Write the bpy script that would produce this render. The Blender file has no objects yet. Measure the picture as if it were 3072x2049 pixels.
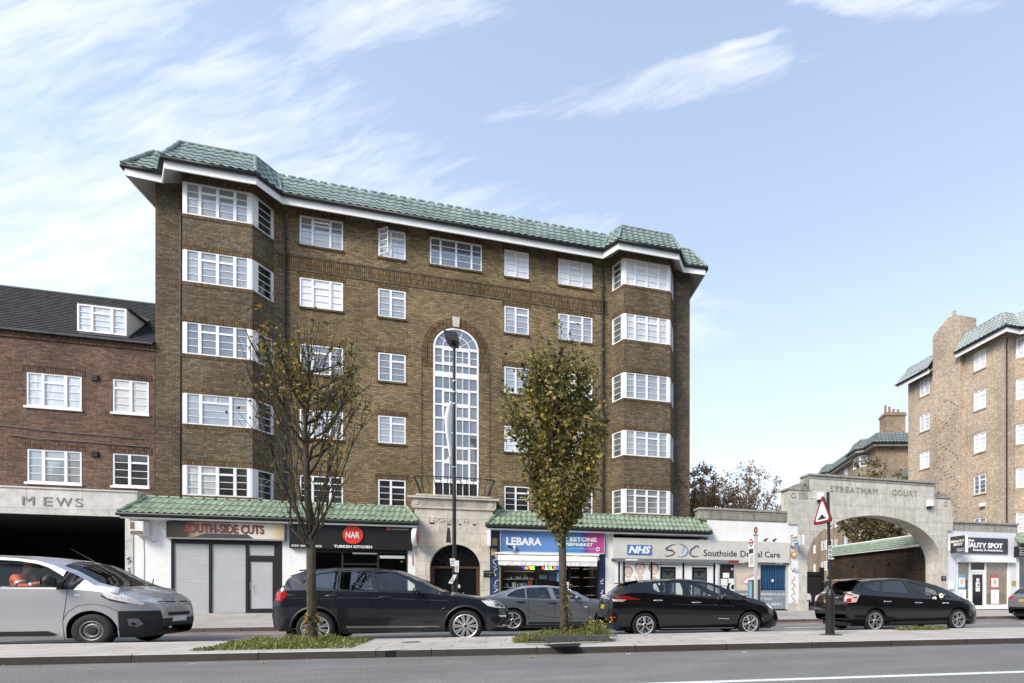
import bpy, bmesh, math, random
from mathutils import Vector, Matrix
from mathutils.geometry import tessellate_polygon
from mathutils.bvhtree import BVHTree
R_ = math.radians
PI = math.pi
scene = bpy.context.scene
COL = scene.collection

# ---------------------------------------------------------------- camera
cam = bpy.data.cameras.new('camera')
cam.sensor_width = 36.0
cam.lens = 36.0 * 1560.0 / 3072.0
cam.shift_x = -(1948.9 - 1536.0) / 3072.0
cam.shift_y = (1778.0 - 1024.5) / 3072.0
cam.clip_end = 2000.0
cam_o = bpy.data.objects.new('camera', cam)
COL.objects.link(cam_o)
cam_o.location = (2.241, -25.106, 1.15)
cam_o.rotation_euler = (R_(90), 0, R_(-15.307))
scene.camera = cam_o
scene.view_settings.view_transform = 'Standard'
scene.view_settings.look = 'None'
scene.view_settings.exposure = 0.90
scene.view_settings.gamma = 1.0

# ---------------------------------------------------------------- sky and sun
SUN_EL, SUN_AZ = R_(38), R_(232)          # azimuth clockwise from +Y: behind the camera, to the left
sl = bpy.data.lights.new('sun', 'SUN')
sl.energy = 2.3
sl.angle = R_(24)
sl.color = (1.0, 0.90, 0.76)
so = bpy.data.objects.new('sun', sl)
COL.objects.link(so)
sd = Vector((math.sin(SUN_AZ) * math.cos(SUN_EL), math.cos(SUN_AZ) * math.cos(SUN_EL), math.sin(SUN_EL)))
so.rotation_euler = (-sd).to_track_quat('-Z', 'Y').to_euler()
so.location = (0, -40, 60)


class NT:
    """tiny helper round a node tree"""
    def __init__(s, tree):
        s.t = tree; s.n = tree.nodes; s.l = tree.links

    def node(s, typ, **kw):
        n = s.n.new(typ)
        for k, v in kw.items():
            if k.startswith('i_'):
                key = k[2:]
                n.inputs[int(key) if key.isdigit() else key.replace('_', ' ')].default_value = v
            else:
                setattr(n, k, v)
        return n

    def link(s, a, b):
        s.l.new(a, b)

    def val(s, x, sock):
        if isinstance(x, (int, float)):
            sock.default_value = x
        else:
            s.l.new(x, sock)

    def math(s, op, a, b=0.0, c=0.0, clamp=False):
        n = s.n.new('ShaderNodeMath'); n.operation = op; n.use_clamp = clamp
        s.val(a, n.inputs[0]); s.val(b, n.inputs[1]); s.val(c, n.inputs[2])
        return n.outputs[0]

    def ramp(s, fac, stops, mode='LINEAR'):
        n = s.n.new('ShaderNodeValToRGB')
        n.color_ramp.interpolation = mode
        e = n.color_ramp.elements
        while len(e) < len(stops):
            e.new(0.5)
        for el, (p, c) in zip(e, stops):
            el.position = p
            el.color = (c, c, c, 1) if isinstance(c, (int, float)) else (c[0], c[1], c[2], 1)
        s.l.new(fac, n.inputs[0])
        return n.outputs[0]

    def mix(s, fac, a, b, mode='MIX'):
        n = s.n.new('ShaderNodeMix'); n.data_type = 'RGBA'; n.blend_type = mode
        s.val(fac, n.inputs[0])
        for x, k in ((a, 6), (b, 7)):
            if isinstance(x, (tuple, list)):
                n.inputs[k].default_value = (x[0], x[1], x[2], 1)
            elif isinstance(x, (int, float)):
                n.inputs[k].default_value = (x, x, x, 1)
            else:
                s.l.new(x, n.inputs[k])
        return n.outputs[2]

    def noise(s, vec, scale, detail=4.0, rough=0.55, dim='3D'):
        n = s.n.new('ShaderNodeTexNoise'); n.noise_dimensions = dim
        n.inputs['Scale'].default_value = scale
        n.inputs['Detail'].default_value = detail
        n.inputs['Roughness'].default_value = rough
        if vec is not None:
            s.l.new(vec, n.inputs['Vector'])
        return n.outputs[0]


world = bpy.data.worlds.new('World')
scene.world = world
world.use_nodes = True
w = NT(world.node_tree)
w.n.clear()
w_out = w.node('ShaderNodeOutputWorld')
w_bg = w.node('ShaderNodeBackground', i_Strength=0.122)
w.link(w_bg.outputs[0], w_out.inputs[0])
w_sky = w.node('ShaderNodeTexSky', sky_type='NISHITA', sun_disc=False, sun_elevation=SUN_EL, sun_rotation=SUN_AZ,
               air_density=1.0, dust_density=0.6, ozone_density=1.6)
tc = w.node('ShaderNodeTexCoord')
FW = (math.sin(R_(15.307)), math.cos(R_(15.307)), 0.0)
RT = (math.cos(R_(15.307)), -math.sin(R_(15.307)), 0.0)


def wdot(v):
    n = w.node('ShaderNodeVectorMath', operation='DOT_PRODUCT')
    w.link(tc.outputs['Generated'], n.inputs[0]); n.inputs[1].default_value = v
    return n.outputs['Value']


dz = wdot((0, 0, 1))
df = w.math('MAXIMUM', w.math('ABSOLUTE', wdot(FW)), 0.06)      # street-wards compass direction, same cloud field both ways
gx0 = w.math('DIVIDE', wdot(RT), df)
gy0 = w.math('DIVIDE', dz, df)
wc = w.node('ShaderNodeCombineXYZ'); w.link(gx0, wc.inputs[0]); w.link(gy0, wc.inputs[1])
wn = w.node('ShaderNodeTexNoise'); wn.inputs['Scale'].default_value = 3.2; wn.inputs['Detail'].default_value = 6.0; w.link(wc.outputs[0], wn.inputs['Vector'])
ws_ = w.node('ShaderNodeSeparateXYZ'); w.link(wn.outputs[1], ws_.inputs[0])
gx = w.math('ADD', gx0, w.math('MULTIPLY', w.math('SUBTRACT', ws_.outputs[0], 0.5), 0.16))
gy = w.math('ADD', gy0, w.math('MULTIPLY', w.math('SUBTRACT', ws_.outputs[1], 0.5), 0.07))


def cloud_field(angle, sx, sy, scale, seed, detail=9.0, rough=0.62):
    ca, sa = math.cos(angle), math.sin(angle)
    u = w.math('ADD', w.math('MULTIPLY', gx, ca), w.math('MULTIPLY', gy, sa))
    v = w.math('SUBTRACT', w.math('MULTIPLY', gy, ca), w.math('MULTIPLY', gx, sa))
    c = w.node('ShaderNodeCombineXYZ')
    w.link(w.math('MULTIPLY', u, sx), c.inputs[0]); w.link(w.math('MULTIPLY', v, sy), c.inputs[1])
    c.inputs[2].default_value = seed
    n = w.node('ShaderNodeTexNoise')
    n.inputs['Scale'].default_value = scale; n.inputs['Detail'].default_value = detail
    n.inputs['Roughness'].default_value = rough; n.inputs['Distortion'].default_value = 0.35
    w.link(c.outputs[0], n.inputs['Vector'])
    return n.outputs[0]


def bank(cx, cy, ang, rx, ry, soft=1.0):
    """soft elliptical bank of cloud round a compass direction"""
    ca, sa = math.cos(ang), math.sin(ang)
    a = w.math('SUBTRACT', gx, cx); b = w.math('SUBTRACT', gy, cy)
    u = w.math('DIVIDE', w.math('ADD', w.math('MULTIPLY', a, ca), w.math('MULTIPLY', b, sa)), rx)
    v = w.math('DIVIDE', w.math('SUBTRACT', w.math('MULTIPLY', b, ca), w.math('MULTIPLY', a, sa)), ry)
    r2 = w.math('ADD', w.math('MULTIPLY', u, u), w.math('MULTIPLY', v, v))
    return w.math('MAXIMUM', w.math('SUBTRACT', 1.0, w.math('POWER', r2, soft)), 0.0)


streak = cloud_field(R_(14), 0.75, 3.2, 2.6, 3.1)
fine = cloud_field(R_(24), 1.6, 7.0, 3.5, 8.7)
puff = cloud_field(R_(5), 1.3, 2.4, 2.2, 5.5)
tex = w.math('ADD', w.math('ADD', w.math('MULTIPLY', streak, 0.85), w.math('MULTIPLY', fine, 0.65)), w.math('MULTIPLY', puff, 0.5))
# banks: (gx, gy) measured in the plane square to the street view, 1560 px = 1
BANKS = [(-1.15, 0.62, 0.10, 0.62, 0.42), (-0.62, 0.72, -0.12, 0.62, 0.24), (-0.30, 0.56, -0.12, 0.62, 0.14), (-0.85, 0.95, 0.15, 0.5, 0.2),
         (-0.01, 0.98, 0.20, 0.40, 0.062), (0.17, 1.05, 0.3, 0.14, 0.02), (-0.52, 1.12, 0.30, 0.34, 0.09), (0.40, 1.15, -0.10, 0.34, 0.055), (-1.25, 1.02, 0.3, 0.5, 0.2),
         (0.0, 0.57, -0.06, 0.26, 0.03)]
mask = None
for b_ in BANKS:
    m_ = bank(*b_)
    mask = m_ if mask is None else w.math('MAXIMUM', mask, m_)
cl = w.math('ADD', w.math('SUBTRACT', tex, 1.16), w.math('MULTIPLY', mask, 0.44))
cl = w.ramp(cl, [(0.0, 0.0), (0.16, 0.24), (0.40, 0.66), (0.75, 0.92)], 'B_SPLINE')
haze_b = w.ramp(dz, [(0.0, 1.0), (0.10, 0.92), (0.30, 0.50), (0.55, 0.22), (1.0, 0.06)])
sky_c = w.mix(1.0, w_sky.outputs[0], (1.24, 1.34, 1.38), 'MULTIPLY')
sky_c = w.mix(0.14, sky_c, (4.6, 5.0, 5.4))
sky_c = w.mix(haze_b, sky_c, (4.75, 5.0, 5.4))
sky_c = w.mix(cl, sky_c, (5.3, 5.4, 5.6))
w.link(sky_c, w_bg.inputs[0])

# ---------------------------------------------------------------- materials
MATS = {}


def mat(name, col=(0.5, 0.5, 0.5), rough=0.6, metal=0.0, var=0.12, vscale=3.0, bump=0.0, bscale=40.0, coat=0.0, emit=None, estr=0.0, streaks=0.0, spec=0.5):
    """plain surface with procedural mottling, optional rain streaks and bump"""
    m = bpy.data.materials.new(name); m.use_nodes = True
    t = NT(m.node_tree); b = t.n['Principled BSDF']
    b.inputs['Roughness'].default_value = rough
    b.inputs['Metallic'].default_value = metal
    b.inputs['Coat Weight'].default_value = coat
    b.inputs['Coat Roughness'].default_value = 0.05
    b.inputs['Specular IOR Level'].default_value = spec
    b.inputs['Base Color'].default_value = (*col, 1)
    oc = t.node('ShaderNodeTexCoord').outputs['Object']
    if var > 0:
        n = t.noise(oc, vscale, 6.0, 0.65)
        f = t.ramp(n, [(0.25, 1.0 - var), (0.75, 1.0 + var)])
        c = t.mix(1.0, col, f, 'MULTIPLY')
        if streaks > 0:
            mp = t.node('ShaderNodeMapping'); mp.inputs['Scale'].default_value = (5.0, 5.0, 0.35)
            t.link(oc, mp.inputs[0])
            s2 = t.ramp(t.noise(mp.outputs[0], 1.6, 7.0, 0.7), [(0.48, 0.0), (0.75, 1.0)])
            c = t.mix(t.math('MULTIPLY', s2, streaks), c, tuple(x * 0.30 for x in col))
        t.link(c, b.inputs['Base Color'])
    if bump > 0:
        bn = t.node('ShaderNodeBump'); bn.inputs['Strength'].default_value = bump; bn.inputs['Distance'].default_value = 0.02
        t.link(t.noise(oc, bscale, 5.0, 0.6), bn.inputs['Height'])
        t.link(bn.outputs[0], b.inputs['Normal'])
    if emit:
        b.inputs['Emission Color'].default_value = (*emit, 1)
        b.inputs['Emission Strength'].default_value = estr
    MATS[name] = m
    return m


def wall_uv(t):
    """horizontal run and height as brick coordinates, whichever way the wall faces"""
    tcn = t.node('ShaderNodeTexCoord')
    s1 = t.node('ShaderNodeSeparateXYZ'); t.link(tcn.outputs['Object'], s1.inputs[0])
    s2 = t.node('ShaderNodeSeparateXYZ'); t.link(tcn.outputs['Normal'], s2.inputs[0])
    side = t.math('GREATER_THAN', t.math('ABSOLUTE', s2.outputs[0]), t.math('ABSOLUTE', s2.outputs[1]))
    u = t.math('ADD', t.math('MULTIPLY', s1.outputs[0], t.math('SUBTRACT', 1.0, side)), t.math('MULTIPLY', s1.outputs[1], side))
    return tcn.outputs['Object'], u, s1.outputs[2]


def bricks(name, c1, c2, mortar, bw=0.225, bh=0.075, ms=0.011, stain=0.45, soldier=False, patch=None, speck=0.35):
    m = bpy.data.materials.new(name); m.use_nodes = True
    t = NT(m.node_tree); b = t.n['Principled BSDF']
    b.inputs['Roughness'].default_value = 0.9
    b.inputs['Specular IOR Level'].default_value = 0.2
    oc, u, v = wall_uv(t)
    cmb = t.node('ShaderNodeCombineXYZ')
    t.link(v if soldier else u, cmb.inputs[0]); t.link(u if soldier else v, cmb.inputs[1])
    br = t.node('ShaderNodeTexBrick')
    br.offset = 0.0 if soldier else 0.5
    br.inputs['Scale'].default_value = 1.0
    br.inputs['Mortar Size'].default_value = ms
    br.inputs['Mortar Smooth'].default_value = 0.3
    br.inputs['Bias'].default_value = 0.0
    br.inputs['Brick Width'].default_value = bw
    br.inputs['Row Height'].default_value = bh
    br.inputs['Color1'].default_value = (*c1, 1); br.inputs['Color2'].default_value = (*c2, 1); br.inputs['Mortar'].default_value = (*mortar, 1)
    t.link(cmb.outputs[0], br.inputs['Vector'])
    c = br.outputs['Color']
    c = t.mix(1.0, c, t.ramp(t.noise(oc, 9.0, 4.0, 0.7), [(0.3, 1 - speck), (0.7, 1 + speck)]), 'MULTIPLY')
    big = t.noise(oc, 0.42, 5.0, 0.6)
    c = t.mix(1.0, c, t.ramp(big, [(0.3, 1.0 - stain), (0.6, 1.08)]), 'MULTIPLY')
    mp = t.node('ShaderNodeMapping'); mp.inputs['Scale'].default_value = (1.2, 1.2, 0.18); t.link(oc, mp.inputs[0])
    st = t.ramp(t.noise(mp.outputs[0], 1.1, 6.0, 0.65), [(0.5, 0.0), (0.72, 1.0)])
    c = t.mix(t.math('MULTIPLY', st, 0.35), c, tuple(x * 0.45 for x in c2))
    if patch:
        pn = t.ramp(t.noise(oc, 0.3, 3.0, 0.5), [(0.52, 0.0), (0.66, 1.0)])
        c = t.mix(t.math('MULTIPLY', pn, 0.5), c, t.mix(1.0, c, patch, 'MULTIPLY'))
    t.link(c, b.inputs['Base Color'])
    bn = t.node('ShaderNodeBump'); bn.inputs['Strength'].default_value = 0.35; bn.inputs['Distance'].default_value = 0.012
    t.link(t.math('SUBTRACT', 1.0, br.outputs['Fac']), bn.inputs['Height']); t.link(bn.outputs[0], b.inputs['Normal'])
    MATS[name] = m
    return m


def stone(name, col, bw=0.9, bh=0.45, joint=0.6, streaks=0.5):
    """ashlar with fine joints, blotches and rain streaks"""
    m = bpy.data.materials.new(name); m.use_nodes = True
    t = NT(m.node_tree); b = t.n['Principled BSDF']
    b.inputs['Roughness'].default_value = 0.85; b.inputs['Specular IOR Level'].default_value = 0.25
    oc, u, v = wall_uv(t)
    cmb = t.node('ShaderNodeCombineXYZ'); t.link(u, cmb.inputs[0]); t.link(v, cmb.inputs[1])
    br = t.node('ShaderNodeTexBrick')
    br.inputs['Scale'].default_value = 1.0; br.inputs['Mortar Size'].default_value = 0.012; br.inputs['Brick Width'].default_value = bw; br.inputs['Row Height'].default_value = bh
    br.inputs['Color1'].default_value = (*[x * 1.05 for x in col], 1); br.inputs['Color2'].default_value = (*[x * 0.92 for x in col], 1)
    br.inputs['Mortar'].default_value = (*[x * (1 - joint) for x in col], 1)
    t.link(cmb.outputs[0], br.inputs['Vector'])
    c = t.mix(1.0, br.outputs['Color'], t.ramp(t.noise(oc, 2.2, 7.0, 0.7), [(0.25, 0.68), (0.7, 1.12)]), 'MULTIPLY')
    mp = t.node('ShaderNodeMapping'); mp.inputs['Scale'].default_value = (4.0, 4.0, 0.4); t.link(oc, mp.inputs[0])
    st = t.ramp(t.noise(mp.outputs[0], 1.3, 7.0, 0.7), [(0.47, 0.0), (0.75, 1.0)])
    c = t.mix(t.math('MULTIPLY', st, streaks), c, tuple(x * 0.28 for x in col))
    t.link(c, b.inputs['Base Color'])
    bn = t.node('ShaderNodeBump'); bn.inputs['Strength'].default_value = 0.3; bn.inputs['Distance'].default_value = 0.01
    t.link(t.noise(oc, 30.0, 5.0, 0.6), bn.inputs['Height']); t.link(bn.outputs[0], b.inputs['Normal'])
    MATS[name] = m
    return m


def pane(name, deep, light, refl=0.22, vert=0.0, amount=0.5):
    """window glass over a dim room: net curtain, blind or reflected sky tones in its colour plus a mirror layer"""
    m = bpy.data.materials.new(name); m.use_nodes = True
    t = NT(m.node_tree); t.n.clear()
    out = t.node('ShaderNodeOutputMaterial')
    oc = t.node('ShaderNodeTexCoord').outputs['Object']
    mp = t.node('ShaderNodeMapping'); mp.inputs['Scale'].default_value = (1, 1, 0.12 if vert else 1.0); t.link(oc, mp.inputs[0])
    n = t.noise(mp.outputs[0], 14.0 if vert else 0.9, 3.0, 0.55)
    c = t.mix(t.ramp(n, [(0.5 - 0.24, 0.0), (0.5 + 0.24, 1.0)]), deep, light)
    d = t.node('ShaderNodeBsdfDiffuse'); t.link(c, d.inputs[0])
    g = t.node('ShaderNodeBsdfGlossy', i_Roughness=0.04); g.inputs[0].default_value = (0.9, 0.95, 1.0, 1)
    bn = t.node('ShaderNodeBump'); bn.inputs['Strength'].default_value = 0.06; bn.inputs['Distance'].default_value = 0.02
    t.link(t.noise(oc, 1.7, 2.0), bn.inputs['Height']); t.link(bn.outputs[0], g.inputs['Normal'])
    lw = t.node('ShaderNodeFresnel', i_IOR=1.5)
    f = t.math('ADD', lw.outputs[0], refl, clamp=True)
    mx = t.node('ShaderNodeMixShader'); t.link(f, mx.inputs[0]); t.link(d.outputs[0], mx.inputs[1]); t.link(g.outputs[0], mx.inputs[2])
    t.link(mx.outputs[0], out.inputs[0])
    MATS[name] = m
    return m


def clear_glass(name, tint=(0.75, 0.8, 0.8), refl=0.06):
    m = bpy.data.materials.new(name); m.use_nodes = True
    t = NT(m.node_tree); t.n.clear()
    out = t.node('ShaderNodeOutputMaterial')
    tr = t.node('ShaderNodeBsdfTransparent'); tr.inputs[0].default_value = (*tint, 1)
    g = t.node('ShaderNodeBsdfGlossy', i_Roughness=0.02)
    ge = t.node('ShaderNodeNewGeometry'); dt = t.node('ShaderNodeVectorMath', operation='DOT_PRODUCT')
    t.link(ge.outputs['Normal'], dt.inputs[0]); t.link(ge.outputs['Incoming'], dt.inputs[1])
    c5 = t.math('POWER', t.math('SUBTRACT', 1.0, t.math('ABSOLUTE', dt.outputs['Value']), clamp=True), 5.0)
    f = t.math('ADD', t.math('MULTIPLY', c5, 0.9), 0.04 + refl, clamp=True)
    mx = t.node('ShaderNodeMixShader'); t.link(f, mx.inputs[0]); t.link(tr.outputs[0], mx.inputs[1]); t.link(g.outputs[0], mx.inputs[2])
    t.link(mx.outputs[0], out.inputs[0])
    MATS[name] = m
    return m


def leaves_mat(name, stops, trans=0.3):
    """each leaf its own tone, from the random number of its mesh island"""
    m = bpy.data.materials.new(name); m.use_nodes = True
    t = NT(m.node_tree); b = t.n['Principled BSDF']
    b.inputs['Roughness'].default_value = 0.6
    g = t.node('ShaderNodeNewGeometry')
    oc = t.node('ShaderNodeTexCoord').outputs['Object']
    f = t.math('ADD', t.math('MULTIPLY', g.outputs['Random Per Island'], 0.72), t.math('MULTIPLY', t.noise(oc, 1.9, 2.0), 0.34))
    c = t.ramp(f, stops)
    t.link(c, b.inputs['Base Color'])
    tl = t.node('ShaderNodeBsdfTranslucent'); t.link(c, tl.inputs[0])
    mx = t.node('ShaderNodeMixShader'); mx.inputs[0].default_value = trans
    t.link(b.outputs[0], mx.inputs[1]); t.link(tl.outputs[0], mx.inputs[2])
    t.link(mx.outputs[0], t.n['Material Output'].inputs[0])
    MATS[name] = m
    return m


# ---------------------------------------------------------------- mesh helpers
class MB:
    """collects shapes for ONE mesh object"""
    def __init__(s, xf=None):
        s.v = []; s.f = []; s.xf = xf

    def add(s, vs, fs):
        o = len(s.v)
        for p in vs:
            p = Vector(p)
            s.v.append(s.xf(p) if s.xf else p)
        s.f += [tuple(i + o for i in f) for f in fs]
        return s

    def box(s, x0, x1, y0, y1, z0, z1):
        if x0 > x1: x0, x1 = x1, x0
        if y0 > y1: y0, y1 = y1, y0
        if z0 > z1: z0, z1 = z1, z0
        return s.add([(x0, y0, z0), (x1, y0, z0), (x1, y1, z0), (x0, y1, z0), (x0, y0, z1), (x1, y0, z1), (x1, y1, z1), (x0, y1, z1)],
                     [(0, 3, 2, 1), (4, 5, 6, 7), (0, 1, 5, 4), (1, 2, 6, 5), (2, 3, 7, 6), (3, 0, 4, 7)])

    def bbox(s, x0, x1, y0, y1, z0, z1, b=0.01):
        """box with chamfered edges"""
        bm = bmesh.new()
        bmesh.ops.create_cube(bm, size=1.0)
        for v in bm.verts:
            v.co = Vector(((x0 + x1) / 2 + v.co.x * (x1 - x0), (y0 + y1) / 2 + v.co.y * (y1 - y0), (z0 + z1) / 2 + v.co.z * (z1 - z0)))
        bmesh.ops.bevel(bm, geom=list(bm.edges), offset=b, segments=2, affect='EDGES', profile=0.6)
        bm.verts.index_update()
        s.add([v.co for v in bm.verts], [[v.index for v in f.verts] for f in bm.faces])
        bm.free()
        return s

    def prism(s, pts, h0, h1, axis='y'):
        """2-D outline pushed along an axis: 'y' -> (x,z) outline, 'z' -> (x,y) outline, 'x' -> (y,z) outline"""
        n = len(pts)
        def P(p, h):
            return {'y': (p[0], h, p[1]), 'z': (p[0], p[1], h), 'x': (h, p[0], p[1])}[axis]
        vs = [P(p, h0) for p in pts] + [P(p, h1) for p in pts]
        tri = tessellate_polygon([[Vector((p[0], p[1], 0)) for p in pts]])
        fs = [tuple(t) for t in tri] + [tuple(n + i for i in reversed(t)) for t in tri]
        fs += [(i, (i + 1) % n, n + (i + 1) % n, n + i) for i in range(n)]
        return s.add(vs, fs)

    def sheet(s, outer, holes, y):
        """flat (x,z) polygon with holes at depth y"""
        allp = [[Vector((p[0], p[1], 0)) for p in outer]] + [[Vector((p[0], p[1], 0)) for p in h] for h in holes]
        tri = tessellate_polygon(allp)
        flat = [p for l in allp for p in l]
        return s.add([(p.x, y, p.y) for p in flat], [tuple(t) for t in tri])

    def tube(s, pts, rad, n=8, cap=True):
        pts = [Vector(p) for p in pts]
        rads = rad if isinstance(rad, (list, tuple)) else [rad] * len(pts)
        vs = []; fs = []
        up = None
        for i, p in enumerate(pts):
            a = pts[max(0, i - 1)]; b = pts[min(len(pts) - 1, i + 1)]
            d = (b - a)
            d = d.normalized() if d.length > 1e-9 else Vector((0, 0, 1))
            if up is None:
                up = d.orthogonal().normalized()
            up = (up - d * up.dot(d))
            up = up.normalized() if up.length > 1e-6 else d.orthogonal().normalized()
            sd_ = d.cross(up)
            for k in range(n):
                a_ = 2 * PI * k / n
                vs.append(p + (up * math.cos(a_) + sd_ * math.sin(a_)) * rads[i])
        for i in range(len(pts) - 1):
            for k in range(n):
                fs.append((i * n + k, i * n + (k + 1) % n, (i + 1) * n + (k + 1) % n, (i + 1) * n + k))
        if cap:
            fs.append(tuple(reversed(range(n)))); fs.append(tuple((len(pts) - 1) * n + k for k in range(n)))
        return s.add(vs, fs)

    def lathe(s, prof, c=(0, 0, 0), n=24, axis='z', a0=0.0, a1=2 * PI):
        """prof: (radius, height) pairs turned round an axis"""
        vs = []; fs = []
        full = abs(a1 - a0 - 2 * PI) < 1e-6
        m = n if full else n + 1
        for r, h in prof:
            for k in range(m):
                a = a0 + (a1 - a0) * k / n
                p = (r * math.cos(a), r * math.sin(a), h)
                if axis == 'y': p = (p[0], h, p[1])
                if axis == 'x': p = (h, p[0], p[1])
                vs.append((p[0] + c[0], p[1] + c[1], p[2] + c[2]))
        for i in range(len(prof) - 1):
            for k in range(n if full else n):
                k2 = (k + 1) % m if full else k + 1
                fs.append((i * m + k, i * m + k2, (i + 1) * m + k2, (i + 1) * m + k))
        return s.add(vs, fs)

    def ball(s, c, r, n=10, squash=(1, 1, 1)):
        prof = [(max(1e-4, math.sin(PI * i / n)) * r, -math.cos(PI * i / n) * r) for i in range(n + 1)]
        o = len(s.v)
        s.lathe(prof, (0, 0, 0), n * 2)
        xf = s.xf
        for i in range(o, len(s.v)):
            p = s.v[i]
            s.v[i] = Vector((p.x * squash[0] + c[0], p.y * squash[1] + c[1], p.z * squash[2] + c[2]))
        return s

    def build(s, name, m, parent=None, smooth=False, angle=None):
        me = bpy.data.meshes.new(name)
        off = parent_origin(parent)
        me.from_pydata([tuple(v - off) for v in s.v], [], s.f)
        me.validate(clean_customdata=False)
        if m:
            me.materials.append(m if not isinstance(m, str) else MATS[m])
        if smooth:
            me.shade_smooth()
            if angle:
                me.set_sharp_from_angle(angle=R_(angle))
        o = bpy.data.objects.new(name, me)
        COL.objects.link(o)
        if parent:
            o.parent = parent
        me.update()
        return o


def parent_origin(p):
    """world origin of an unrotated parent chain (cars build in their own space with frame=True)"""
    v = Vector((0, 0, 0))
    while p is not None:
        if p.get('own_frame'):
            return v
        v = v + Vector(p.location)
        p = p.parent
    return v


def tag(o, label=None, cat=None, group=None, kind=None):
    if label: o['label'] = label
    if cat: o['category'] = cat
    if group: o['group'] = group
    if kind: o['kind'] = kind
    return o


def thing(name, label, cat, loc=(0, 0, 0), group=None, rz=0.0, own=False):
    o = bpy.data.objects.new(name, None)
    o.empty_display_size = 0.3
    o.location = loc; o.rotation_euler = (0, 0, rz)
    COL.objects.link(o)
    if own: o['own_frame'] = True
    return tag(o, label, cat, group)


def struct(name, mb, m, label=None, **k):
    return tag(mb.build(name, m, **k), label, None, None, 'structure')


def copy_tree(o, parent=None):
    c = o.copy(); COL.objects.link(c)
    if parent: c.parent = parent
    for ch in list(o.children):
        copy_tree(ch, c)
    return c


FONT_CACHE = {}


def lettering(mb, s, x0, x1, z0, z1, y, depth=0.012, bold=0.0, shear=0.0, spacing=1.0, basis=None):
    """text fitted into a rectangle of the plane y (facing -Y), extruded towards the viewer; basis maps (u,d,z) when the plane is turned"""
    cu = bpy.data.curves.new('lettering', 'FONT')
    cu.body = s; cu.size = 1.0; cu.extrude = 0.5; cu.offset = bold; cu.shear = shear; cu.space_character = spacing
    cu.resolution_u = 3
    ob = bpy.data.objects.new('lettering', cu)
    COL.objects.link(ob)
    dg = bpy.context.evaluated_depsgraph_get()
    me = ob.evaluated_get(dg).to_mesh()
    vs = [v.co.copy() for v in me.vertices]; fs = [tuple(p.vertices) for p in me.polygons]
    ob.evaluated_get(dg).to_mesh_clear()
    bpy.data.objects.remove(ob); bpy.data.curves.remove(cu)
    if not vs:
        return mb
    ax, bx = min(v.x for v in vs), max(v.x for v in vs)
    az, bz = min(v.y for v in vs), max(v.y for v in vs)
    out = []
    for v in vs:
        u = x0 + (v.x - ax) / (bx - ax) * (x1 - x0)
        z = z0 + (v.y - az) / max(1e-6, bz - az) * (z1 - z0)
        d = y - depth * (v.z + 0.5)
        out.append(basis(u, d, z) if basis else (u, d, z))
    return mb.add(out, [tuple(f) for f in fs])


def lerp(a, b, t): return a + (b - a) * t


def interp(pts):
    def f(x):
        if x <= pts[0][0]: return pts[0][1]
        for (xa, za), (xb, zb) in zip(pts, pts[1:]):
            if x <= xb:
                return lerp(za, zb, (x - xa) / (xb - xa)) if xb > xa else zb
        return pts[-1][1]
    return f


rnd = random.Random(7)

# colours of the place
mat('white_paint', (0.80, 0.80, 0.79), 0.55, var=0.05, vscale=2.0)
mat('window_white', (0.82, 0.82, 0.82), 0.4, var=0.03)
mat('white_render', (0.78, 0.78, 0.77), 0.75, var=0.08, vscale=1.4, bump=0.15, streaks=0.10)
mat('white_brickwork', (0.76, 0.75, 0.73), 0.8, var=0.12, vscale=6.0, bump=0.3, bscale=25, streaks=0.22)
mat('black_frame', (0.012, 0.012, 0.013), 0.4, var=0.1)
mat('black_metal', (0.015, 0.015, 0.016), 0.45, var=0.2, vscale=8)
mat('gutter_black', (0.012, 0.012, 0.012), 0.5, var=0.1)
mat('grey_metal', (0.30, 0.31, 0.32), 0.45, metal=0.6, var=0.15, vscale=6)
mat('pole_grey', (0.52, 0.53, 0.53), 0.5, var=0.1)
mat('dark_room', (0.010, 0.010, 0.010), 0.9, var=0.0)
mat('shop_dark', (0.02, 0.019, 0.018), 0.8, var=0.3, vscale=2)
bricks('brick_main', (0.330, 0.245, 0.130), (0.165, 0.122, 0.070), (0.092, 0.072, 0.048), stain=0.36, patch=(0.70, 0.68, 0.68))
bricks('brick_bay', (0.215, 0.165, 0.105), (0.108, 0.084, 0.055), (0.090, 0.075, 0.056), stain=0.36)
bricks('brick_soldier', (0.225, 0.150, 0.075), (0.11, 0.072, 0.038), (0.05, 0.038, 0.026), soldier=True, ms=0.014, stain=0.3)
bricks('brick_red', (0.215, 0.130, 0.092), (0.110, 0.070, 0.053), (0.12, 0.088, 0.068), stain=0.35)
bricks('brick_red_soldier', (0.20, 0.115, 0.075), (0.10, 0.060, 0.042), (0.05, 0.036, 0.028), soldier=True, ms=0.014)
bricks('brick_wing', (0.60, 0.49, 0.37), (0.42, 0.335, 0.25), (0.36, 0.30, 0.24), stain=0.22, ms=0.014)  # washed-out glare over the right block is put into this paler sandy brick
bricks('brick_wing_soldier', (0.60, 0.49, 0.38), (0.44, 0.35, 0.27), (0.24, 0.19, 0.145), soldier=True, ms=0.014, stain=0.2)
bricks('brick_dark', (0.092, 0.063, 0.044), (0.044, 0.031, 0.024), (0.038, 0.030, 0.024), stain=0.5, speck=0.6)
bricks('brick_court', (0.44, 0.335, 0.235), (0.27, 0.20, 0.145), (0.22, 0.175, 0.135), stain=0.3)
stone('portland', (0.60, 0.555, 0.47), 1.1, 0.62, joint=0.35, streaks=0.30)
stone('arch_stone', (0.60, 0.575, 0.515), 1.25, 0.72, joint=0.35, streaks=0.42)
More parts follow.
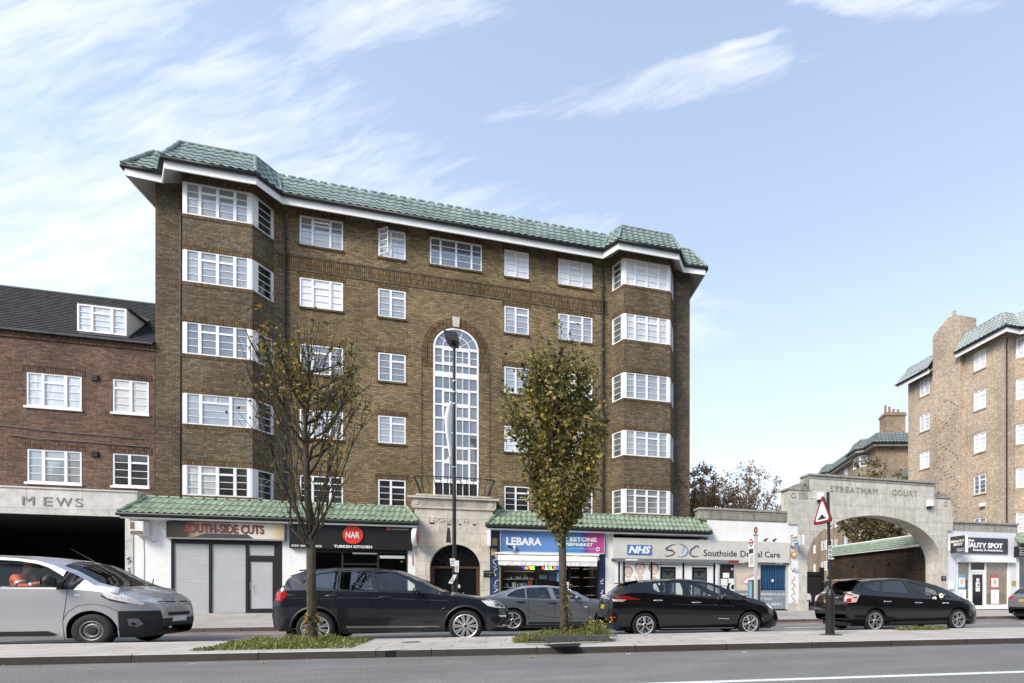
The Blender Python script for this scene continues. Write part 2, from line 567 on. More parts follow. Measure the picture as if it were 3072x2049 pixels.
stone('coping_stone', (0.38, 0.36, 0.32), 0.9, 0.6, joint=0.55, streaks=0.6)
stone('band_stone', (0.66, 0.64, 0.60), 1.6, 1.4, joint=0.3, streaks=0.2)
mat('cut_letters', (0.26, 0.24, 0.205), 0.85, var=0.2, vscale=12)
mat('tile_canopy', (0.245, 0.315, 0.225), 0.38, var=0.42, vscale=3.2, coat=0.2, bump=0.1)
mat('tile_roof', (0.215, 0.275, 0.248), 0.40, var=0.42, vscale=1.6, coat=0.2)
mat('tile_wing', (0.34, 0.38, 0.37), 0.5, var=0.22, vscale=1.6)
mat('tile_court', (0.135, 0.165, 0.160), 0.5, var=0.3, vscale=1.6)
mat('slate', (0.026, 0.030, 0.040), 0.65, var=0.95, vscale=4.0, bump=0.4, bscale=10)
mat('soffit_grey', (0.42, 0.42, 0.41), 0.7, var=0.15, vscale=1.5)
pane('pane_sky', (0.16, 0.175, 0.19), (0.36, 0.38, 0.40), 0.16)  # sky reflection put into the glass colour as a grey-blue tone
pane('pane_net', (0.40, 0.42, 0.44), (0.66, 0.68, 0.70), 0.16, vert=1)
pane('pane_blind', (0.70, 0.70, 0.71), (0.80, 0.80, 0.80), 0.10)
pane('pane_dark', (0.006, 0.007, 0.008), (0.06, 0.06, 0.06), 0.06)
pane('pane_dim', (0.05, 0.055, 0.065), (0.17, 0.18, 0.195), 0.13)
pane('pane_cream', (0.50, 0.47, 0.42), (0.66, 0.63, 0.58), 0.12)
clear_glass('shop_glass', (0.86, 0.88, 0.88), 0.03)
# ================================================================ the setting
def asphalt(name, col, speck=0.5, wear=0.25):
    m = bpy.data.materials.new(name); m.use_nodes = True
    t = NT(m.node_tree); b = t.n['Principled BSDF']
    b.inputs['Roughness'].default_value = 0.82; b.inputs['Specular IOR Level'].default_value = 0.35
    oc = t.node('ShaderNodeTexCoord').outputs['Object']
    c = t.mix(1.0, col, t.ramp(t.noise(oc, 38.0, 6.0, 0.85), [(0.3, 1 - speck), (0.5, 1.0), (0.72, 1 + speck * 1.6)]), 'MULTIPLY')
    mp = t.node('ShaderNodeMapping'); mp.inputs['Scale'].default_value = (0.10, 0.9, 1); t.link(oc, mp.inputs[0])
    c = t.mix(1.0, c, t.ramp(t.noise(mp.outputs[0], 1.2, 6.0, 0.6), [(0.3, 1 - wear), (0.7, 1 + wear)]), 'MULTIPLY')
    c = t.mix(1.0, c, t.ramp(t.noise(oc, 0.7, 5.0, 0.65), [(0.3, 0.85), (0.7, 1.12)]), 'MULTIPLY')
    vo = t.node('ShaderNodeTexVoronoi', feature='DISTANCE_TO_EDGE'); vo.inputs['Scale'].default_value = 0.55
    wn = t.node('ShaderNodeTexNoise'); wn.inputs['Scale'].default_value = 2.0; t.link(oc, wn.inputs['Vector'])
    wv = t.node('ShaderNodeVectorMath', operation='ADD'); t.link(oc, wv.inputs[0]); t.link(wn.outputs[1], wv.inputs[1]); t.link(wv.outputs[0], vo.inputs['Vector'])
    crack = t.math('MULTIPLY', t.ramp(vo.outputs[0], [(0.0, 1.0), (0.006, 0.0)]), t.ramp(t.noise(oc, 0.25, 2.0), [(0.5, 0.0), (0.6, 0.5)]))
    c = t.mix(crack, c, tuple(x * 0.4 for x in col))
    t.link(c, b.inputs['Base Color'])
    bn = t.node('ShaderNodeBump'); bn.inputs['Strength'].default_value = 0.5; bn.inputs['Distance'].default_value = 0.006
    t.link(t.noise(oc, 120.0, 3.0, 0.7), bn.inputs['Height']); t.link(bn.outputs[0], b.inputs['Normal'])
    MATS[name] = m


def flags(name, c1, c2, joint, bw, bh, rot=0.0):
    m = bpy.data.materials.new(name); m.use_nodes = True
    t = NT(m.node_tree); b = t.n['Principled BSDF']
    b.inputs['Roughness'].default_value = 0.85; b.inputs['Specular IOR Level'].default_value = 0.3
    oc = t.node('ShaderNodeTexCoord').outputs['Object']
    mp = t.node('ShaderNodeMapping'); mp.inputs['Rotation'].default_value = (0, 0, rot); t.link(oc, mp.inputs[0])
    br = t.node('ShaderNodeTexBrick')
    br.inputs['Scale'].default_value = 1.0; br.inputs['Mortar Size'].default_value = 0.009; br.inputs['Brick Width'].default_value = bw; br.inputs['Row Height'].default_value = bh
    br.inputs['Color1'].default_value = (*c1, 1); br.inputs['Color2'].default_value = (*c2, 1); br.inputs['Mortar'].default_value = (*joint, 1)
    t.link(mp.outputs[0], br.inputs['Vector'])
    c = t.mix(1.0, br.outputs['Color'], t.ramp(t.noise(oc, 1.3, 7.0, 0.7), [(0.25, 0.80), (0.7, 1.10)]), 'MULTIPLY')
    c = t.mix(1.0, c, t.ramp(t.noise(oc, 60.0, 3.0, 0.7), [(0.3, 0.86), (0.7, 1.12)]), 'MULTIPLY')
    sp = t.ramp(t.noise(oc, 7.0, 3.0, 0.5), [(0.66, 0.0), (0.72, 1.0)])
    c = t.mix(t.math('MULTIPLY', sp, 0.35), c, tuple(x * 0.5 for x in c2))
    t.link(c, b.inputs['Base Color'])
    bn = t.node('ShaderNodeBump'); bn.inputs['Strength'].default_value = 0.4; bn.inputs['Distance'].default_value = 0.008
    t.link(t.math('SUBTRACT', 1.0, br.outputs['Fac']), bn.inputs['Height']); t.link(bn.outputs[0], b.inputs['Normal'])
    MATS[name] = m


asphalt('near_asphalt', (0.185, 0.180, 0.172), 0.75, 0.2)
asphalt('far_asphalt', (0.20, 0.195, 0.187), 0.6, 0.22)
asphalt('earth_sheet', (0.13, 0.125, 0.115), 0.4, 0.2)
asphalt('court_asphalt', (0.14, 0.137, 0.13), 0.4, 0.2)
flags('island_flags', (0.54, 0.50, 0.45), (0.46, 0.425, 0.38), (0.17, 0.155, 0.14), 0.90, 0.62, R_(4))
flags('street_flags', (0.43, 0.41, 0.38), (0.37, 0.35, 0.32), (0.22, 0.205, 0.185), 0.75, 0.6)
flags('kerb_granite', (0.075, 0.064, 0.055), (0.052, 0.045, 0.039), (0.010, 0.010, 0.010), 1.85, 3.0)
flags('kerb_top', (0.50, 0.48, 0.45), (0.44, 0.42, 0.395), (0.12, 0.11, 0.10), 1.85, 3.0)
flags('far_kerb_granite', (0.13, 0.115, 0.105), (0.09, 0.08, 0.072), (0.02, 0.02, 0.02), 0.9, 3.0)
mat('road_white', (0.72, 0.72, 0.70), 0.7, var=0.22, vscale=7.0)
mat('red_route', (0.30, 0.105, 0.085), 0.8, var=0.35, vscale=5.0)
mat('tan_mark', (0.42, 0.33, 0.24), 0.8, var=0.3, vscale=5.0)

struct('ground', MB().add([(-500, -500, -0.03), (600, -500, -0.03), (600, 600, -0.03), (-500, 600, -0.03)], [(0, 1, 2, 3)]), 'earth_sheet', 'dull earth and tarmac spreading beyond the street')

# island edges: near edge front_y(x), back edge back_y(x)
front_y = interp([(-40, -11.9), (-5.4, -14.5), (-1.7, -14.82), (1.55, -15.12), (8.1, -15.6), (13.6, -15.98), (60, -19.3)])
back_y = interp([(-40, -11.0), (-14, -11.75), (-6.7, -12.02), (0, -12.55), (9.2, -12.85), (18, -13.4), (60, -15.2)])
XS = [-40, -25, -14, -10, -8, -6.7, -5.4, -4, -1.7, 0, 1.55, 4, 6, 8.1, 9.2, 11, 13.6, 18, 25, 40, 60]


def strip(fa, fb, za, zb, xs=XS):
    """ribbon between two edge lines; za/zb may be numbers or functions of x"""
    g = lambda f, x: f(x) if callable(f) else f
    vs = []
    for x in xs:
        vs += [(x, g(fa, x), g(za, x)), (x, g(fb, x), g(zb, x))]
    return MB().add(vs, [(2 * i, 2 * i + 2, 2 * i + 3, 2 * i + 1) for i in range(len(xs) - 1)])


KH = 0.14
near = strip(-60, lambda x: front_y(x) - 0.0, 0.0, 0.0)
struct('near_road', near, 'near_asphalt', 'grey carriageway in front of the central reservation')
struct('far_road', strip(back_y, -7.0, 0.0, 0.0), 'far_asphalt', 'far carriageway where the cars drive')
struct('island_pavement', strip(lambda x: front_y(x) + 0.30, back_y, KH, KH), 'island_flags', 'paved central reservation with trees')
kerb = strip(front_y, front_y, 0.0, KH - 0.015)
struct('kerb', kerb, 'kerb_granite', 'dark granite kerb face of the central reservation')
kt = strip(front_y, lambda x: front_y(x) + 0.03, KH - 0.015, KH)
kt2 = strip(lambda x: front_y(x) + 0.03, lambda x: front_y(x) + 0.30, KH, KH)
kt.add(kt2.v, kt2.f)
struct('kerb_top', kt, 'kerb_top', 'pale worn top of the granite kerb')
struct('island_back_kerb', strip(back_y, back_y, KH, 0.0), 'kerb_granite')

# far pavement: rises from the kerb to the shop fronts and falls towards the right
pz = interp([(-40, 0.46), (-15, 0.42), (-9, 0.37), (-1, 0.31), (8, 0.27), (16, 0.24), (21.4, 0.20), (29, 0.15), (40, 0.12), (60, 0.1)])
XP = [-40, -25, -15, -9, -5, -1, 4, 8, 12, 16, 21.4, 26, 29, 35, 40, 60]
struct('far_kerb', strip(-7.0, -7.0, 0.0, 0.115, XP), 'far_kerb_granite', 'low kerb of the shop side pavement')
struct('far_kerb_top', strip(-7.0, -6.72, 0.115, 0.12, XP), 'kerb_top')
struct('far_pavement', strip(-6.72, -1.0, 0.12, pz, XP), 'street_flags', 'paved footway in front of the shops')
# forecourt behind the arch
struct('court_road', MB().add([(17.0, -1.05, 0.235), (25.7, -1.05, 0.19), (25.7, 40, 0.15), (40, 60, 0.15), (17.0, 60, 0.2)], [(0, 1, 2, 3, 4)]), 'court_asphalt', 'tarmac drive leading through the arch')

# markings
mk = MB()
mk.add([(x, -18.72 - 0.085 * (x - 4) + (0.0 if s_ else -0.16), 0.004) for x in (2, 8, 14, 30) for s_ in (1, 0)], [(0, 2, 3, 1), (2, 4, 5, 3), (4, 6, 7, 5)])
struct('road_marking', mk, 'road_white', 'white edge line on the near carriageway')
mk = MB()
x = -14.0
while x < 40:
    mk.box(x, x + 2.0, -9.95, -9.84, 0.001, 0.005)
    x += 5.0
mk.box(-40, 60, back_y(0) + 0.42, back_y(0) + 0.50, 0.001, 0.005)
struct('lane_marking', mk, 'road_white', 'white lane dashes on the far carriageway')
mk = MB()
for y in (-7.32, -7.62):
    mk.box(-40, 60, y - 0.07, y + 0.05, 0.001, 0.005)
struct('red_route_marking', mk, 'red_route', 'double red lines along the far kerb')
mk = MB()
for x in (-8.2, -6.9, -5.6, -4.6, 12.5, 13.9, 15.3, 22, 23.5):
    mk.box(x, x + 0.8, -8.25, -8.08, 0.001, 0.005)
struct('bay_marking', mk, 'tan_mark', 'faded loading bay dashes by the far kerb')
# ================================================================ windows, walls and roofs
def wall_basis(o, ux, uy):
    """(u, d, z) -> world: u along the wall, d inwards (behind the face), z up"""
    o = Vector(o); U = Vector((ux, uy, 0)).normalized(); N = Vector((-U.y, U.x, 0))   # N points inwards when U runs left to right seen from outside
    return lambda p: o + U * p.x + N * p.y + Vector((0, 0, p.z))


LIGHTS = {'triple': [(0.285, 0), (0.43, 1), (0.285, 0)], 'double': [(0.45, 0), (0.55, 1)], 'double_m': [(0.5, 1), (0.5, 0)],
          'quad': [(0.19, 0), (0.31, 0), (0.31, 0), (0.19, 0)], 'single': [(1.0, 0)], 'bay': [(0.215, 0), (0.285, 1), (0.285, 1), (0.215, 0)],
          'bay_plain': [(0.215, 0), (0.285, 0), (0.285, 0), (0.215, 0)], 'bay_wide': [(0.22, 0), (0.50, 2), (0.28, 0)]}


def window(parent, basis, u0, u1, z0, z1, kind='triple', glass='pane_sky', bars=3, lintel=None, sill=None, edge=0.055, mull=0.085, rec=0.05, posts=(0, 0), name='window', open_vent=None, dark=None, lin_h=0.23):
    """metal casement window: white frame with mullions, vents and glazing bars; pane, lintel and sill as its own pieces"""
    f = MB(basis); g = MB(basis); gd = MB(basis)
    fr = rec - 0.045
    f.box(u0, u0 + edge, fr, rec + 0.06, z0, z1); f.box(u1 - edge, u1, fr, rec + 0.06, z0, z1)
    f.box(u0 + edge, u1 - edge, fr, rec + 0.06, z1 - edge, z1); f.box(u0 + edge, u1 - edge, fr, rec + 0.06, z0, z0 + edge)
    a, b = u0 + edge, u1 - edge
    if posts[0]: f.box(a, a + posts[0], fr - 0.012, rec + 0.05, z0 + 0.003, z1 - 0.003); a += posts[0]
    if posts[1]: f.box(b - posts[1], b, fr - 0.012, rec + 0.05, z0 + 0.003, z1 - 0.003); b -= posts[1]
    ls = LIGHTS[kind]
    free = (b - a) - mull * (len(ls) - 1)
    u = a
    for i, (fr_, vent) in enumerate(ls):
        w_ = free * fr_
        ga, gb = u, u + w_
        zt = z1 - edge; zb = z0 + edge
        bar = 0.022
        if vent:
            vz = zt - (zt - zb) * 0.24
            f.box(ga, gb, fr + 0.004, rec + 0.05, vz - 0.045, vz + 0.03)
            if vent == 2: f.box((ga + gb) / 2 - 0.012, (ga + gb) / 2 + 0.012, fr + 0.02, rec + 0.03, vz + 0.03, zt)
            if open_vent == i:
                # top light swung outwards at its foot
                f.box(ga + 0.02, gb - 0.02, fr - 0.16, fr - 0.12, vz + 0.02, vz + 0.06)
                f.box(ga, ga + 0.04, fr - 0.16, fr - 0.004, vz + 0.06, vz + 0.085); f.box(gb - 0.04, gb, fr - 0.16, fr - 0.004, vz + 0.06, vz + 0.085)
            n = bars - 1
            zz = vz - 0.045
        else:
            n = bars; zz = zt
        for k in range(1, n + 1):
            zk = zb + (zz - zb) * k / (n + 1)
            f.box(ga, gb, fr + 0.018, rec + 0.03, zk - bar / 2, zk + bar / 2)
        tgt = gd if (dark and i in dark) else g
        tgt.box(ga - 0.01, gb + 0.01, rec, rec + 0.012, zb - 0.005, zt + 0.005)
        u += w_
        if i < len(ls) - 1:
            f.box(u, u + mull, fr - 0.006, rec + 0.05, z0 + 0.006, z1 - 0.006)
        u += mull
    wo = f.build(name, 'window_white', parent)
    if g.v: g.build('pane', glass, wo)
    if gd.v: gd.build('pane', 'pane_dark', wo)
    if lintel:
        MB(basis).box(u0 - 0.11, u1 + 0.11, -0.012, 0.05, z1 + 0.004, z1 + lin_h).build('lintel', lintel, wo)
    if sill:
        MB(basis).box(u0 - 0.04, u1 + 0.04, -0.06, rec - 0.048, z0 - 0.085, z0 - 0.004).build('sill', sill, wo)
    return wo


def wall_grid(mb, basis, u0, u1, z0, z1, holes, depth=0.22):
    """flat wall with rectangular holes and their reveals"""
    us = sorted(set([u0, u1] + [h[0] for h in holes] + [h[1] for h in holes]))
    zs = sorted(set([z0, z1] + [h[2] for h in holes] + [h[3] for h in holes]))
    us = [x for x in us if u0 <= x <= u1]; zs = [z for z in zs if z0 <= z <= z1]
    m = MB(basis)
    for i in range(len(us) - 1):
        for j in range(len(zs) - 1):
            cu, cz = (us[i] + us[i + 1]) / 2, (zs[j] + zs[j + 1]) / 2
            if any(h[0] < cu < h[1] and h[2] < cz < h[3] for h in holes):
                continue
            m.add([(us[i], 0, zs[j]), (us[i + 1], 0, zs[j]), (us[i + 1], 0, zs[j + 1]), (us[i], 0, zs[j + 1])], [(0, 1, 2, 3)])
    for a, b, c, d in holes:
        m.add([(a, 0, c), (b, 0, c), (b, 0, d), (a, 0, d), (a, depth, c), (b, depth, c), (b, depth, d), (a, depth, d)],
              [(0, 4, 5, 1), (1, 5, 6, 2), (2, 6, 7, 3), (3, 7, 4, 0)])
    o = len(mb.v)
    mb.v += m.v; mb.f += [tuple(i + o for i in f) for f in m.f]


def tiled(mb, e0, e1, t0, t1, rows=4, tile=0.30, amp=0.035, sag=0.06, step=0.03, flip=False):
    """slope of rolled pantiles between an eave line e0-e1 and a top line t0-t1; courses step, columns run square to the eave"""
    e0, e1, t0, t1 = map(Vector, (e0, e1, t0, t1))
    U = (e1 - e0).normalized()
    L = (e1 - e0).length
    up = ((t0 + t1) / 2 - (e0 + e1) / 2)
    up = up - U * up.dot(U)
    H = up.length; V = up.normalized(); N = U.cross(V).normalized()
    a0 = (t0 - e0).dot(U); a1 = (t1 - e0).dot(U)
    lo, hi = min(0, a0), max(L, a1)
    per = max(1, int(round((hi - lo) / tile)))
    nx = per * 6
    prof = [0.0, 0.55, 1.0, 0.62, 0.05, -0.12]
    lines = []
    for r in range(rows):
        for q in (0.0, 0.5, 1.0):
            lines.append(((r + q) / rows, step * (1 - q)))
    vs = []; fs = []
    for t, lift in lines:
        l = lerp(0, a0, t); r_ = lerp(L, a1, t)
        for i in range(nx + 1):
            x = lo + (hi - lo) * i / nx
            x = min(max(x, l), r_)
            h = amp * prof[i % 6] + lift - sag * math.sin(PI * t)
            vs.append(e0 + U * x + V * (H * t) + N * h)
    n = nx + 1
    for j in range(len(lines) - 1):
        for i in range(nx):
            q = (j * n + i, j * n + i + 1, (j + 1) * n + i + 1, (j + 1) * n + i)
            if (vs[q[0]] - vs[q[1]]).length < 1e-5 and (vs[q[2]] - vs[q[3]]).length < 1e-5:
                continue
            fs.append(q)
    o = len(mb.v)
    mb.v += vs; mb.f += [tuple(i + o for i in f) for f in fs]
    return mb


def hip(mb, a, b, r=0.075):
    """row of half-round hip or ridge tiles"""
    a, b = Vector(a), Vector(b)
    n = max(2, int((b - a).length / 0.38))
    for i in range(n):
        p, q = a.lerp(b, i / n), a.lerp(b, (i + 1) / n - 0.01)
        mb.tube([p, q], [r, r * 0.9], 8)
    return mb


ROWS = [(15.878, 17.126), (13.255, 14.502), (10.448, 11.689), (7.718, 8.928), (4.945, 6.126)]      # sill and head of each storey, top first
EAVE = 17.45


def roof_eaves(parent, path, wall, top, closed_back, tile_m, z_e=EAVE, z_t=18.66, white='white_paint'):
    """fascia, soffit, gutter and the steep tiled skirt following a plan path"""
    tl = MB(); gut = MB(); fas = MB()
    for (a, b), (c, d) in zip(zip(path, path[1:]), zip(top, top[1:])):
        tiled(tl, (a[0], a[1], z_e), (b[0], b[1], z_e), (c[0], c[1], z_t), (d[0], d[1], z_t), rows=5, tile=0.31, sag=0.05)
    for a, b, c, d in zip(path, path[1:], top, top[1:]):
        A, B = Vector((a[0], a[1], z_e - 0.07)), Vector((b[0], b[1], z_e - 0.07))
        gut.tube([A, B], 0.075, 8)
    for a, c in list(zip(path, top))[1:-1]:
        hip(tl, (a[0], a[1], z_e + 0.03), (c[0], c[1], z_t + 0.02), 0.07)
    for c, d in zip(top, top[1:]):
        hip(tl, (c[0], c[1], z_t + 0.01), (d[0], d[1], z_t + 0.01), 0.06)
    rf = tl.build('roof', tile_m, parent, smooth=True, angle=50)
    # flat roof behind the skirt
    MB().prism([(p[0], p[1]) for p in top] + closed_back, z_t - 0.10, z_t - 0.02, 'z').build('roof_deck', 'slate', parent)
    gut.build('gutter', 'gutter_black', parent, smooth=True)
    # thin white fascia and a soffit sloping up to the wall head
    def inset(k):
        out = []
        for i, p in enumerate(path):
            a = Vector(path[max(0, i - 1)]); b = Vector(path[min(len(path) - 1, i + 1)])
            d = (b - a).normalized(); q = Vector(p) + Vector((-d.y, d.x)) * k
            out.append((q.x, q.y))
        return out
    i1, i2 = inset(0.09), inset(0.14)
    zf0, zf1 = z_e - 0.40, z_e - 0.10
    for a, b, c, d in zip(i1, i1[1:], i2, i2[1:]):
        fas.add([(a[0], a[1], zf0), (b[0], b[1], zf0), (b[0], b[1], zf1), (a[0], a[1], zf1), (c[0], c[1], zf0), (d[0], d[1], zf0), (d[0], d[1], zf1), (c[0], c[1], zf1)],
                [(0, 1, 2, 3), (0, 4, 5, 1), (4, 7, 6, 5), (3, 2, 6, 7)])
    ev = fas.build('eave', white, parent)
    so_ = MB()
    for a, b, c, d in zip(i2, i2[1:], wall, wall[1:]):
        so_.add([(a[0], a[1], zf0 + 0.02), (b[0], b[1], zf0 + 0.02), (d[0], d[1], z_e + 0.14), (c[0], c[1], z_e + 0.14)], [(0, 1, 2, 3)])
    so_.build('soffit', 'soffit_grey', ev)
    return rf


def bay_column(parent, basis, F0, F1, a, d, rows, mats, panes, bars=3, kinds=None, cant_panes=('pane_dim', 'pane_dim')):
    """canted brick bay rising through every storey with a three-sided window at each"""
    plan = [(F0 - a, 0), (F0, -d), (F1, -d), (F1 + a, 0)]
    bw = MB(basis)
    zz = [rows[-1][0] - 0.25] + [z for r in reversed(rows) for z in r] + [17.58]
    spans = [(zz[0], zz[1])] + [(zz[2 * i], zz[2 * i + 1]) for i in range(1, len(rows))] + [(zz[2 * len(rows)], zz[2 * len(rows) + 1])]
    for z0, z1 in spans:
        if z1 - z0 > 0.02:
            bw.prism(plan, z0, z1, 'z')
    bw.build('bay_wall', mats[0], parent)
    soldier = MB(basis)
    for i, (z0, z1) in enumerate(rows):
        o2 = 0.014
        big = [(F0 - a - o2 * 0.2, -0.002), (F0 - o2, -d - o2), (F1 + o2, -d - o2), (F1 + a + o2 * 0.2, -0.002)]
        soldier.prism(big, z1 + 0.004, z1 + 0.23, 'z')
        soldier.prism([(p[0], p[1]) for p in big], z0 - 0.15, z0 - 0.012, 'z')
    soldier.build('brick_course', mats[1], parent)
    cl = math.hypot(a, d)
    for i, (z0, z1) in enumerate(rows):
        k = kinds[i] if kinds else 'bay'
        wb = lambda p, z0=z0: basis(Vector((F0 + p.x, -d + p.y, p.z)))
        wo = window(parent, wb, 0, F1 - F0, z0, z1, k, panes[i], bars, edge=0.05, mull=0.10, rec=0.06, posts=(0.10, 0.13), name='bay_window', dark=(2, 3) if panes[i] == 'pane_net' and i == 4 else None)
        for side in (0, 1):
            if side == 0:
                o_, ux, uy = Vector((F0 - a, 0, 0)), a / cl, -d / cl
            else:
                o_, ux, uy = Vector((F1, -d, 0)), a / cl, d / cl
            n_ = (-uy, ux)
            def cb(p, o_=o_, ux=ux, uy=uy, n_=n_):
                return basis(Vector((o_.x + ux * p.x + n_[0] * p.y, o_.y + uy * p.x + n_[1] * p.y, p.z)))
            window(wo, cb, 0.06, cl - 0.005, z0 + 0.002, z1 - 0.002, 'single', cant_panes[side], bars, edge=0.05, rec=0.06,
                   posts=(0.06, 0.16) if side == 0 else (0.16, 0.06), name='side_window')
        # dim room behind the glass, and the ledge
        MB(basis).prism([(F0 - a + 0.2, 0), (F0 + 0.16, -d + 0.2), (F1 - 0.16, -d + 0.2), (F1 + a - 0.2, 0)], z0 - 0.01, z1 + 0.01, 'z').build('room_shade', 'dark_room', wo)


# ================================================================ the block of flats
flats = thing('apartment_building', 'tall yellow brick block of flats with green tiled roof and arched stair window', 'apartment building', (0, 0, 0))
fb = wall_basis((0, 0, 0), 1, 0)
W_, FI, FO, BA, BD = 11.235, 7.594, 9.918, 0.439, 0.868
COLS = [(-6.227, -4.591, 'triple'), (-3.214, -2.11, 'double'), (2.11, 3.214, 'double'), (4.591, 6.227, 'triple')]
GL = {(0, 0): 'pane_sky', (0, 1): 'pane_blind', (0, 2): 'pane_dim', (0, 3): 'pane_sky', (0, 4): 'pane_dark',
      (1, 0): 'pane_net', (1, 1): 'pane_sky', (1, 2): 'pane_dim', (1, 3): 'pane_sky', (1, 4): 'pane_dark',
      (2, 0): 'pane_blind', (2, 1): 'pane_sky', (2, 2): 'pane_sky', (2, 3): 'pane_net', (2, 4): 'pane_dark',
      (3, 0): 'pane_blind', (3, 1): 'pane_sky', (3, 2): 'pane_blind', (3, 3): 'pane_net', (3, 4): 'pane_dim'}
holes = []
for ci, (a, b, k) in enumerate(COLS):
    for ri, (z0, z1) in enumerate(ROWS):
        holes.append((a, b, z0, z1))
holes.append((-1.111, 1.111, 15.904, 17.137))
SW, SB, SC, ST = 0.97, 5.42, 12.22, 13.16          # stair window half width, foot, springing, crown
holes.append((-SW, SW, SB, SC))
wm = MB()
wall_grid(wm, fb, -W_, W_, 4.2, 15.6, [h for h in holes if h[2] < 15.5] + [(-SW, SW, SC, ST + 0.001)])
wall_grid(wm, fb, -W_, W_, 15.6, 17.62, [h for h in holes if h[2] > 15.5])
# spandrels of the arched head
arc = [(SW * math.cos(PI * i / 28), SC + (ST - SC) * math.sin(PI * i / 28)) for i in range(29)]
wm.sheet([(p[0], p[1]) for p in arc[:15]] + [(SW, ST + 0.001)], [], 0.0)
wm.sheet([(p[0], p[1]) for p in arc[14:]] + [(-SW, ST + 0.001)][::1], [], 0.0)
for p, q in zip(arc, arc[1:]):
    wm.add([(p[0], 0, p[1]), (q[0], 0, q[1]), (q[0], 0.22, q[1]), (p[0], 0.22, p[1])], [(0, 1, 2, 3)])
wm.add([(-W_, 0, 0.3), (-W_, 12, 0.3), (-W_, 12, 17.62), (-W_, 0, 17.62), (W_, 0, 0.3), (W_, 12, 0.3), (W_, 12, 17.62), (W_, 0, 17.62)], [(0, 3, 2, 1), (4, 5, 6, 7), (1, 2, 6, 5)])
wm.build('wall', 'brick_main', flats)
# end piers in the darker brick of the bays stand a little proud
for s in (-1, 1):
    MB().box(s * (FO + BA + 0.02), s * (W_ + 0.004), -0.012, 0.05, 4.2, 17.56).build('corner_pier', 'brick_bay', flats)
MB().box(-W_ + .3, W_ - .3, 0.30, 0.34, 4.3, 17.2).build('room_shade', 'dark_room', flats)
for ci, (a, b, k) in enumerate(COLS):
    for ri, (z0, z1) in enumerate(ROWS):
        window(flats, fb, a, b, z0, z1, k, GL[(ci, ri)], 3, 'brick_soldier', 'brick_soldier',
               open_vent=1 if (ci, ri) == (0, 0) else None)
window(flats, fb, -1.111, 1.111, 15.904, 17.137, 'quad', 'pane_dim', 3, 'brick_soldier', 'brick_soldier')
# one casement of the top storey stands open
oc_ = MB(lambda p: Vector((-3.16 + p.x * 0.80, -0.02 - p.x * 0.60 + p.y, p.z)))
oc_.box(0, 0.04, -0.02, 0.02, 15.95, 17.06); oc_.box(0.46, 0.50, -0.02, 0.02, 15.95, 17.06)
for z in (15.95, 16.22, 16.5, 16.78, 17.03):
    oc_.box(0.04, 0.46, -0.02, 0.02, z, z + 0.035)
oc_.build('open_casement', 'window_white', flats)
# soldier bands, brick arch and keystone
bd = MB()
bd.box(-7.02, 6.95, -0.014, 0.03, 14.82, 15.34)
bd.build('brick_band', 'brick_soldier', flats)
bd = MB()
bd.box(-7.1, 7.0, -0.030, 0.03, 15.345, 15.41); bd.box(-7.1, 7.0, -0.030, 0.03, 14.75, 14.815)
bd.build('string_course', 'brick_bay', flats)
ba = MB()
for r0, r1, y in ((SW + 0.02, SW + 0.245, -0.016), (SW + 0.25, SW + 0.42, -0.026)):
    pts = [(r1 * math.cos(PI * i / 30), SC + (ST - SC + r1 - SW) * math.sin(PI * i / 30)) for i in range(31)] + [(-r1, 11.3)] + [(-r0, 11.3)] + \
          [(r0 * math.cos(PI * i / 30), SC + (ST - SC + r0 - SW) * math.sin(PI * i / 30)) for i in range(30, -1, -1)] + [(r0, 11.3), (r1, 11.3)]
    ba.prism(pts, y, 0.02, 'y')
ba.build('brick_arch', 'brick_soldier', flats)
kb = MB(); kb.prism([(-0.13, 13.20), (0.13, 13.20), (0.17, 13.66), (-0.17, 13.66)], -0.07, 0.0, 'y')
kb.build('keystone', 'portland', flats)
for s in (-1, 1):
    MB().box(s * (SW + 0.45), s * (SW + 0.52), -0.02, 0.02, 5.5, 12.2).build('recess_edge', 'brick_bay', flats)
# bays
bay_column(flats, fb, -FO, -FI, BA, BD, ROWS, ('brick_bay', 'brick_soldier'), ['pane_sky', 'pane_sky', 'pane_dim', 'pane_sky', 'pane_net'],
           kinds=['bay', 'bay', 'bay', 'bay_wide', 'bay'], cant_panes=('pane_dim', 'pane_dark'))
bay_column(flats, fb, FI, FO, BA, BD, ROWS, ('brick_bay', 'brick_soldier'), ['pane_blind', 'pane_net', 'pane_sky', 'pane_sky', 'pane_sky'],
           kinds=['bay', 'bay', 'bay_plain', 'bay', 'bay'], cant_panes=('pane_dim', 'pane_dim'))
# stair window
sw = MB()
def ring(mb, r, t, y0, y1, flat):
    pts = [(r * math.cos(PI * i / 28), SC + (ST - SC) * r / SW * math.sin(PI * i / 28)) for i in range(29)]
    q = [((r - t) * math.cos(PI * i / 28), SC + (ST - SC) * (r - t) / SW * math.sin(PI * i / 28)) for i in range(28, -1, -1)]
    mb.prism(pts + q, y0, y1, 'y')
ring(sw, SW, 0.075, 0.0, 0.10, 0); ring(sw, 0.60, 0.035, 0.03, 0.08, 0); ring(sw, 0.22, 0.04, 0.03, 0.08, 0)
for ang in (36, 72, 108, 144):
    c_, s_ = math.cos(R_(ang)), math.sin(R_(ang))
    sw.tube([(0.2 * c_, 0.055, SC + 0.2 * s_), (0.92 * c_, 0.055, SC + 0.90 * s_)], 0.016, 4)
sw.box(-SW, -SW + 0.075, 0.0, 0.10, SB, SC); sw.box(SW - 0.075, SW, 0.0, 0.10, SB, SC)
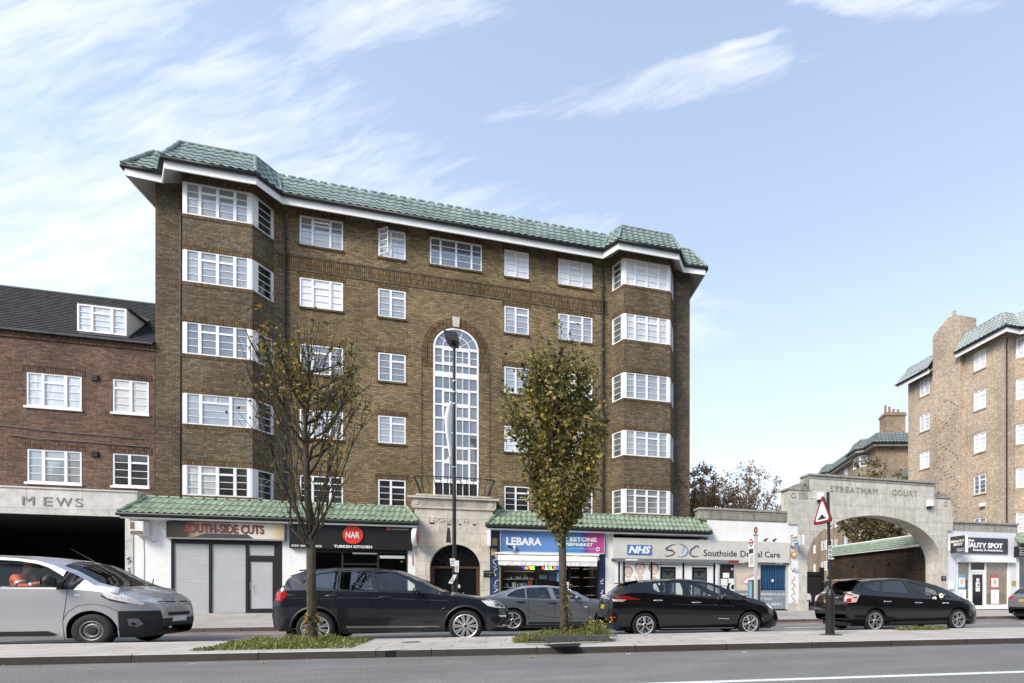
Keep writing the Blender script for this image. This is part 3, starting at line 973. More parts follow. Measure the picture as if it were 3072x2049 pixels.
for z, h in ((SC - 0.05, 0.12), (11.45, 0.09), (10.90, 0.24), (10.30, 0.09), (9.62, 0.07), (9.00, 0.08), (8.35, 0.09), (7.72, 0.07), (7.05, 0.07), (6.12, 0.12), (SB, 0.10)):
    sw.box(-SW + 0.075, SW - 0.075, 0.006, 0.095, z, z + h)
for z0, z1, cas in ((11.54, 12.17, 1), (11.14, 11.45, 0), (10.39, 10.90, 0), (9.69, 10.30, 1), (9.08, 9.62, 1), (8.44, 9.00, 0), (7.79, 8.35, 0), (7.12, 7.72, 1), (6.24, 7.05, 1), (5.52, 6.12, 0)):
    xs_ = [-0.56, -0.28, 0.0, 0.28, 0.56]
    for xx in xs_:
        t_ = 0.045 if (cas and abs(xx) > 0.5) else 0.015
        sw.box(xx - t_, xx + t_, 0.012, 0.09, z0, z1)
    if cas:
        for s in (-1, 1):
            sw.box(s * 0.045, s * 0.515, 0.0, 0.08, z1 - 0.05, z1 - 0.002); sw.box(s * 0.045, s * 0.515, 0.0, 0.08, z0 + 0.002, z0 + 0.05)
    if cas and z1 > 11.9:
        sw.box(-0.9, 0.9, 0.03, 0.07, (z0 + z1) / 2 - 0.012, (z0 + z1) / 2 + 0.012)
swo = sw.build('stair_window', 'window_white', flats)
gp = MB(); gp.prism([(p[0] * 0.97, SC + (p[1] - SC) * 0.97) for p in arc] + [(-SW + 0.02, 6.1), (SW - 0.02, 6.1)], 0.06, 0.07, 'y')
gp.build('pane', 'pane_dim', swo)
MB().box(-SW + 0.02, SW - 0.02, 0.06, 0.07, SB, 6.15).build('pane', 'pane_dark', swo)
# drain pipes
for x_ in (-6.75, 6.70):
    dp = MB()
    dp.tube([(x_, -0.55, 17.2), (x_, -0.30, 17.0), (x_ + 0.02, -0.09, 16.55), (x_ + 0.02, -0.09, 4.9)], 0.05, 8)
    for z in (16.0, 14.2, 12.4, 10.6, 8.8, 7.0, 5.4):
        dp.tube([(x_ + 0.02, -0.09, z), (x_ + 0.02, -0.09, z + 0.10)], 0.066, 8)
    dp.build('drainpipe', 'black_metal', flats, smooth=True, angle=40)
cb_ = MB()
cb_.tube([(10.47, -0.03, 16.9), (10.48, -0.03, 12), (10.50, -0.03, 8.0), (10.52, -0.03, 6.6)], 0.012, 5)
cb_.tube([(10.30, -0.04, 6.7), (10.65, -0.03, 6.9), (10.9, -0.03, 6.65), (11.1, -0.03, 6.5)], 0.014, 5)
cb_.tube([(-10.40, -0.03, 17.0), (-10.42, -0.03, 5.0)], 0.014, 5)
cb_.build('cable', 'black_metal', flats)
# roof
pe = [(-11.9, 12.0), (-11.9, -0.75), (-10.72, -0.75), (-10.18, -1.62), (-7.17, -1.62), (-6.62, -0.75), (6.62, -0.75), (7.17, -1.62), (10.18, -1.62), (10.72, -0.75), (11.9, -0.75), (11.9, 12.0)]
pt = [(-11.28, 12.0), (-11.28, 0.0), (-10.36, 0.0), (-10.0, -0.80), (-7.52, -0.80), (-7.02, 0.02), (7.02, 0.02), (7.52, -0.80), (10.0, -0.80), (10.36, 0.0), (11.28, 0.0), (11.28, 12.0)]
pw = [(-W_, 12.0), (-W_, 0), (-10.36, 0), (-9.92, -.87), (-7.594, -.87), (-7.155, 0), (7.155, 0), (7.594, -.87), (9.92, -.87), (10.36, 0), (W_, 0), (W_, 12.0)]
roof_eaves(flats, pe, pw, pt, [(11.2, 12.0), (-11.2, 12.0)], 'tile_roof')
# balcony at the foot of the stair window
bl = MB()
for s in (-1, 1):
    bl.tube([(s * 1.68, -0.62, 6.20), (s * 1.52, -0.60, 5.85), (s * 1.40, -0.55, 5.47)], 0.045, 6)
bl.tube([(-1.66, -0.62, 6.20), (-1.3, -0.95, 6.17), (0, -1.1, 6.16), (1.3, -0.95, 6.17), (1.68, -0.62, 6.20)], 0.022, 6)
for i in range(11):
    t_ = -1 + 2 * i / 10
    y_ = -0.95 - 0.15 * (1 - t_ * t_)
    bl.tube([(t_ * 1.40, y_, 6.17), (t_ * 1.30, y_ + 0.05, 5.85), (t_ * 1.24, y_ + 0.22, 5.46)], 0.014, 5)
bl.lathe([(0.27, -0.012), (0.27, 0.012), (0.245, 0.012), (0.245, -0.012), (0.27, -0.012)], (0.10, -1.08, 5.83), 24, 'y')
bl.build('balcony_rail', 'black_metal', flats)
for x_, z_ in ((-5.35, 15.55), (3.62, 14.65), (4.1, 14.62), (4.05, 11.9), (-3.9, 14.6)):
    MB().box(x_ - .11, x_ + .11, -0.008, 0.02, z_ - .07, z_ + .06).build('air_brick', 'brick_red', flats)
# ---------------------------------------------------------------- portal of the flats
SY = -1.30
po = MB()
DR, DSP, DTOP = 1.02, 2.24, 3.24       # doorway half width, springing, crown
darc = [(DR * math.cos(PI * i / 24) + 0.07, DSP + (DTOP - DSP) * math.sin(PI * i / 24)) for i in range(25)]
out_ = [(1.50, 0.1), (1.50, 4.05), (1.64, 4.05), (1.64, 4.73), (-1.54, 4.73), (-1.54, 4.05), (-1.50, 4.05), (-1.50, 0.1)]
po.prism([(DR + 0.07, 0.1)] + out_[:1] + out_[1:] + [(-DR + 0.07, 0.1)] + list(reversed(darc)), SY, SY + 0.45, 'y')
portal = po.build('entrance_portal', 'portland', flats)
pc = MB()
pc.box(-1.62, 1.72, SY - 0.06, 0.0, 4.74, 4.80)
pc.box(-1.66, 1.76, SY - 0.02, 0.0, 4.81, 5.15)
pc.box(-1.80, 1.90, SY - 0.14, 0.0, 5.16, 5.24); pc.box(-1.45, 1.55, SY - 0.16, 0.0, 5.245, 5.32)
for i in range(58):
    x_ = -1.28 + i * 0.046
    pc.box(x_, x_ + 0.024, SY - 0.035, SY - 0.02, 4.86, 5.12)
for x_ in (-1.46, 1.56):
    pc.lathe([(0.001, -0.03), (0.10, -0.03), (0.13, 0.0)], (x_, SY - 0.02, 4.98), 20, 'y')
pc.build('cornice', 'portland', portal)
lt = MB()
lettering(lt, 'LEIGHAM', -0.98, 0.16, 4.16, 4.36, SY - 0.001, 0.025)
lettering(lt, 'HALL', 0.40, 1.02, 4.15, 4.35, SY - 0.001, 0.025)
lt.build('carved_lettering', 'band_stone', portal)
mat('soot_stain', (0.035, 0.030, 0.025), 0.95, var=0.5, vscale=14)
st_ = MB()
st_.prism([(-0.30, 3.30), (-0.09, 3.30), (-0.14, 3.92), (-0.24, 3.95)], SY - 0.004, SY - 0.002, 'y')
for a_, b_, z_ in ((-0.95, -0.75, 4.07), (-0.25, -0.08, 4.04), (0.22, 0.32, 4.06), (0.80, 0.92, 4.06)):
    st_.box(a_, b_, SY - 0.004, SY - 0.002, z_, z_ + 0.06)
st_.build('stain', 'soot_stain', portal)
# the dark timber door with its fanlight
mat('door_wood', (0.075, 0.032, 0.018), 0.45, var=0.35, vscale=9)
mat('dark_glass', (0.008, 0.009, 0.010), 0.08, var=0.0)
dr = MB()
for x0_, x1_ in ((-0.95, -0.80), (-0.03, 0.16), (0.93, 1.09)):
    dr.box(x0_, x1_, SY + 0.30, SY + 0.38, 0.25, 2.20)
dr.box(-0.95, 1.09, SY + 0.28, SY + 0.38, 2.205, 2.30)
for x0_, x1_ in ((-0.80, -0.03), (0.16, 0.93)):
    dr.box(x0_, x1_, SY + 0.32, SY + 0.37, 0.25, 0.60)
dro = dr.build('entrance_door', 'door_wood', flats)
MB().prism(darc + [(-DR + 0.07, 0.2), (DR + 0.07, 0.2)], SY + 0.345, SY + 0.355, 'y').build('pane', 'dark_glass', dro)
fl = MB()
for i in range(1, 8):
    a_ = PI * i / 8
    fl.tube([(0.07 + 0.2 * math.cos(a_), SY + 0.33, DSP + 0.07 + 0.2 * math.sin(a_)), (0.07 + 0.98 * math.cos(a_), SY + 0.33, DSP + 0.07 + 0.9 * math.sin(a_))], 0.010, 4)
for rr in (0.35, 0.62, 0.86):
    fl.tube([(0.07 + rr * math.cos(PI * i / 16), SY + 0.33, DSP + 0.07 + rr * 0.93 * math.sin(PI * i / 16)) for i in range(17)], 0.009, 4)
fl.build('fanlight', 'black_metal', dro)
MB().box(0.34, 0.42, SY + 0.26, SY + 0.29, 1.02, 1.16).build('handle', 'grey_metal', dro)

# ---------------------------------------------------------------- green tiled canopies over the shops
def canopy(xl, xr, hl, hr, name='canopy_roof'):
    t = MB()
    yt, ye, zt, ze = -0.88, -1.72, 4.80, 4.08
    a, b, c, d = (xl, ye, ze), (xr, ye, ze), (xl + hl, yt, zt), (xr - hr, yt, zt)
    tiled(t, a, b, c, d, rows=3, tile=0.225, amp=0.045, sag=0.03, step=0.035)
    hip(t, (a[0] + .02, a[1], a[2] + 0.05), (c[0], c[1], c[2] + 0.03), 0.075); hip(t, (b[0] - .02, b[1], b[2] + 0.05), (d[0], d[1], d[2] + 0.03), 0.075)
    hip(t, (c[0], c[1], c[2] + 0.02), (d[0], d[1], d[2] + 0.02), 0.06)
    if hl: tiled(t, (xl, -0.8, ze), a, (xl + hl, -0.8, zt), c, rows=3, tile=0.225, amp=0.04, sag=0.0)
    if hr: tiled(t, b, (xr, -0.8, ze), d, (xr - hr, -0.8, zt), rows=3, tile=0.225, amp=0.04, sag=0.0)
    o = t.build(name, 'tile_canopy', flats, smooth=True, angle=50)
    MB().box(xl + hl, xr - hr, -0.9, -0.02, 4.66, 4.74).build('canopy_deck', 'slate', o)
    g = MB(); g.tube([(xl - .02, ye - 0.04, ze - 0.05), (xr + .02, ye - 0.04, ze - 0.05)], 0.065, 8)
    g.box(xl + .03, xr - .03, ye + 0.04, ye + 0.10, ze - 0.14, ze - 0.03)
    g.build('gutter', 'gutter_black', o)
    s = MB(); s.box(xl + .08, xr - .08, ye + 0.10, -1.0, ze - 0.20, ze - 0.145)
    s.box(xl + .05, xr - .05, ye + 0.03, ye + 0.10, ze - 0.20, ze - 0.145)
    s.build('soffit', 'white_paint', o)
    return o
canopy(-11.45, -1.33, 0.42, 0.58)
canopy(1.36, 11.75, 0.52, 0.25)
mat('pier_backing', (0.05, 0.047, 0.043), 0.9, var=0.2)
MB().box(-11.4, -1.5, -0.95, -0.05, 3.85, 4.655).build('shop_lintel', 'pier_backing', flats)
MB().box(1.68, 11.6, -0.95, -0.05, 3.85, 4.655).build('shop_lintel', 'pier_backing', flats)

# ---------------------------------------------------------------- brick neighbour on the left
nb = thing('terrace_building', 'low red brown brick building with slate roof, dormer and dark vehicle opening', 'building', (-16, 0, 0))
nm = MB()
NW = [(-15.24, -13.57, 'triple', 'pane_net', 8.20, 9.48), (-12.61, -11.45, 'double_m', 'pane_cream', 8.20, 9.50), (-15.22, -13.57, 'triple', 'pane_sky', 5.33, 6.58), (-12.61, -11.44, 'double', 'pane_dark', 5.33, 6.60)]
LX = -24.0
NW2 = [(-18.6, -17.0, 'triple', 'pane_sky', 8.20, 9.48), (-18.6, -17.0, 'triple', 'pane_sky', 5.33, 6.58)]
wall_grid(nm, wall_basis((0, -0.02, 0), 1, 0), LX, -11.245, 4.9, 11.0, [(a, b, z0, z1) for a, b, k, g, z0, z1 in NW + NW2])
nm.add([(LX, -0.02, 4.9), (LX, 9, 4.9), (LX, 9, 11.0), (LX, -0.02, 11.0)], [(0, 1, 2, 3)])
nm.build('wall', 'brick_red', nb)
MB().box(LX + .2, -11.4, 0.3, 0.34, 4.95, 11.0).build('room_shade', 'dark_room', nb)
for a, b, k, g, z0, z1 in NW + NW2:
    window(nb, wall_basis((0, -0.02, 0), 1, 0), a, b, z0, z1, k, g, 3, 'brick_red_soldier', 'white_paint', rec=0.06, lin_h=0.26)
nr = MB()
nr.add([(LX, -0.16, 10.98), (-11.25, -0.16, 10.98), (-11.25, 2.55, 13.72), (LX, 2.55, 13.72), (-11.25, 5.3, 10.98), (LX, 5.3, 10.98)], [(0, 1, 2, 3), (3, 2, 4, 5)])
for i in range(26):
    t0_, t1_ = i / 26, (i + 1) / 26
    y0_, z0_ = lerp(-0.16, 2.55, t0_), lerp(10.98, 13.72, t0_)
    nr.box(LX, -11.25, y0_ - 0.02, y0_ + 0.10, z0_ + 0.012, z0_ + 0.034)
nr.box(LX, -11.25, -0.2, -0.12, 10.93, 10.985)
nro = nr.build('roof', 'slate', nb)
MB().tube([(LX, 2.55, 13.72), (-11.25, 2.55, 13.72)], 0.09).build('ridge', 'slate', nro)
dm = MB()
dm.prism([(0.0, 11.14), (1.5, 12.55), (0.0, 12.30)], -13.64, -12.15, 'x')
dmo = dm.build('dormer', 'white_paint', nb)
window(dmo, lambda p: Vector((p.x, -0.10 + p.y, p.z)), -13.66, -12.12, 11.19, 12.24, 'triple', 'pane_net', 3, edge=0.06, mull=0.08, name='dormer_window')
cop = MB(); cop.box(-13.75, -12.05, -0.10, 1.4, 12.245, 12.30); cop.build('dormer_roof', 'slate', dmo)
cap_ = MB(); cap_.box(LX, -11.25, -0.07, 0.05, 10.72, 10.93); cap_.build('brick_cap', 'brick_red_soldier', nb)
# ground floor band with cut letters and the vehicle opening
gb = MB()
gb.box(LX, -11.17, -1.20, -0.03, 3.98, 4.90)
gb.box(LX, -11.13, -1.24, -0.03, 4.905, 4.96)
gb.box(LX, -21.0, -1.20, -0.4, 0.2, 3.975)
gbo = gb.build('stone_band', 'band_stone', nb)
lt = MB()
for ch, a, b in (('M', -14.52, -14.18), ('E', -13.92, -13.67), ('W', -13.56, -13.10), ('S', -13.02, -12.78), ('T', -15.44, -15.16), ('R', -16.05, -15.78)):
    lettering(lt, ch, a, b, 4.29, 4.61, -1.199, 0.02)
lt.build('carved_lettering', 'cut_letters', gbo)
op = MB()
op.box(-20.9, -11.5, 6.0, 6.1, 0.2, 4.0); op.box(-20.9, -11.5, -1.1, 6.0, 3.90, 3.97); op.box(-11.52, -11.47, -1.15, 6.0, 0.2, 3.9); op.box(-21.0, -20.9, -1.1, 6, 0.2, 3.9)
op.box(-20.9, -11.52, -1.0, 6.0, 0.43, 0.44)
op.build('vehicle_opening', 'dark_room', nb)
for z_ in (9.46, 6.51):
    v_ = MB(); v_.box(-13.25, -13.03, -0.08, 0.0, z_ - .11, z_ + .11)
    for k in range(4): v_.box(-13.24, -13.04, -0.10, -0.08, z_ - .09 + k * .05, z_ - .065 + k * .05)
    v_.build('vent', 'black_metal', nb)
cw = MB()
cw.tube([(-16.5, -0.05, 7.42), (-14.6, -0.06, 7.30), (-13.6, -0.05, 7.26), (-11.5, -0.05, 7.21)], 0.014, 5)
cw.tube([(-15.7, -0.05, 7.05), (-15.0, -0.08, 6.98), (-14.0, -0.06, 6.97), (-11.4, -0.05, 6.90)], 0.018, 5)
cw.build('cable', 'black_metal', nb)

# ---------------------------------------------------------------- stone arch over the court drive
ar = thing('stone_archway', 'weathered pale stone archway spanning the drive between dentist and beauty shop', 'archway', (21.3, -1, 0))
AY = -1.40
CX, HW, SPR, CRN = 21.36, 4.22, 2.75, 5.29
el = [(CX + HW * math.cos(PI * i / 48), SPR + (CRN - SPR) * (math.sin(PI * i / 48) ** 0.92)) for i in range(49)]
outl = [(CX + HW, 0.1), (26.02, 0.1), (26.02, 3.2), (26.02, 4.62), (26.40, 4.62), (26.42, 5.2), (26.24, 6.36), (25.15, 6.42), (25.15, 7.17), (17.30, 7.19), (17.30, 6.44), (16.07, 6.40), (16.07, 4.66), (16.62, 4.66), (16.68, 0.1), (CX - HW, 0.1)]
am = MB(); am.prism(outl + list(reversed(el)), AY, AY + 0.75, 'y')
body_ = am.build('arch_wall', 'arch_stone', ar)
rb = MB()
for r_, y_, dy in ((0.0, AY + 0.76, 0.30), (0.16, AY + 1.07, 0.25)):
    p_ = [(CX + (HW + 0.5) * math.cos(PI * i / 40), SPR + (CRN + 0.5 - SPR) * math.sin(PI * i / 40)) for i in range(41)]
    q_ = [(CX + (HW + .05 + r_) * math.cos(PI * i / 40), SPR + (CRN + .05 + r_ - SPR) * math.sin(PI * i / 40)) for i in range(40, -1, -1)]
    rb.prism([(p_[0][0], 0.1)] + p_ + [(p_[-1][0], 0.1), (q_[0][0], 0.1)] + q_ + [(q_[-1][0], 0.1)], y_, y_ + dy, 'y')
rb.build('inner_rib', 'arch_stone', ar)
cpg = MB()
cpg.box(17.22, 25.22, AY - 0.08, AY + 0.85, 7.19, 7.30); cpg.box(17.26, 25.18, AY - 0.03, AY + 0.80, 7.06, 7.185)
cpg.box(15.98, 17.29, AY - 0.05, AY + 0.8, 6.41, 6.49); cpg.box(25.16, 26.30, AY - 0.05, AY + 0.8, 6.42, 6.49)
for s, x0_ in ((1, 16.30), (-1, 26.10)):
    pts = [(0, 6.50), (0.95, 6.50), (0.95, 7.12), (0.80, 7.05), (0.62, 6.86), (0.42, 6.74), (0.22, 6.72), (0.05, 6.62)]
    cpg.prism([(x0_ + s * p[0], p[1]) for p in pts], AY + 0.02, AY + 0.5, 'y')
    cpg.lathe([(0.09, -0.05), (0.16, -0.05), (0.17, 0.0)], (x0_ + s * 0.72, AY + 0.02, 6.66), 16, 'y')
for x_ in (16.34, 25.9):
    cpg.lathe([(0.10, -0.025), (0.14, -0.025), (0.15, 0.0)], (x_, AY, 6.12), 18, 'y')
cpg.build('coping', 'coping_stone', ar)
grv = MB()
for i in range(8):
    grv.box(16.66 + i * 0.07, 16.70 + i * 0.07, AY - 0.012, AY, 5.95, 6.32)
grv.box(25.30, 25.34, AY - 0.01, AY, 5.4, 6.3)
grv.build('fluting', 'coping_stone', ar)
lt = MB()
lettering(lt, 'STREATHAM', 18.50, 21.42, 6.43, 6.74, AY - 0.001, 0.03, spacing=1.15)
lt.build('carved_lettering', 'coping_stone', ar); lt = MB()
lettering(lt, 'COURT', 22.32, 23.98, 6.43, 6.75, AY - 0.001, 0.03, spacing=1.2)
lt.build('carved_lettering', 'coping_stone', ar)
for a, b, c in ((16.62, 17.19, .72), (25.56, 26.06, .62)): MB().box(a, b, AY - 0.06, AY + 0.85, 0.1, c).build('plinth', 'arch_stone', ar)
for x_, z_ in ((17.68, 5.84), (24.55, 5.80)):
    sl_ = thing('security_light', 'white box floodlight on the arch, ' + ('beside the triangular road sign' if x_ < 20 else 'at the right end near the beauty shop'), 'light', (x_ + .15, AY - .1, z_), 'floodlights on the stone arch')
    m_ = MB(); m_.bbox(x_, x_ + 0.32, AY - 0.24, AY - 0.03, z_ + 0.10, z_ + 0.46, 0.02); m_.build('housing', 'white_paint', sl_)
    m_ = MB(); m_.prism([(AY - 0.24, z_ + 0.095), (AY - 0.05, z_ + 0.095), (AY - 0.05, z_ - 0.02)], x_ + .02, x_ + .30, 'x'); m_.build('lamp', 'black_metal', sl_)
    m_ = MB(); m_.box(x_ + .1, x_ + .22, AY - .035, AY - .001, z_ + .1, z_ + .3); m_.tube([(x_ + (0.3 if x_ > 20 else 0), AY - 0.02, z_ + .2), (x_ + (.62 if x_ > 20 else -.4), AY - 0.02, z_ + .2)], 0.012, 5); m_.build('bracket', 'white_paint', sl_)
pl_ = thing('name_plate', 'small dark plate on the right arch pier', 'plate', (25.7, AY, 1.95))
MB().box(25.60, 25.92, AY - 0.03, AY - 0.002, 1.82, 2.07).build('plate', 'black_frame', pl_)
m_ = MB(); m_.box(25.66, 25.86, AY - .034, AY - .03, 1.97, 1.99); m_.box(25.69, 25.83, AY - .034, AY - .03, 1.90, 1.92); m_.build('lettering', 'pole_grey', pl_)

# ---------------------------------------------------------------- tiled court wall seen through the arch
cwall = thing('garden_wall', 'dark brick court wall with sloping green tiled top, seen through the arch', 'wall', (26.2, 4, 0))
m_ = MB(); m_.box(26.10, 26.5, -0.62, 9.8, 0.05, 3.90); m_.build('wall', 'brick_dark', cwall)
t_ = MB(); tiled(t_, (25.85, 9.9, 3.98), (25.85, -0.60, 3.98), (26.35, 9.9, 4.62), (26.35, -0.60, 4.62), rows=4, tile=0.24, amp=0.04, sag=0.02)
t_.build('tile_coping', 'tile_canopy', cwall, smooth=True, angle=50)
m_ = MB(); m_.box(25.86, 26.3, -0.60, 9.9, 3.905, 3.975); m_.tube([(26.38, 9.9, 4.66), (26.38, -0.60, 4.66)], 0.07, 8); m_.build('white_trim', 'white_paint', cwall)
m_ = MB()
for y_ in (6.9, 3.3): m_.box(25.98, 26.1, y_ - .06, y_ + .06, 3.0, 3.12)
m_.build('wall_lamp', 'black_metal', cwall)

# ---------------------------------------------------------------- right hand block of flats
WX, WY = 32.2, 0.42
wing = thing('apartment_building', 'sandy brick block of flats paled by painted-in glare, with tall chimney and diamond brick pattern, right edge', 'apartment building', (36, 4, 0))
sb = wall_basis((WX, WY, 0), 0, -1)     # left flank, u runs towards the street (u = WY - y)
fb2 = wall_basis((WX, WY, 0), 1, 0)
GY = [(-6.86, -5.94), (-2.17, -1.26)]   # two window columns by u
wm = MB()
hs = []
for (a, b) in GY:
    for z0, z1 in ROWS: hs.append((a, b, z0 - .06, z1 - .06))
wall_grid(wm, sb, -8.05, 0.0, 0.1, 17.6, hs)
wall_grid(wm, fb2, 0, 20, 4.2, 17.6, [])
wm.add([(WX, WY + 8.05, 0.1), (WX + 9, WY + 8.05, 0.1), (WX + 9, WY + 8.05, 17.35), (WX, WY + 8.05, 17.35)], [(0, 3, 2, 1)])
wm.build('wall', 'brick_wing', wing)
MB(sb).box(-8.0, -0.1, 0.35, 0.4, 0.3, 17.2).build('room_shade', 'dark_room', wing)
for gi, (a, b) in enumerate(GY):
    for i, (z0, z1) in enumerate(ROWS):
        window(wing, sb, a, b, z0 - .06, z1 - .06, 'double', ['pane_net', 'pane_net', 'pane_blind', 'pane_sky', 'pane_sky'][i] if gi == 0 else ['pane_blind', 'pane_blind', 'pane_blind', 'pane_dim', 'pane_sky'][i], 3,
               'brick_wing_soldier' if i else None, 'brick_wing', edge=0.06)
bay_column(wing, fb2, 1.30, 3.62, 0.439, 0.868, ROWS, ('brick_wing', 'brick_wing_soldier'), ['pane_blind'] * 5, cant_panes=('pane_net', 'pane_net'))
# chimney breast with dark diamond headers
cm = MB(sb)
cm.box(-5.35, -2.98, -0.28, 0.1, 0.1, 17.9)
cm.box(-2.98, -2.62, -0.20, 0.1, 0.1, 13.6)
cm.prism([(-5.35, 17.9), (-2.98, 17.9), (-2.98, 20.0), (-3.2, 20.12), (-3.9, 20.35), (-4.15, 20.3), (-5.35, 19.7)], -0.28, 1.1, 'y')
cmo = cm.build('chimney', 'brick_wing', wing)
dmd = MB(sb)
import itertools
uc0, uw = -4.16, 1.08
def zig(z):
    return abs(((z - 11.2) / 1.72 + .5) % 2 - 1)
zz_ = 4.2
while zz_ < 14.6:
    for s in (1, -1):
        u_ = uc0 + s * uw * (2 * zig(zz_) - 1) * 1.0
        if -5.3 < u_ < -3.05: dmd.box(u_ - 0.05, u_ + 0.05, -0.288, -0.27, zz_, zz_ + 0.075)
    zz_ += 0.225
mat('dark_header', (0.055, 0.045, 0.042), 0.9, var=0.2)
dmd.build('diamond_pattern', 'dark_header', cmo)
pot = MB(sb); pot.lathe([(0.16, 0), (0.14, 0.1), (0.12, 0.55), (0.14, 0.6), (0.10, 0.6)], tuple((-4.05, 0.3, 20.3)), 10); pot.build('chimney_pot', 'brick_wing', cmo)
# eave pieces: from the far corner to the chimney, then round the near corner and bay
roof_eaves(wing, [(WX - 0.68, WY + 8.6), (WX - 0.68, WY + 5.4)], [(WX, WY + 8.05), (WX, WY + 5.4)], [(WX - 0.05, WY + 8.0), (WX - 0.05, WY + 5.38)], [(WX + 2, WY + 5.38), (WX + 2, WY + 8.0)], 'tile_wing', 17.42, 18.45)
roof_eaves(wing, [(WX - 0.68, WY + 3.1), (WX - 0.68, WY - 0.70), (WX + 0.55, WY - 0.70), (WX + 1.05, WY - 1.57), (WX + 4.0, WY - 1.57), (WX + 4.5, WY - 0.70), (WX + 15, WY - 0.70)],
           [(WX, WY + 2.98), (WX, WY), (WX + .86, WY), (WX + 1.30, WY - .87), (WX + 3.62, WY - .87), (WX + 4.06, WY), (WX + 15, WY)],
           [(WX - 0.05, WY + 2.9), (WX - 0.05, WY + 0.0), (WX + 0.9, WY + 0.0), (WX + 1.3, WY - 0.75), (WX + 3.7, WY - 0.75), (WX + 4.2, WY + 0.0), (WX + 15, WY)], [(WX + 15, WY + 2.9)], 'tile_wing', 17.5, 18.66)
pp = MB(sb); pp.tube([(0.25, 0.0, 17.0), (0.25, -0.06, 16.6), (0.25, -0.06, 4.5)], 0.04, 6); pp.build('drainpipe', 'brick_dark', wing)
m_ = MB(sb); m_.bbox(-1.62, -1.26, -0.2, 0.0, 6.75, 7.0, 0.02); m_.build('extract_vent', 'white_paint', wing)

# ---------------------------------------------------------------- far court block, turned a little to the street
def cbk(depth, lat): return Vector((2.241, -25.106, 0)) + Vector((FW[0], FW[1], 0)) * depth + Vector((RT[0], RT[1], 0)) * lat
ctb = thing('apartment_building', 'long brown brick court block with bays, receding behind the archway', 'apartment building', tuple(cbk(70, 26)))
o_ = cbk(92, 24.9)
cb2 = wall_basis(o_, -FW[0], -FW[1])     # u from the far end (0) towards the viewer (35)
CRW = [(15.6, 16.85), (12.75, 14.0), (9.9, 11.15), (7.05, 8.3), (4.2, 5.45)]
wm = MB(); hs = []
cols_ = [5.0, 9.5, 13.5, 17.5, 22.5, 26.0, 29.4]
for c_ in cols_:
    for z0, z1 in CRW: hs.append((c_ - .55, c_ + .55, z0, z1))
wall_grid(wm, cb2, 0, 35, 0, 17.4, hs)
p_ = cb2(Vector((35, 0, 0))); q_ = cb2(Vector((35, 9, 0)))
wm.add([(p_.x, p_.y, 0), (q_.x, q_.y, 0), (q_.x, q_.y, 17.4), (p_.x, p_.y, 17.4)], [(0, 1, 2, 3)])
wm.build('wall', 'brick_court', ctb)
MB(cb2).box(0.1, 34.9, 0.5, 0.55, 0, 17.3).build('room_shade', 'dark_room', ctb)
for c_ in cols_:
    for z0, z1 in CRW:
        window(ctb, cb2, c_ - .55, c_ + .55, z0, z1, 'double', rnd.choice(['pane_net', 'pane_sky', 'pane_dim']), 2, edge=0.09, mull=0.12)
for u_ in (20.0, 31.4):
    bw_ = MB(cb2); bw_.prism([(u_ - 1.3, 0), (u_ - .9, -.8), (u_ + .9, -.8), (u_ + 1.3, 0)], 0, 17.2, 'z')
    bw_.build('bay_wall', 'brick_court', ctb)
for u_ in (20.0, 31.4):
    for z0, z1 in CRW:
        wb_ = lambda p, u_=u_: cb2(Vector((u_ - .9 + p.x, -0.80 + p.y - 0.05, p.z)))
        window(ctb, wb_, 0, 1.8, z0, z1, 'triple', 'pane_sky', 2, edge=0.09, mull=0.12, name='bay_window')
        sb_ = wall_basis(cb2(Vector((u_ + .9, -.8, 0))), *[( -RT[0] * -0.9 - FW[0] * .45), (-RT[1] * -0.9 - FW[1] * .45)])
        window(ctb, lambda p, sb_=sb_: sb_(Vector((p.x, p.y - 0.05, p.z))), 0.04, 0.85, z0, z1, 'single', 'pane_dim', 2, edge=0.09, name='bay_window')
t_ = MB(); e_ = MB(); g_ = MB()
path_ = [(0, -.7), (18.2, -.7), (18.7, -1.5), (21.3, -1.5), (21.8, -.7), (29.6, -.7), (30.1, -1.5), (32.7, -1.5), (33.2, -.7), (35.7, -.7), (35.7, 9)]
top_ = [(0, 0), (18.7, 0), (19.1, -.7), (20.9, -.7), (21.4, 0), (30.0, 0), (30.4, -.7), (32.4, -.7), (32.9, 0), (35, 0), (35, 9)]
for (a, b), (c, d) in zip(zip(path_, path_[1:]), zip(top_, top_[1:])):
    A = [cb2(Vector((p[0], p[1], 17.5))) for p in (a, b)]; B = [cb2(Vector((p[0], p[1], 18.7))) for p in (c, d)]
    tiled(t_, A[0], A[1], B[0], B[1], rows=4, tile=0.4, amp=0.05)
    g_.tube([A[0] - Vector((0, 0, .1)), A[1] - Vector((0, 0, .1))], 0.1, 6)
ct_roof = t_.build('roof', 'tile_court', ctb, smooth=True, angle=50)
e_ = MB(cb2); e_.prism([(p[0], p[1] + 0.1) for p in path_[:-2]] + [(35.6, -.6), (35.6, 9), (0, 9)], 17.1, 17.38, 'z'); e_.build('eave', 'coping_stone', ctb)
g_.build('gutter', 'gutter_black', ctb)
MB(cb2).prism([(0, 0.02), (35, 0.02), (35, 9), (0, 9)], 18.55, 18.65, 'z').build('roof_deck', 'slate', ctb)
ch_ = MB(cb2); ch_.box(33.4, 34.9, 1.0, 3.2, 17.0, 21.0); ch_.box(33.3, 35.0, 0.9, 3.3, 20.6, 20.8); cho = ch_.build('chimney', 'brick_court', ctb)
mat('terracotta', (0.36, 0.15, 0.08), 0.8, var=0.2)
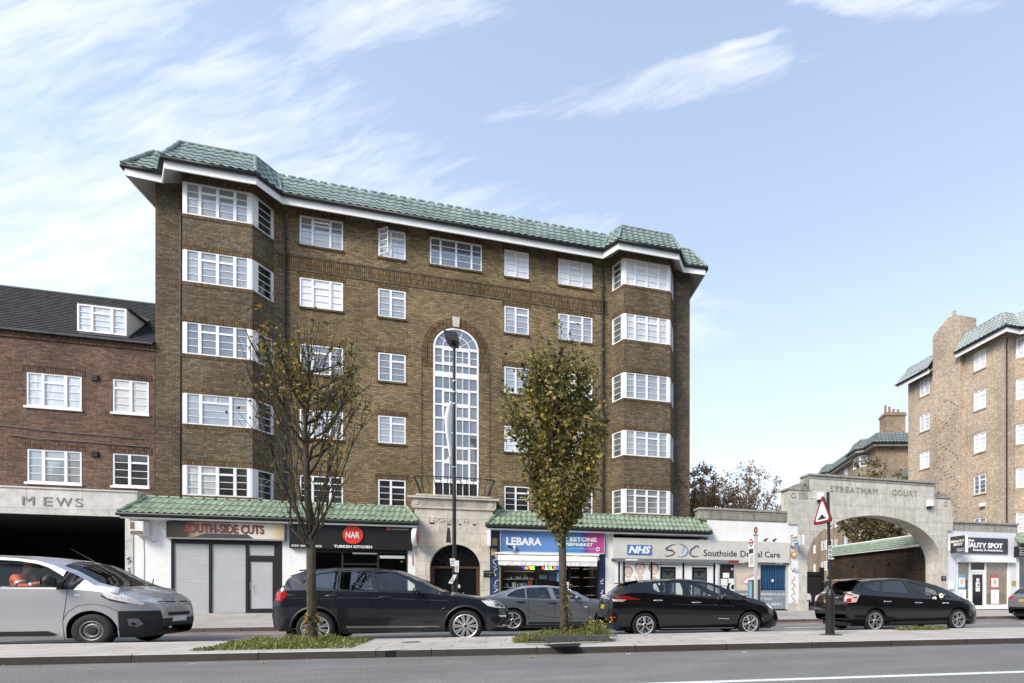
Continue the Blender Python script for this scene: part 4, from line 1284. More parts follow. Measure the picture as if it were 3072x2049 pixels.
for d_, h_ in ((1.3, 0.9), (1.75, 0.75), (2.2, 0.5), (2.7, 0.45)):
    m_ = MB(); c_ = cb2(Vector((34.2, d_, 21.0))); m_.lathe([(0.17, 0), (0.14, 0.1), (0.12, h_), (0.15, h_ + .04), (0.1, h_ + .04)], tuple(c_), 10); m_.build('chimney_pot', 'terracotta', cho)
lw_ = MB(cb2); lw_.box(35.02, 41.0, 2.2, 9.0, 0, 13.0); lw_.build('lower_wing', 'brick_court', ctb)
t_ = MB(); tiled(t_, cb2(Vector((35.02, 1.5, 13.0))), cb2(Vector((41.4, 1.5, 13.0))), cb2(Vector((35.02, 3.0, 14.6))), cb2(Vector((41.0, 3.0, 14.6))), rows=4, tile=0.4, amp=0.05)
t_.build('lower_roof', 'tile_court', ctb, smooth=True, angle=50)

# gate pier and railings inside the court
gp_ = thing('gate_pier', 'brown brick gate pier with stone cap inside the archway', 'gate pier', (21.2, 6.5, 0))
m_ = MB(); m_.box(20.75, 21.65, 6.2, 7.1, 0.1, 3.25); m_.build('pier', 'brick_court', gp_)
m_ = MB(); m_.box(20.68, 21.72, 6.13, 7.17, 3.26, 3.40); m_.box(20.6, 21.8, 6.05, 7.25, 3.41, 3.55); m_.prism([(20.7, 3.56), (21.7, 3.56), (21.2, 3.95)], 6.2, 7.1, 'y'); m_.build('cap', 'brick_red', gp_)
rl_ = thing('iron_railing', 'tall black iron railing beside the gate pier in the court', 'railing', (20, 7, 0))
m_ = MB()
for i in range(16):
    m_.tube([(18.3 + i * 0.15, 6.8, 0.15), (18.3 + i * 0.15, 6.8, 2.0), (18.3 + i * .15, 6.8, 2.12)], [0.014, 0.014, 0.002], 5)
m_.box(18.25, 20.7, 6.78, 6.82, 1.8, 1.84); m_.box(18.25, 20.7, 6.78, 6.82, 0.3, 0.34)
m_.build('bars', 'black_metal', rl_)
gt_ = thing('timber_gate', 'dark closed timber gate right of the gate pier in the court', 'gate', (22.3, 6.8, 0))
m_ = MB()
for i in range(9): m_.box(21.75 + i * .16, 21.9 + i * .16, 6.6, 6.64, 0.15, 2.6)
m_.build('boards', 'shop_dark', gt_)
m_ = MB(); m_.box(21.72, 23.2, 6.55, 6.6, 2.3, 2.42); m_.box(21.72, 23.2, 6.55, 6.6, 0.4, 0.52); m_.box(23.2, 23.45, 6.5, 6.75, 0.1, 2.9); m_.build('frame', 'black_metal', gt_)
# unseen terrace opposite, added tall and dark to darken reflections in car paint
opp = thing('terrace_building', 'dark brick terrace across the road, added out of view to darken car reflections', 'building', (5, -46, 0))
MB().box(-45, 60, -52, -45, 0, 13).build('wall', 'brick_dark', opp)
MB().prism([(-52.4, 13.02), (-44.7, 13.02), (-48.5, 16.3)], -45.3, 60.3, 'x').build('roof', 'slate', opp)
# ================================================================ shop fronts
def plain(name, col, rough=0.5, var=0.06, **k):
    return mat(name, col, rough, var=var, **k)


def grad_panel(name, stops, axis=0, a=0.0, b=1.0, rough=0.35, var=0.15):
    """printed sign panel whose own colours change along one axis"""
    m = bpy.data.materials.new(name); m.use_nodes = True
    t = NT(m.node_tree); bs = t.n['Principled BSDF']; bs.inputs['Roughness'].default_value = rough
    oc = t.node('ShaderNodeTexCoord').outputs['Object']
    s = t.node('ShaderNodeSeparateXYZ'); t.link(oc, s.inputs[0])
    f = t.math('ADD', t.math('DIVIDE', t.math('SUBTRACT', s.outputs[axis], a), b - a), t.math('MULTIPLY', t.math('SUBTRACT', t.noise(oc, 1.6, 3.0), 0.5), var))
    t.link(t.ramp(f, stops), bs.inputs['Base Color'])
    MATS[name] = m


def paper_mat(name, c0, c1):
    m = bpy.data.materials.new(name); m.use_nodes = True
    t = NT(m.node_tree); b = t.n['Principled BSDF']; b.inputs['Roughness'].default_value = 0.45
    oc = t.node('ShaderNodeTexCoord').outputs['Object']
    n = t.noise(oc, 1.5, 3.0, 0.6)
    t.link(t.mix(n, c0, c1), b.inputs['Base Color'])
    mp = t.node('ShaderNodeMapping'); mp.inputs['Rotation'].default_value = (0, 0.5, 0); mp.inputs['Scale'].default_value = (1.2, 1, 4.0); t.link(oc, mp.inputs[0])
    wv = t.node('ShaderNodeTexNoise'); wv.inputs['Scale'].default_value = 1.3; wv.inputs['Distortion'].default_value = 2.5; wv.inputs['Detail'].default_value = 4; t.link(mp.outputs[0], wv.inputs['Vector'])
    bn = t.node('ShaderNodeBump'); bn.inputs['Strength'].default_value = 0.22; bn.inputs['Distance'].default_value = 0.05
    t.link(wv.outputs[0], bn.inputs['Height']); t.link(bn.outputs[0], b.inputs['Normal'])
    MATS[name] = m


paper_mat('window_paper', (0.36, 0.37, 0.385), (0.47, 0.48, 0.50))
plain('sign_black', (0.010, 0.010, 0.011), 0.35)
plain('sign_white', (0.82, 0.82, 0.82), 0.35)
plain('sign_cream', (0.60, 0.575, 0.53), 0.5, 0.10, streaks=0.22)
plain('sign_red', (0.62, 0.045, 0.022), 0.35)
plain('navy', (0.022, 0.040, 0.105), 0.5, 0.25)
plain('nhs_blue', (0.055, 0.19, 0.47), 0.35)
plain('ink_blue', (0.03, 0.035, 0.10), 0.4)
plain('letter_blue', (0.16, 0.32, 0.55), 0.4)
plain('letter_dark', (0.025, 0.025, 0.035), 0.4)
plain('letter_brown', (0.10, 0.035, 0.035), 0.5, 0.3)
plain('letter_edge', (0.42, 0.11, 0.09), 0.5, 0.3)
plain('ochre', (0.42, 0.32, 0.10), 0.7, 0.3)
plain('charcoal', (0.045, 0.046, 0.052), 0.45, 0.12)
plain('skin_print', (0.66, 0.50, 0.42), 0.5, 0.15)
plain('hair_print', (0.20, 0.14, 0.10), 0.5, 0.3)
plain('lip_print', (0.55, 0.26, 0.22), 0.5, 0.2)
plain('wood_slats', (0.52, 0.40, 0.26), 0.5, 0.35, vscale=5)
plain('poster_red', (0.52, 0.09, 0.10), 0.4)
plain('poster_blue', (0.18, 0.36, 0.48), 0.4, 0.2)
plain('teal_print', (0.05, 0.15, 0.18), 0.4, 0.3)
plain('graffiti_blue', (0.05, 0.07, 0.24), 0.5)
plain('lilac_paint', (0.66, 0.67, 0.73), 0.6, 0.05)
grad_panel('barber_print', [(0.0, (0.03, 0.022, 0.018)), (0.16, (0.055, 0.04, 0.03)), (0.24, (0.40, 0.30, 0.18)), (0.42, (0.30, 0.28, 0.27)), (0.6, (0.62, 0.58, 0.52)), (0.85, (0.72, 0.66, 0.55)), (1.0, (0.55, 0.42, 0.22))], 0, -1.92, 1.92)
grad_panel('phone_print', [(0.0, (0.10, 0.21, 0.46)), (1.0, (0.13, 0.27, 0.56))], 0, -2.23, .2)
grad_panel('market_print', [(0.0, (0.05, 0.27, 0.52)), (0.48, (0.05, 0.24, 0.50)), (0.60, (0.09, 0.07, 0.30)), (0.66, (0.40, 0.06, 0.26)), (1.0, (0.50, 0.07, 0.28))], 0, .2, 2.33, var=0.25)
grad_panel('curtain_blue', [(0.0, (0.02, 0.07, 0.22)), (1.0, (0.08, 0.22, 0.45))], 2, 0, 2.2, var=0.5)


def wall_panel(mb, x0, x1, z0, z1, y0=SY, y1=-0.95):
    return mb.box(x0, x1, y0, y1, z0, z1)


def disc(mb, x, z, r, y, d=0.02, n=32, rz=None):
    rz = rz or r
    return mb.prism([(x + r * math.cos(2 * PI * i / n), z + rz * math.sin(2 * PI * i / n)) for i in range(n)], y - d, y, 'y')


def ribbon(mb, pts, w, y, d=0.006):
    """flat brush stroke in the plane y"""
    return mb.tube([(p[0], y, p[1]) for p in pts], w if isinstance(w, list) else [w] * len(pts), 6)


def scribble(mb, x0, x1, z0, z1, n, y, seed, w=0.012):
    r = random.Random(seed); p = []
    for i in range(n):
        t = i / (n - 1)
        p.append((lerp(x0, x1, 0.5 + 0.5 * math.sin(t * 23 + r.random() * 2) * (0.6 + 0.4 * r.random())), lerp(z1, z0, t) + r.uniform(-.05, .05)))
    return ribbon(mb, p, w, y)


# ---- closed barber's at the left
s1 = thing('shop', 'closed shop front with grey papered glazing in black frames between white piers', 'shop front', (-8.4, SY, 0.3))
m_ = MB(); wall_panel(m_, -11.46, -10.06, 0.2, 3.93); wall_panel(m_, -6.39, -5.54, 0.2, 3.93); wall_panel(m_, -10.06, -6.39, 3.60, 3.93)
m_.build('pier', 'white_render', s1)
m_ = MB()
m_.box(-10.05, -6.40, SY + 0.02, SY + 0.14, 3.03, 3.25)
for a, b in ((-10.05, -9.99), (-8.86, -8.78), (-7.65, -7.56), (-6.68, -6.40)):
    m_.box(a, b, SY + 0.02, SY + 0.12, 0.36, 3.028)
m_.box(-9.99, -7.56, SY + 0.025, SY + 0.12, 0.25, 0.355)
m_.box(-7.56, -6.68, SY + 0.03, SY + 0.11, 2.44, 2.61)
s1f = m_.build('frame', 'black_frame', s1)
for a, b in ((-9.99, -8.86), (-8.78, -7.65)):
    MB().box(a, b, SY + 0.07, SY + 0.075, 0.355, 3.03).build('papered_pane', 'window_paper', s1)
MB().box(-7.56, -6.68, SY + 0.07, SY + 0.075, 2.61, 3.03).build('papered_pane', 'window_paper', s1)
m_ = MB(); m_.box(-7.555, -7.50, SY + 0.03, SY + 0.09, 0.36, 2.435); m_.box(-6.74, -6.685, SY + 0.03, SY + 0.09, 0.36, 2.435); m_.box(-7.5, -6.74, SY + 0.03, SY + 0.09, 0.36, 0.52); m_.box(-7.5, -6.74, SY + 0.03, SY + 0.09, 2.38, 2.435)
s1d = m_.build('door', 'black_frame', s1)
MB().box(-7.5, -6.74, SY + 0.06, SY + 0.065, 0.52, 2.38).build('papered_pane', 'window_paper', s1d)
m_ = MB(); m_.tube([(-7.47, SY - 0.03, 1.25), (-7.47, SY - 0.03, 1.55)], 0.012, 6); m_.build('handle', 'grey_metal', s1d)
m_ = MB(); m_.tube([(-10.9, SY - 0.01, 3.2), (-10.88, SY - .01, 2.4), (-10.9, SY - .01, 0.6)], 0.008, 4); m_.tube([(-10.75, SY - 0.01, 3.2), (-10.6, SY - .01, 3.05), (-10.45, SY - .01, 3.12)], 0.008, 4); m_.build('cable', 'grey_metal', s1)
m_ = MB(); m_.box(-11.455, -11.22, SY - 0.03, SY - 0.002, 0.3, 3.85); m_.build('corner_post', 'band_stone', s1)
m_ = MB(); scribble(m_, -11.42, -11.25, 2.2, 2.5, 12, SY - 0.034, 3); scribble(m_, -11.42, -11.25, 1.7, 2.1, 12, SY - 0.034, 4); m_.build('graffiti', 'letter_dark', s1)
sg = thing('shop_sign', 'brown to cream printed fascia sign with red edged lettering above the papered shop', 'sign', (-8.2, SY, 3.5))
m_ = MB(); m_.bbox(-10.12, -6.28, -1.48, SY - 0.005, 3.24, 3.85, 0.012); m_.build('panel', 'barber_print', sg)
m_ = MB(); m_.box(-10.16, -6.24, -1.50, SY, 3.19, 3.235); m_.box(-6.275, -6.24, -1.50, SY, 3.24, 3.85); m_.build('trim', 'grey_metal', sg)
m_ = MB(); lettering(m_, 'SOUTH-SIDE CUTS', -9.53, -6.94, 3.43, 3.77, -1.481, 0.012, bold=0.035); m_.build('lettering_edge', 'letter_edge', sg)
m_ = MB(); lettering(m_, 'SOUTH-SIDE CUTS', -9.55, -6.96, 3.44, 3.78, -1.494, 0.012, bold=0.0); m_.build('lettering', 'letter_brown', sg)
m_ = MB(); m_.prism([(-9.25, 3.26), (-7.3, 3.26), (-7.5, 3.41), (-8.9, 3.41)], -1.49, -1.481, 'y'); m_.build('print_band', 'charcoal', sg)
bx = thing('projecting_sign', 'small worn white box sign on the pier beside the vehicle opening', 'sign', (-10.9, SY, 3.5))
m_ = MB(); m_.bbox(-11.10, -10.68, SY - 0.42, SY - 0.02, 3.28, 3.78, 0.03); m_.build('box', 'white_brickwork', bx)
m_ = MB(); m_.box(-11.08, -10.70, SY - 0.425, SY - 0.421, 3.30, 3.42); m_.box(-11.08, -10.95, SY - 0.425, SY - 0.421, 3.48, 3.75); m_.build('print', 'hair_print', bx)

# ---- black fronted restaurant
s2 = thing('shop', 'black fronted restaurant with dark glazing and white side pier, behind the dark SUV', 'shop front', (-3.7, SY, 0.3))
m_ = MB()
m_.box(-5.53, -1.80, SY + 0.02, SY + 0.12, 2.79, 2.92)
for x_ in (-5.53, -4.30, -2.98, -1.87):
    m_.box(x_, x_ + 0.07, SY + 0.02, SY + 0.12, 0.3, 2.788)
m_.box(-5.46, -1.87, SY + 0.025, SY + 0.1, 0.3, 0.75); m_.box(-4.23, -2.98, SY + 0.03, SY + 0.1, 2.30, 2.36)
m_.build('frame', 'black_frame', s2)
MB().box(-5.46, -1.87, SY + 0.06, SY + 0.064, 0.75, 2.79).build('pane', 'shop_glass', s2)
m_ = MB(); m_.box(-5.5, -1.8, 3.0, 3.05, 0.3, 3.0); m_.box(-5.55, -5.5, -1.0, 3.0, 0.3, 3.0); m_.box(-1.8, -1.75, -1.0, 3.0, .3, 3.0); m_.box(-5.5, -1.8, -1.1, 3.0, 2.93, 2.97); m_.box(-5.5, -1.8, -1.1, 3.0, 0.28, 0.33)
m_.build('interior', 'shop_dark', s2)
m_ = MB(); m_.box(-3.89, -2.98, SY + 0.0, SY + 0.03, 2.74, 2.80); m_.box(-2.87, -1.92, SY - 0.0, SY + 0.04, 2.58, 2.70); m_.build('vent', 'pole_grey', s2)
m_ = MB(); m_.box(-2.1, -1.98, SY + .05, SY + .055, 2.44, 2.48)
for i in range(9): m_.box(-3.75 + i * .17, -3.75 + i * .17 + 0.10, 0.6, 0.62, 1.9 + 0.12 * (i % 3), 2.05 + 0.12 * (i % 2))
m_.build('interior_print', 'hair_print', s2)
m_ = MB(); lettering(m_, 'MANGAL', -3.2, -2.4, 2.12, 2.24, 0.4, 0.01); m_.v = []; m_.f = []
wall_panel(m_, -1.80, -1.505, 0.2, 3.93); m_.build('pier', 'white_brickwork', s2)
m_ = MB(); m_.box(-1.62, -1.58, SY - .02, SY - .001, 2.3, 2.75); m_.build('conduit', 'terracotta', s2)
sg = thing('shop_sign', 'long black fascia sign with a red disc and white lettering', 'sign', (-3.8, SY, 3.4))
m_ = MB(); m_.bbox(-6.09, -1.62, -1.48, SY - 0.005, 2.92, 3.90, 0.012); m_.build('panel', 'sign_black', sg)
m_ = MB(); disc(m_, -3.815, 3.50, 0.375, -1.482, 0.05, 40, 0.37); m_.build('disc', 'sign_red', sg)
m_ = MB(); lettering(m_, 'NAR', -4.07, -3.57, 3.37, 3.62, -1.534, 0.012, bold=0.008); m_.build('logo_lettering', 'sign_white', sg); m_ = MB()
lettering(m_, 'TURKISH KITCHEN', -4.51, -3.12, 2.97, 3.08, -1.482, 0.012, bold=0.03)
m_.build('lettering', 'sign_white', sg); m_ = MB(); lettering(m_, '020 8677 1202', -6.01, -4.94, 2.975, 3.06, -1.482, 0.012, bold=0.01)
m_.build('phone_number', 'sign_white', sg); m_ = MB(); lettering(m_, 'narturkishkitchen', -2.42, -1.74, 3.76, 3.82, -1.482, 0.008); m_.build('lettering', 'sign_white', sg)
m_ = MB(); m_.bbox(-2.57, -2.45, -1.492, -1.482, 3.73, 3.85, 0.004); m_.build('social_mark', 'poster_red', sg)
pj = thing('projecting_sign', 'round white drum sign on the corner beside the stone portal', 'sign', (-1.5, -1.7, 3.45), 'lightbox signs either side of the portal')
m_ = MB(); m_.lathe([(0.001, -0.09), (0.34, -0.09), (0.365, -0.06), (0.365, 0.06), (0.34, 0.09), (0.001, 0.09)], (-1.46, -1.66, 3.46), 32, 'x'); m_.build('drum', 'sign_white', pj, smooth=True, angle=40)
m_ = MB(); m_.lathe([(0.001, 0.0), (0.32, 0.0), (0.32, 0.004)], (-1.366, -1.66, 3.46), 32, 'x'); m_.build('face', 'letter_edge', pj)
m_ = MB(); m_.box(-1.48, -1.44, -1.33, -1.28, 3.2, 3.75); m_.build('bracket', 'black_metal', pj)

# ---- blue fronted supermarket
s3 = thing('shop', 'navy fronted supermarket with stocked window shelves, behind the grey saloon', 'shop front', (4.1, SY, 0.3))
m_ = MB(); wall_panel(m_, 1.505, 1.93, 0.2, 3.93); wall_panel(m_, 6.33, 6.62, 0.2, 3.93); wall_panel(m_, 1.94, 6.32, 2.85, 3.93); m_.build('pier', 'navy', s3)
m_ = MB(); wall_panel(m_, 6.63, 7.02, 0.2, 3.96, SY - 0.01); m_.build('white_pier', 'white_brickwork', s3)
m_ = MB()
for x_ in (1.95, 3.46, 4.95, 6.24):
    m_.box(x_, x_ + 0.08, SY + 0.02, SY + 0.12, 0.28, 2.84)
m_.box(2.03, 3.46, SY + 0.025, SY + .1, 0.28, 0.75); m_.box(3.54, 4.95, SY + .025, SY + .1, .28, .75)
m_.build('frame', 'black_frame', s3)
m_ = MB(); m_.box(1.915, 1.948, SY - 0.02, SY + 0.1, 0.3, 2.3); m_.build('edge_strip', 'ochre', s3)
for a, b in ((2.03, 3.46), (3.54, 4.95)):
    MB().box(a, b, SY + 0.055, SY + 0.06, 0.75, 2.85).build('pane', 'shop_glass', s3)
m_ = MB(); m_.box(1.9, 6.4, 3.2, 3.25, 0.3, 3.0); m_.box(1.88, 1.93, -1.0, 3.2, 0.3, 3.0); m_.box(6.33, 6.38, -1.0, 3.2, .3, 3.0); m_.box(1.9, 6.4, -1.1, 3.2, 2.95, 3.0); m_.box(1.9, 6.4, -1.1, 3.2, 0.26, 0.29); m_.box(2.0, 3.5, -0.45, -0.42, 0.3, 2.8); m_.box(3.5, 4.9, -.6, -.57, .3, 2.3)
m_.build('interior', 'shop_dark', s3)
m_ = MB()
for z_ in (1.40, 1.77, 2.12): m_.box(2.05, 3.42, -1.12, -0.78, z_ - 0.03, z_)
for z_ in (1.02, 1.42): m_.box(3.6, 4.85, -1.12, -0.78, z_ - .03, z_)
for k in range(5): m_.box(5.1, 5.5, -0.8 + k * .02, -0.2, 0.6 + k * .42, 0.62 + k * .42); m_.box(5.85, 6.25, -0.6, 0.4, .6 + k * .42, .62 + k * .42)
m_.build('shelf', 'band_stone', s3)
m_ = MB(); m_.tube([(5.35, -0.2, 2.62), (5.75, 1.4, 2.62)], 0.03, 6); m_.tube([(2.2, -.75, 2.55), (3.3, -.75, 2.55)], .02, 6); m_.tube([(3.7, -.8, 2.55), (4.8, -.8, 2.55)], .02, 6)
m_.build('strip_light', mat('tube_light', (0.9, 0.88, 0.8), 0.5, var=0, emit=(1, 0.93, 0.8), estr=14.0), s3)
GOODS = [mat('goods_%s' % n, c, 0.5, var=0.15) for n, c in (('white', (.62, .62, .60)), ('cream', (.55, .48, .38)), ('orange', (.55, .12, .04)), ('blue', (.12, .25, .42)), ('green', (.10, .22, .12)), ('dark', (.04, .04, .05)))]
gr = random.Random(11)
def goods(x0, x1, z, hmin, hmax, pal, label, name, cat, group, y=-0.98):
    x = x0; k = 0
    while x < x1:
        w_ = gr.uniform(0.045, 0.11); h_ = gr.uniform(hmin, hmax)
        mi = gr.choice(pal)
        m_ = MB(); m_.bbox(x, x + w_, y - gr.uniform(0.05, .12), y + .06, z + 0.001, z + h_, 0.006)
        o = m_.build(name, GOODS[mi], None)
        tag(o, ('%s packet standing on the %s of the supermarket window' % (('white', 'cream', 'orange', 'blue', 'green', 'dark')[mi], label)), cat, group)
        x += w_ + gr.choice((0.004, 0.006, 0.05))
goods(2.2, 3.38, 1.77, 0.06, 0.14, [0, 0, 1, 5], 'middle shelf', 'packet', 'packet', 'goods on the middle window shelf')
goods(2.45, 3.05, 1.40, 0.16, 0.22, [0, 0, 3], 'lower shelf', 'packet', 'packet', 'goods on the lower window shelf')
goods(2.78, 3.0, 1.905, 0.06, 0.1, [4, 5], 'middle shelf top', 'packet', 'packet', 'goods on the middle window shelf')
tag(MB().bbox(3.13, 3.34, -1.08, -0.9, 1.402, 1.69, 0.01).build('box', GOODS[2]), 'bright orange box at the end of the lower supermarket window shelf', 'box')
tag(MB().bbox(2.13, 2.30, -1.06, -0.94, 1.402, 1.56, 0.01).build('box', GOODS[3]), 'small blue box at the left end of the lower supermarket window shelf', 'box')
for i, (x0, x1, z0, z1, mm, lb) in enumerate(((3.62, 3.97, 1.76, 1.96, 'teal_print', 'teal framed poster in the middle supermarket window'), (4.05, 4.36, 1.70, 2.12, 'navy', 'dark blue poster in the middle supermarket window'),
                                              (4.40, 4.62, 1.66, 2.08, 'poster_blue', 'pale blue poster beside the dark blue one in the supermarket window'), (4.78, 5.03, 1.30, 1.64, 'sign_white', 'white notice by the supermarket doorway'), (4.78, 5.03, 0.95, 1.27, 'lilac_paint', 'lower white notice by the supermarket doorway'))):
    tag(MB().box(x0, x1, SY + 0.04, SY + 0.05, z0, z1).build('poster', mm), lb, 'poster')
# lit lettering in the window
NEON = [('V', (0.05, 0.1, 1.0)), ('A', (1, .35, .05)), ('P', (1, .1, .05)), ('E', (1, .8, .1)), ('S', (.3, 1, .15))]
ne = thing('neon_sign', 'small multicoloured lit vape sign at the left in the supermarket window', 'neon sign', (3.15, -1.1, 2.25), 'lit window signs')
x = 2.90
for i, (ch, c) in enumerate(NEON):
    mat('neon_%d' % i, c, 0.4, var=0, emit=c, estr=3.0)
    m_ = MB(); lettering(m_, ch, x, x + 0.10, 2.19, 2.33, SY + 0.10, 0.02, bold=0.02); m_.build('letter', 'neon_%d' % i, ne); x += 0.108
ne2 = thing('neon_sign', 'longer multicoloured lit sign in the middle supermarket window', 'neon sign', (4.3, -1.1, 2.25), 'lit window signs')
x = 3.76
for i, ch in enumerate('R&ELIQUID'):
    c = [(1, .08, .05), (1, 1, 1), (.1, 1, .2), (1, .9, .2), (1, .1, .05), (.1, .2, 1), (.9, .2, 1), (1, .2, .05), (1, .05, .05)][i]
    mat('neon2_%d' % i, c, 0.4, var=0, emit=c, estr=3.0)
    m_ = MB(); lettering(m_, ch, x, x + 0.105, 2.19, 2.33, SY + 0.10, 0.02, bold=0.02); m_.build('letter', 'neon2_%d' % i, ne2); x += 0.124
m_ = MB()
for a, b, c, d, sd_ in ((1.62, 1.86, 1.9, 2.6, 5), (1.62, 1.88, 1.2, 1.7, 6), (6.38, 6.58, 1.55, 1.8, 7), (6.38, 6.56, 1.0, 1.3, 8)):
    scribble(m_, a, b, c, d, 10, SY - 0.004, sd_, 0.014)
m_.build('graffiti', 'sign_white', s3)
m_ = MB(); m_.box(1.60, 1.82, SY - 0.03, SY - 0.002, 3.22, 3.55); m_.box(1.56, 1.80, SY - 0.03, SY - 0.002, 2.78, 3.08); m_.build('fuse_box', 'ochre', s3)
sg = thing('shop_sign', 'wide blue and pink supermarket fascia sign with white lettering', 'sign', (4.2, SY, 3.4))
m_ = MB(); m_.box(1.97, 4.395, -1.47, SY - 0.005, 2.97, 3.86); m_.build('blue_panel', 'phone_print', sg)
m_ = MB(); m_.box(4.40, 6.53, -1.47, SY - 0.005, 2.97, 3.86); m_.build('pink_panel', 'market_print', sg)
m_ = MB(); lettering(m_, 'LEBARA', 2.20, 3.72, 3.24, 3.59, -1.471, 0.015, bold=0.04)
m_.build('lettering', 'sign_white', sg); m_ = MB(); lettering(m_, 'MILESTONE', 4.47, 6.19, 3.47, 3.67, -1.471, 0.012, bold=0.04); lettering(m_, 'SUPERMARKET', 4.47, 6.01, 3.26, 3.41, -1.471, 0.012, bold=0.03)
lettering(m_, 'FRUIT & VEG | MOBILE ACCESSORIES | OFF LICENCE', 4.45, 6.13, 3.12, 3.165, -1.471, 0.006)
disc(m_, 6.25, 3.14, 0.09, -1.471, 0.008, 24); m_.build('lettering', 'sign_white', sg)
m_ = MB(); disc(m_, 6.25, 3.14, 0.045, -1.48, 0.006, 20); m_.build('mark', 'letter_dark', sg)
m_ = MB(); m_.box(1.93, 1.968, -1.48, SY, 2.93, 3.9); m_.box(6.532, 6.56, -1.48, SY, 2.93, 3.9); m_.box(1.968, 6.532, -1.48, SY, 2.925, 2.965); m_.build('trim', 'pole_grey', sg)
fd = thing('floodlight', 'small floodlight on an arm in front of the blue sign', 'light', (2.5, -1.6, 3.1))
m_ = MB(); m_.prism([(2.25, 3.24), (2.50, 3.09), (2.47, 3.04), (2.30, 3.10)], -1.85, -1.65, 'y'); m_.build('head', 'black_metal', fd)
m_ = MB(); m_.tube([(2.47, -1.75, 3.06), (2.53, -1.7, 3.12), (2.55, -1.48, 3.0)], 0.02, 6); m_.box(2.5, 2.58, -1.62, -1.48, 2.97, 3.2); m_.build('arm', 'sign_white', fd)
aw = thing('awning', 'white rolled up shop awning under the blue sign', 'awning', (4.0, -1.6, 2.6))
m_ = MB(); m_.bbox(1.72, 6.30, -1.62, SY - 0.01, 2.83, 2.91, 0.015); m_.build('cover', 'sign_white', aw)
m_ = MB(); m_.prism([(-1.48, 2.80), (-1.70, 2.77), (-1.78, 2.66), (-1.80, 2.55), (-1.78, 2.54), (-1.74, 2.60), (-1.60, 2.62), (-1.48, 2.62)], 1.84, 6.18, 'x'); m_.build('cloth', 'white_paint', aw)
m_ = MB(); n_ = 60
vs = []
for i in range(n_ + 1):
    x = lerp(1.86, 6.16, i / n_)
    dy = 0.012 * math.sin(i * 0.9) + 0.008 * math.sin(i * 2.3)
    vs += [(x, -1.775, 2.56), (x, -1.76 + dy, 2.34 + 0.006 * math.sin(i * 1.3))]
m_.add(vs, [(2 * i, 2 * i + 2, 2 * i + 3, 2 * i + 1) for i in range(n_)]); m_.build('valance', 'white_paint', aw)
m_ = MB()
for x_ in (1.76, 6.24): m_.tube([(x_, -1.5, 2.86), (x_ + .02, -1.75, 2.62)], 0.02, 6)
m_.build('arm', 'pole_grey', aw)
pj = thing('projecting_sign', 'rectangular white lightbox sign between the portal and the blue sign', 'sign', (1.5, -1.6, 3.5), 'lightbox signs either side of the portal')
m_ = MB(); m_.bbox(1.42, 1.56, -1.85, -1.33, 3.16, 3.84, 0.03); m_.build('box', 'sign_white', pj)
m_ = MB(); m_.box(1.46, 1.52, -1.34, -1.29, 3.3, 3.7); m_.build('bracket', 'black_metal', pj)
np_ = thing('name_plate', 'dark engraved plate on the right side of the portal', 'plate', (1.5, SY, 2))
MB().box(1.24, 1.66, SY - 0.03, SY - 0.002, 1.83, 2.12).build('plate', 'black_frame', np_)
m_ = MB(); lettering(m_, 'LEIGHAM HALL', 1.28, 1.62, 2.01, 2.05, SY - 0.031, 0.003); lettering(m_, '1 - 48', 1.38, 1.52, 1.90, 1.94, SY - 0.031, 0.003); m_.build('lettering', 'pole_grey', np_)

# ---- dentist
s4 = thing('shop', 'white dental surgery front with printed windows and long pale fascia, left of the arch', 'shop front', (11.5, SY, 0.3))
m_ = MB(); wall_panel(m_, 11.70, 16.62, 3.72, 4.70, -1.32); wall_panel(m_, 16.10, 16.66, 0.62, 3.715, -1.40); wall_panel(m_, 7.02, 16.09, 3.30, 3.715, -1.30); wall_panel(m_, 7.03, 7.40, 0.2, 3.29, -1.30)
m_.build('wall', 'white_render', s4)
m_ = MB(); m_.box(16.08, 16.70, -1.43, -0.95, 0.15, 0.615); m_.build('plinth', 'arch_stone', s4)
m_ = MB(); m_.box(11.30, 16.20, -1.28, -0.6, 4.78, 5.22); m_.box(11.24, 16.22, -1.34, -0.55, 5.225, 5.32); m_.box(11.4, 16.2, -1.24, -0.6, 4.70, 4.775)
for i in range(90):
    if i % 18 != 17: m_.box(11.75 + i * 0.049, 11.775 + i * 0.049, -1.295, -1.28, 4.82, 5.19)
m_.build('parapet', 'coping_stone', s4)
m_ = MB()
for x_ in (7.42, 9.25, 10.9, 12.30, 13.12, 14.50, 16.0):
    m_.box(x_, x_ + 0.07, SY + 0.03, SY + 0.12, 0.30, 2.55)
m_.box(7.42, 16.07, SY + .025, SY + .12, 2.555, 2.64); m_.box(16.072, 16.10, -1.36, -1.2, 0.3, 2.55); m_.build('frame', 'pole_grey', s4)
m_ = MB(); m_.box(12.2, 12.30, -1.36, SY + .02, 0.3, 2.55); m_.box(15.98, 16.06, -1.36, SY - .002, 0.3, 2.55); m_.build('shutter_guide', 'pole_grey', s4)
for a, b, mm in ((7.49, 9.25, 'sign_white'), (9.32, 10.9, 'sign_white'), (10.97, 12.2, 'sign_white')):
    MB().box(a, b, SY + 0.07, SY + 0.075, 0.30, 2.555).build('pane', mm, s4)
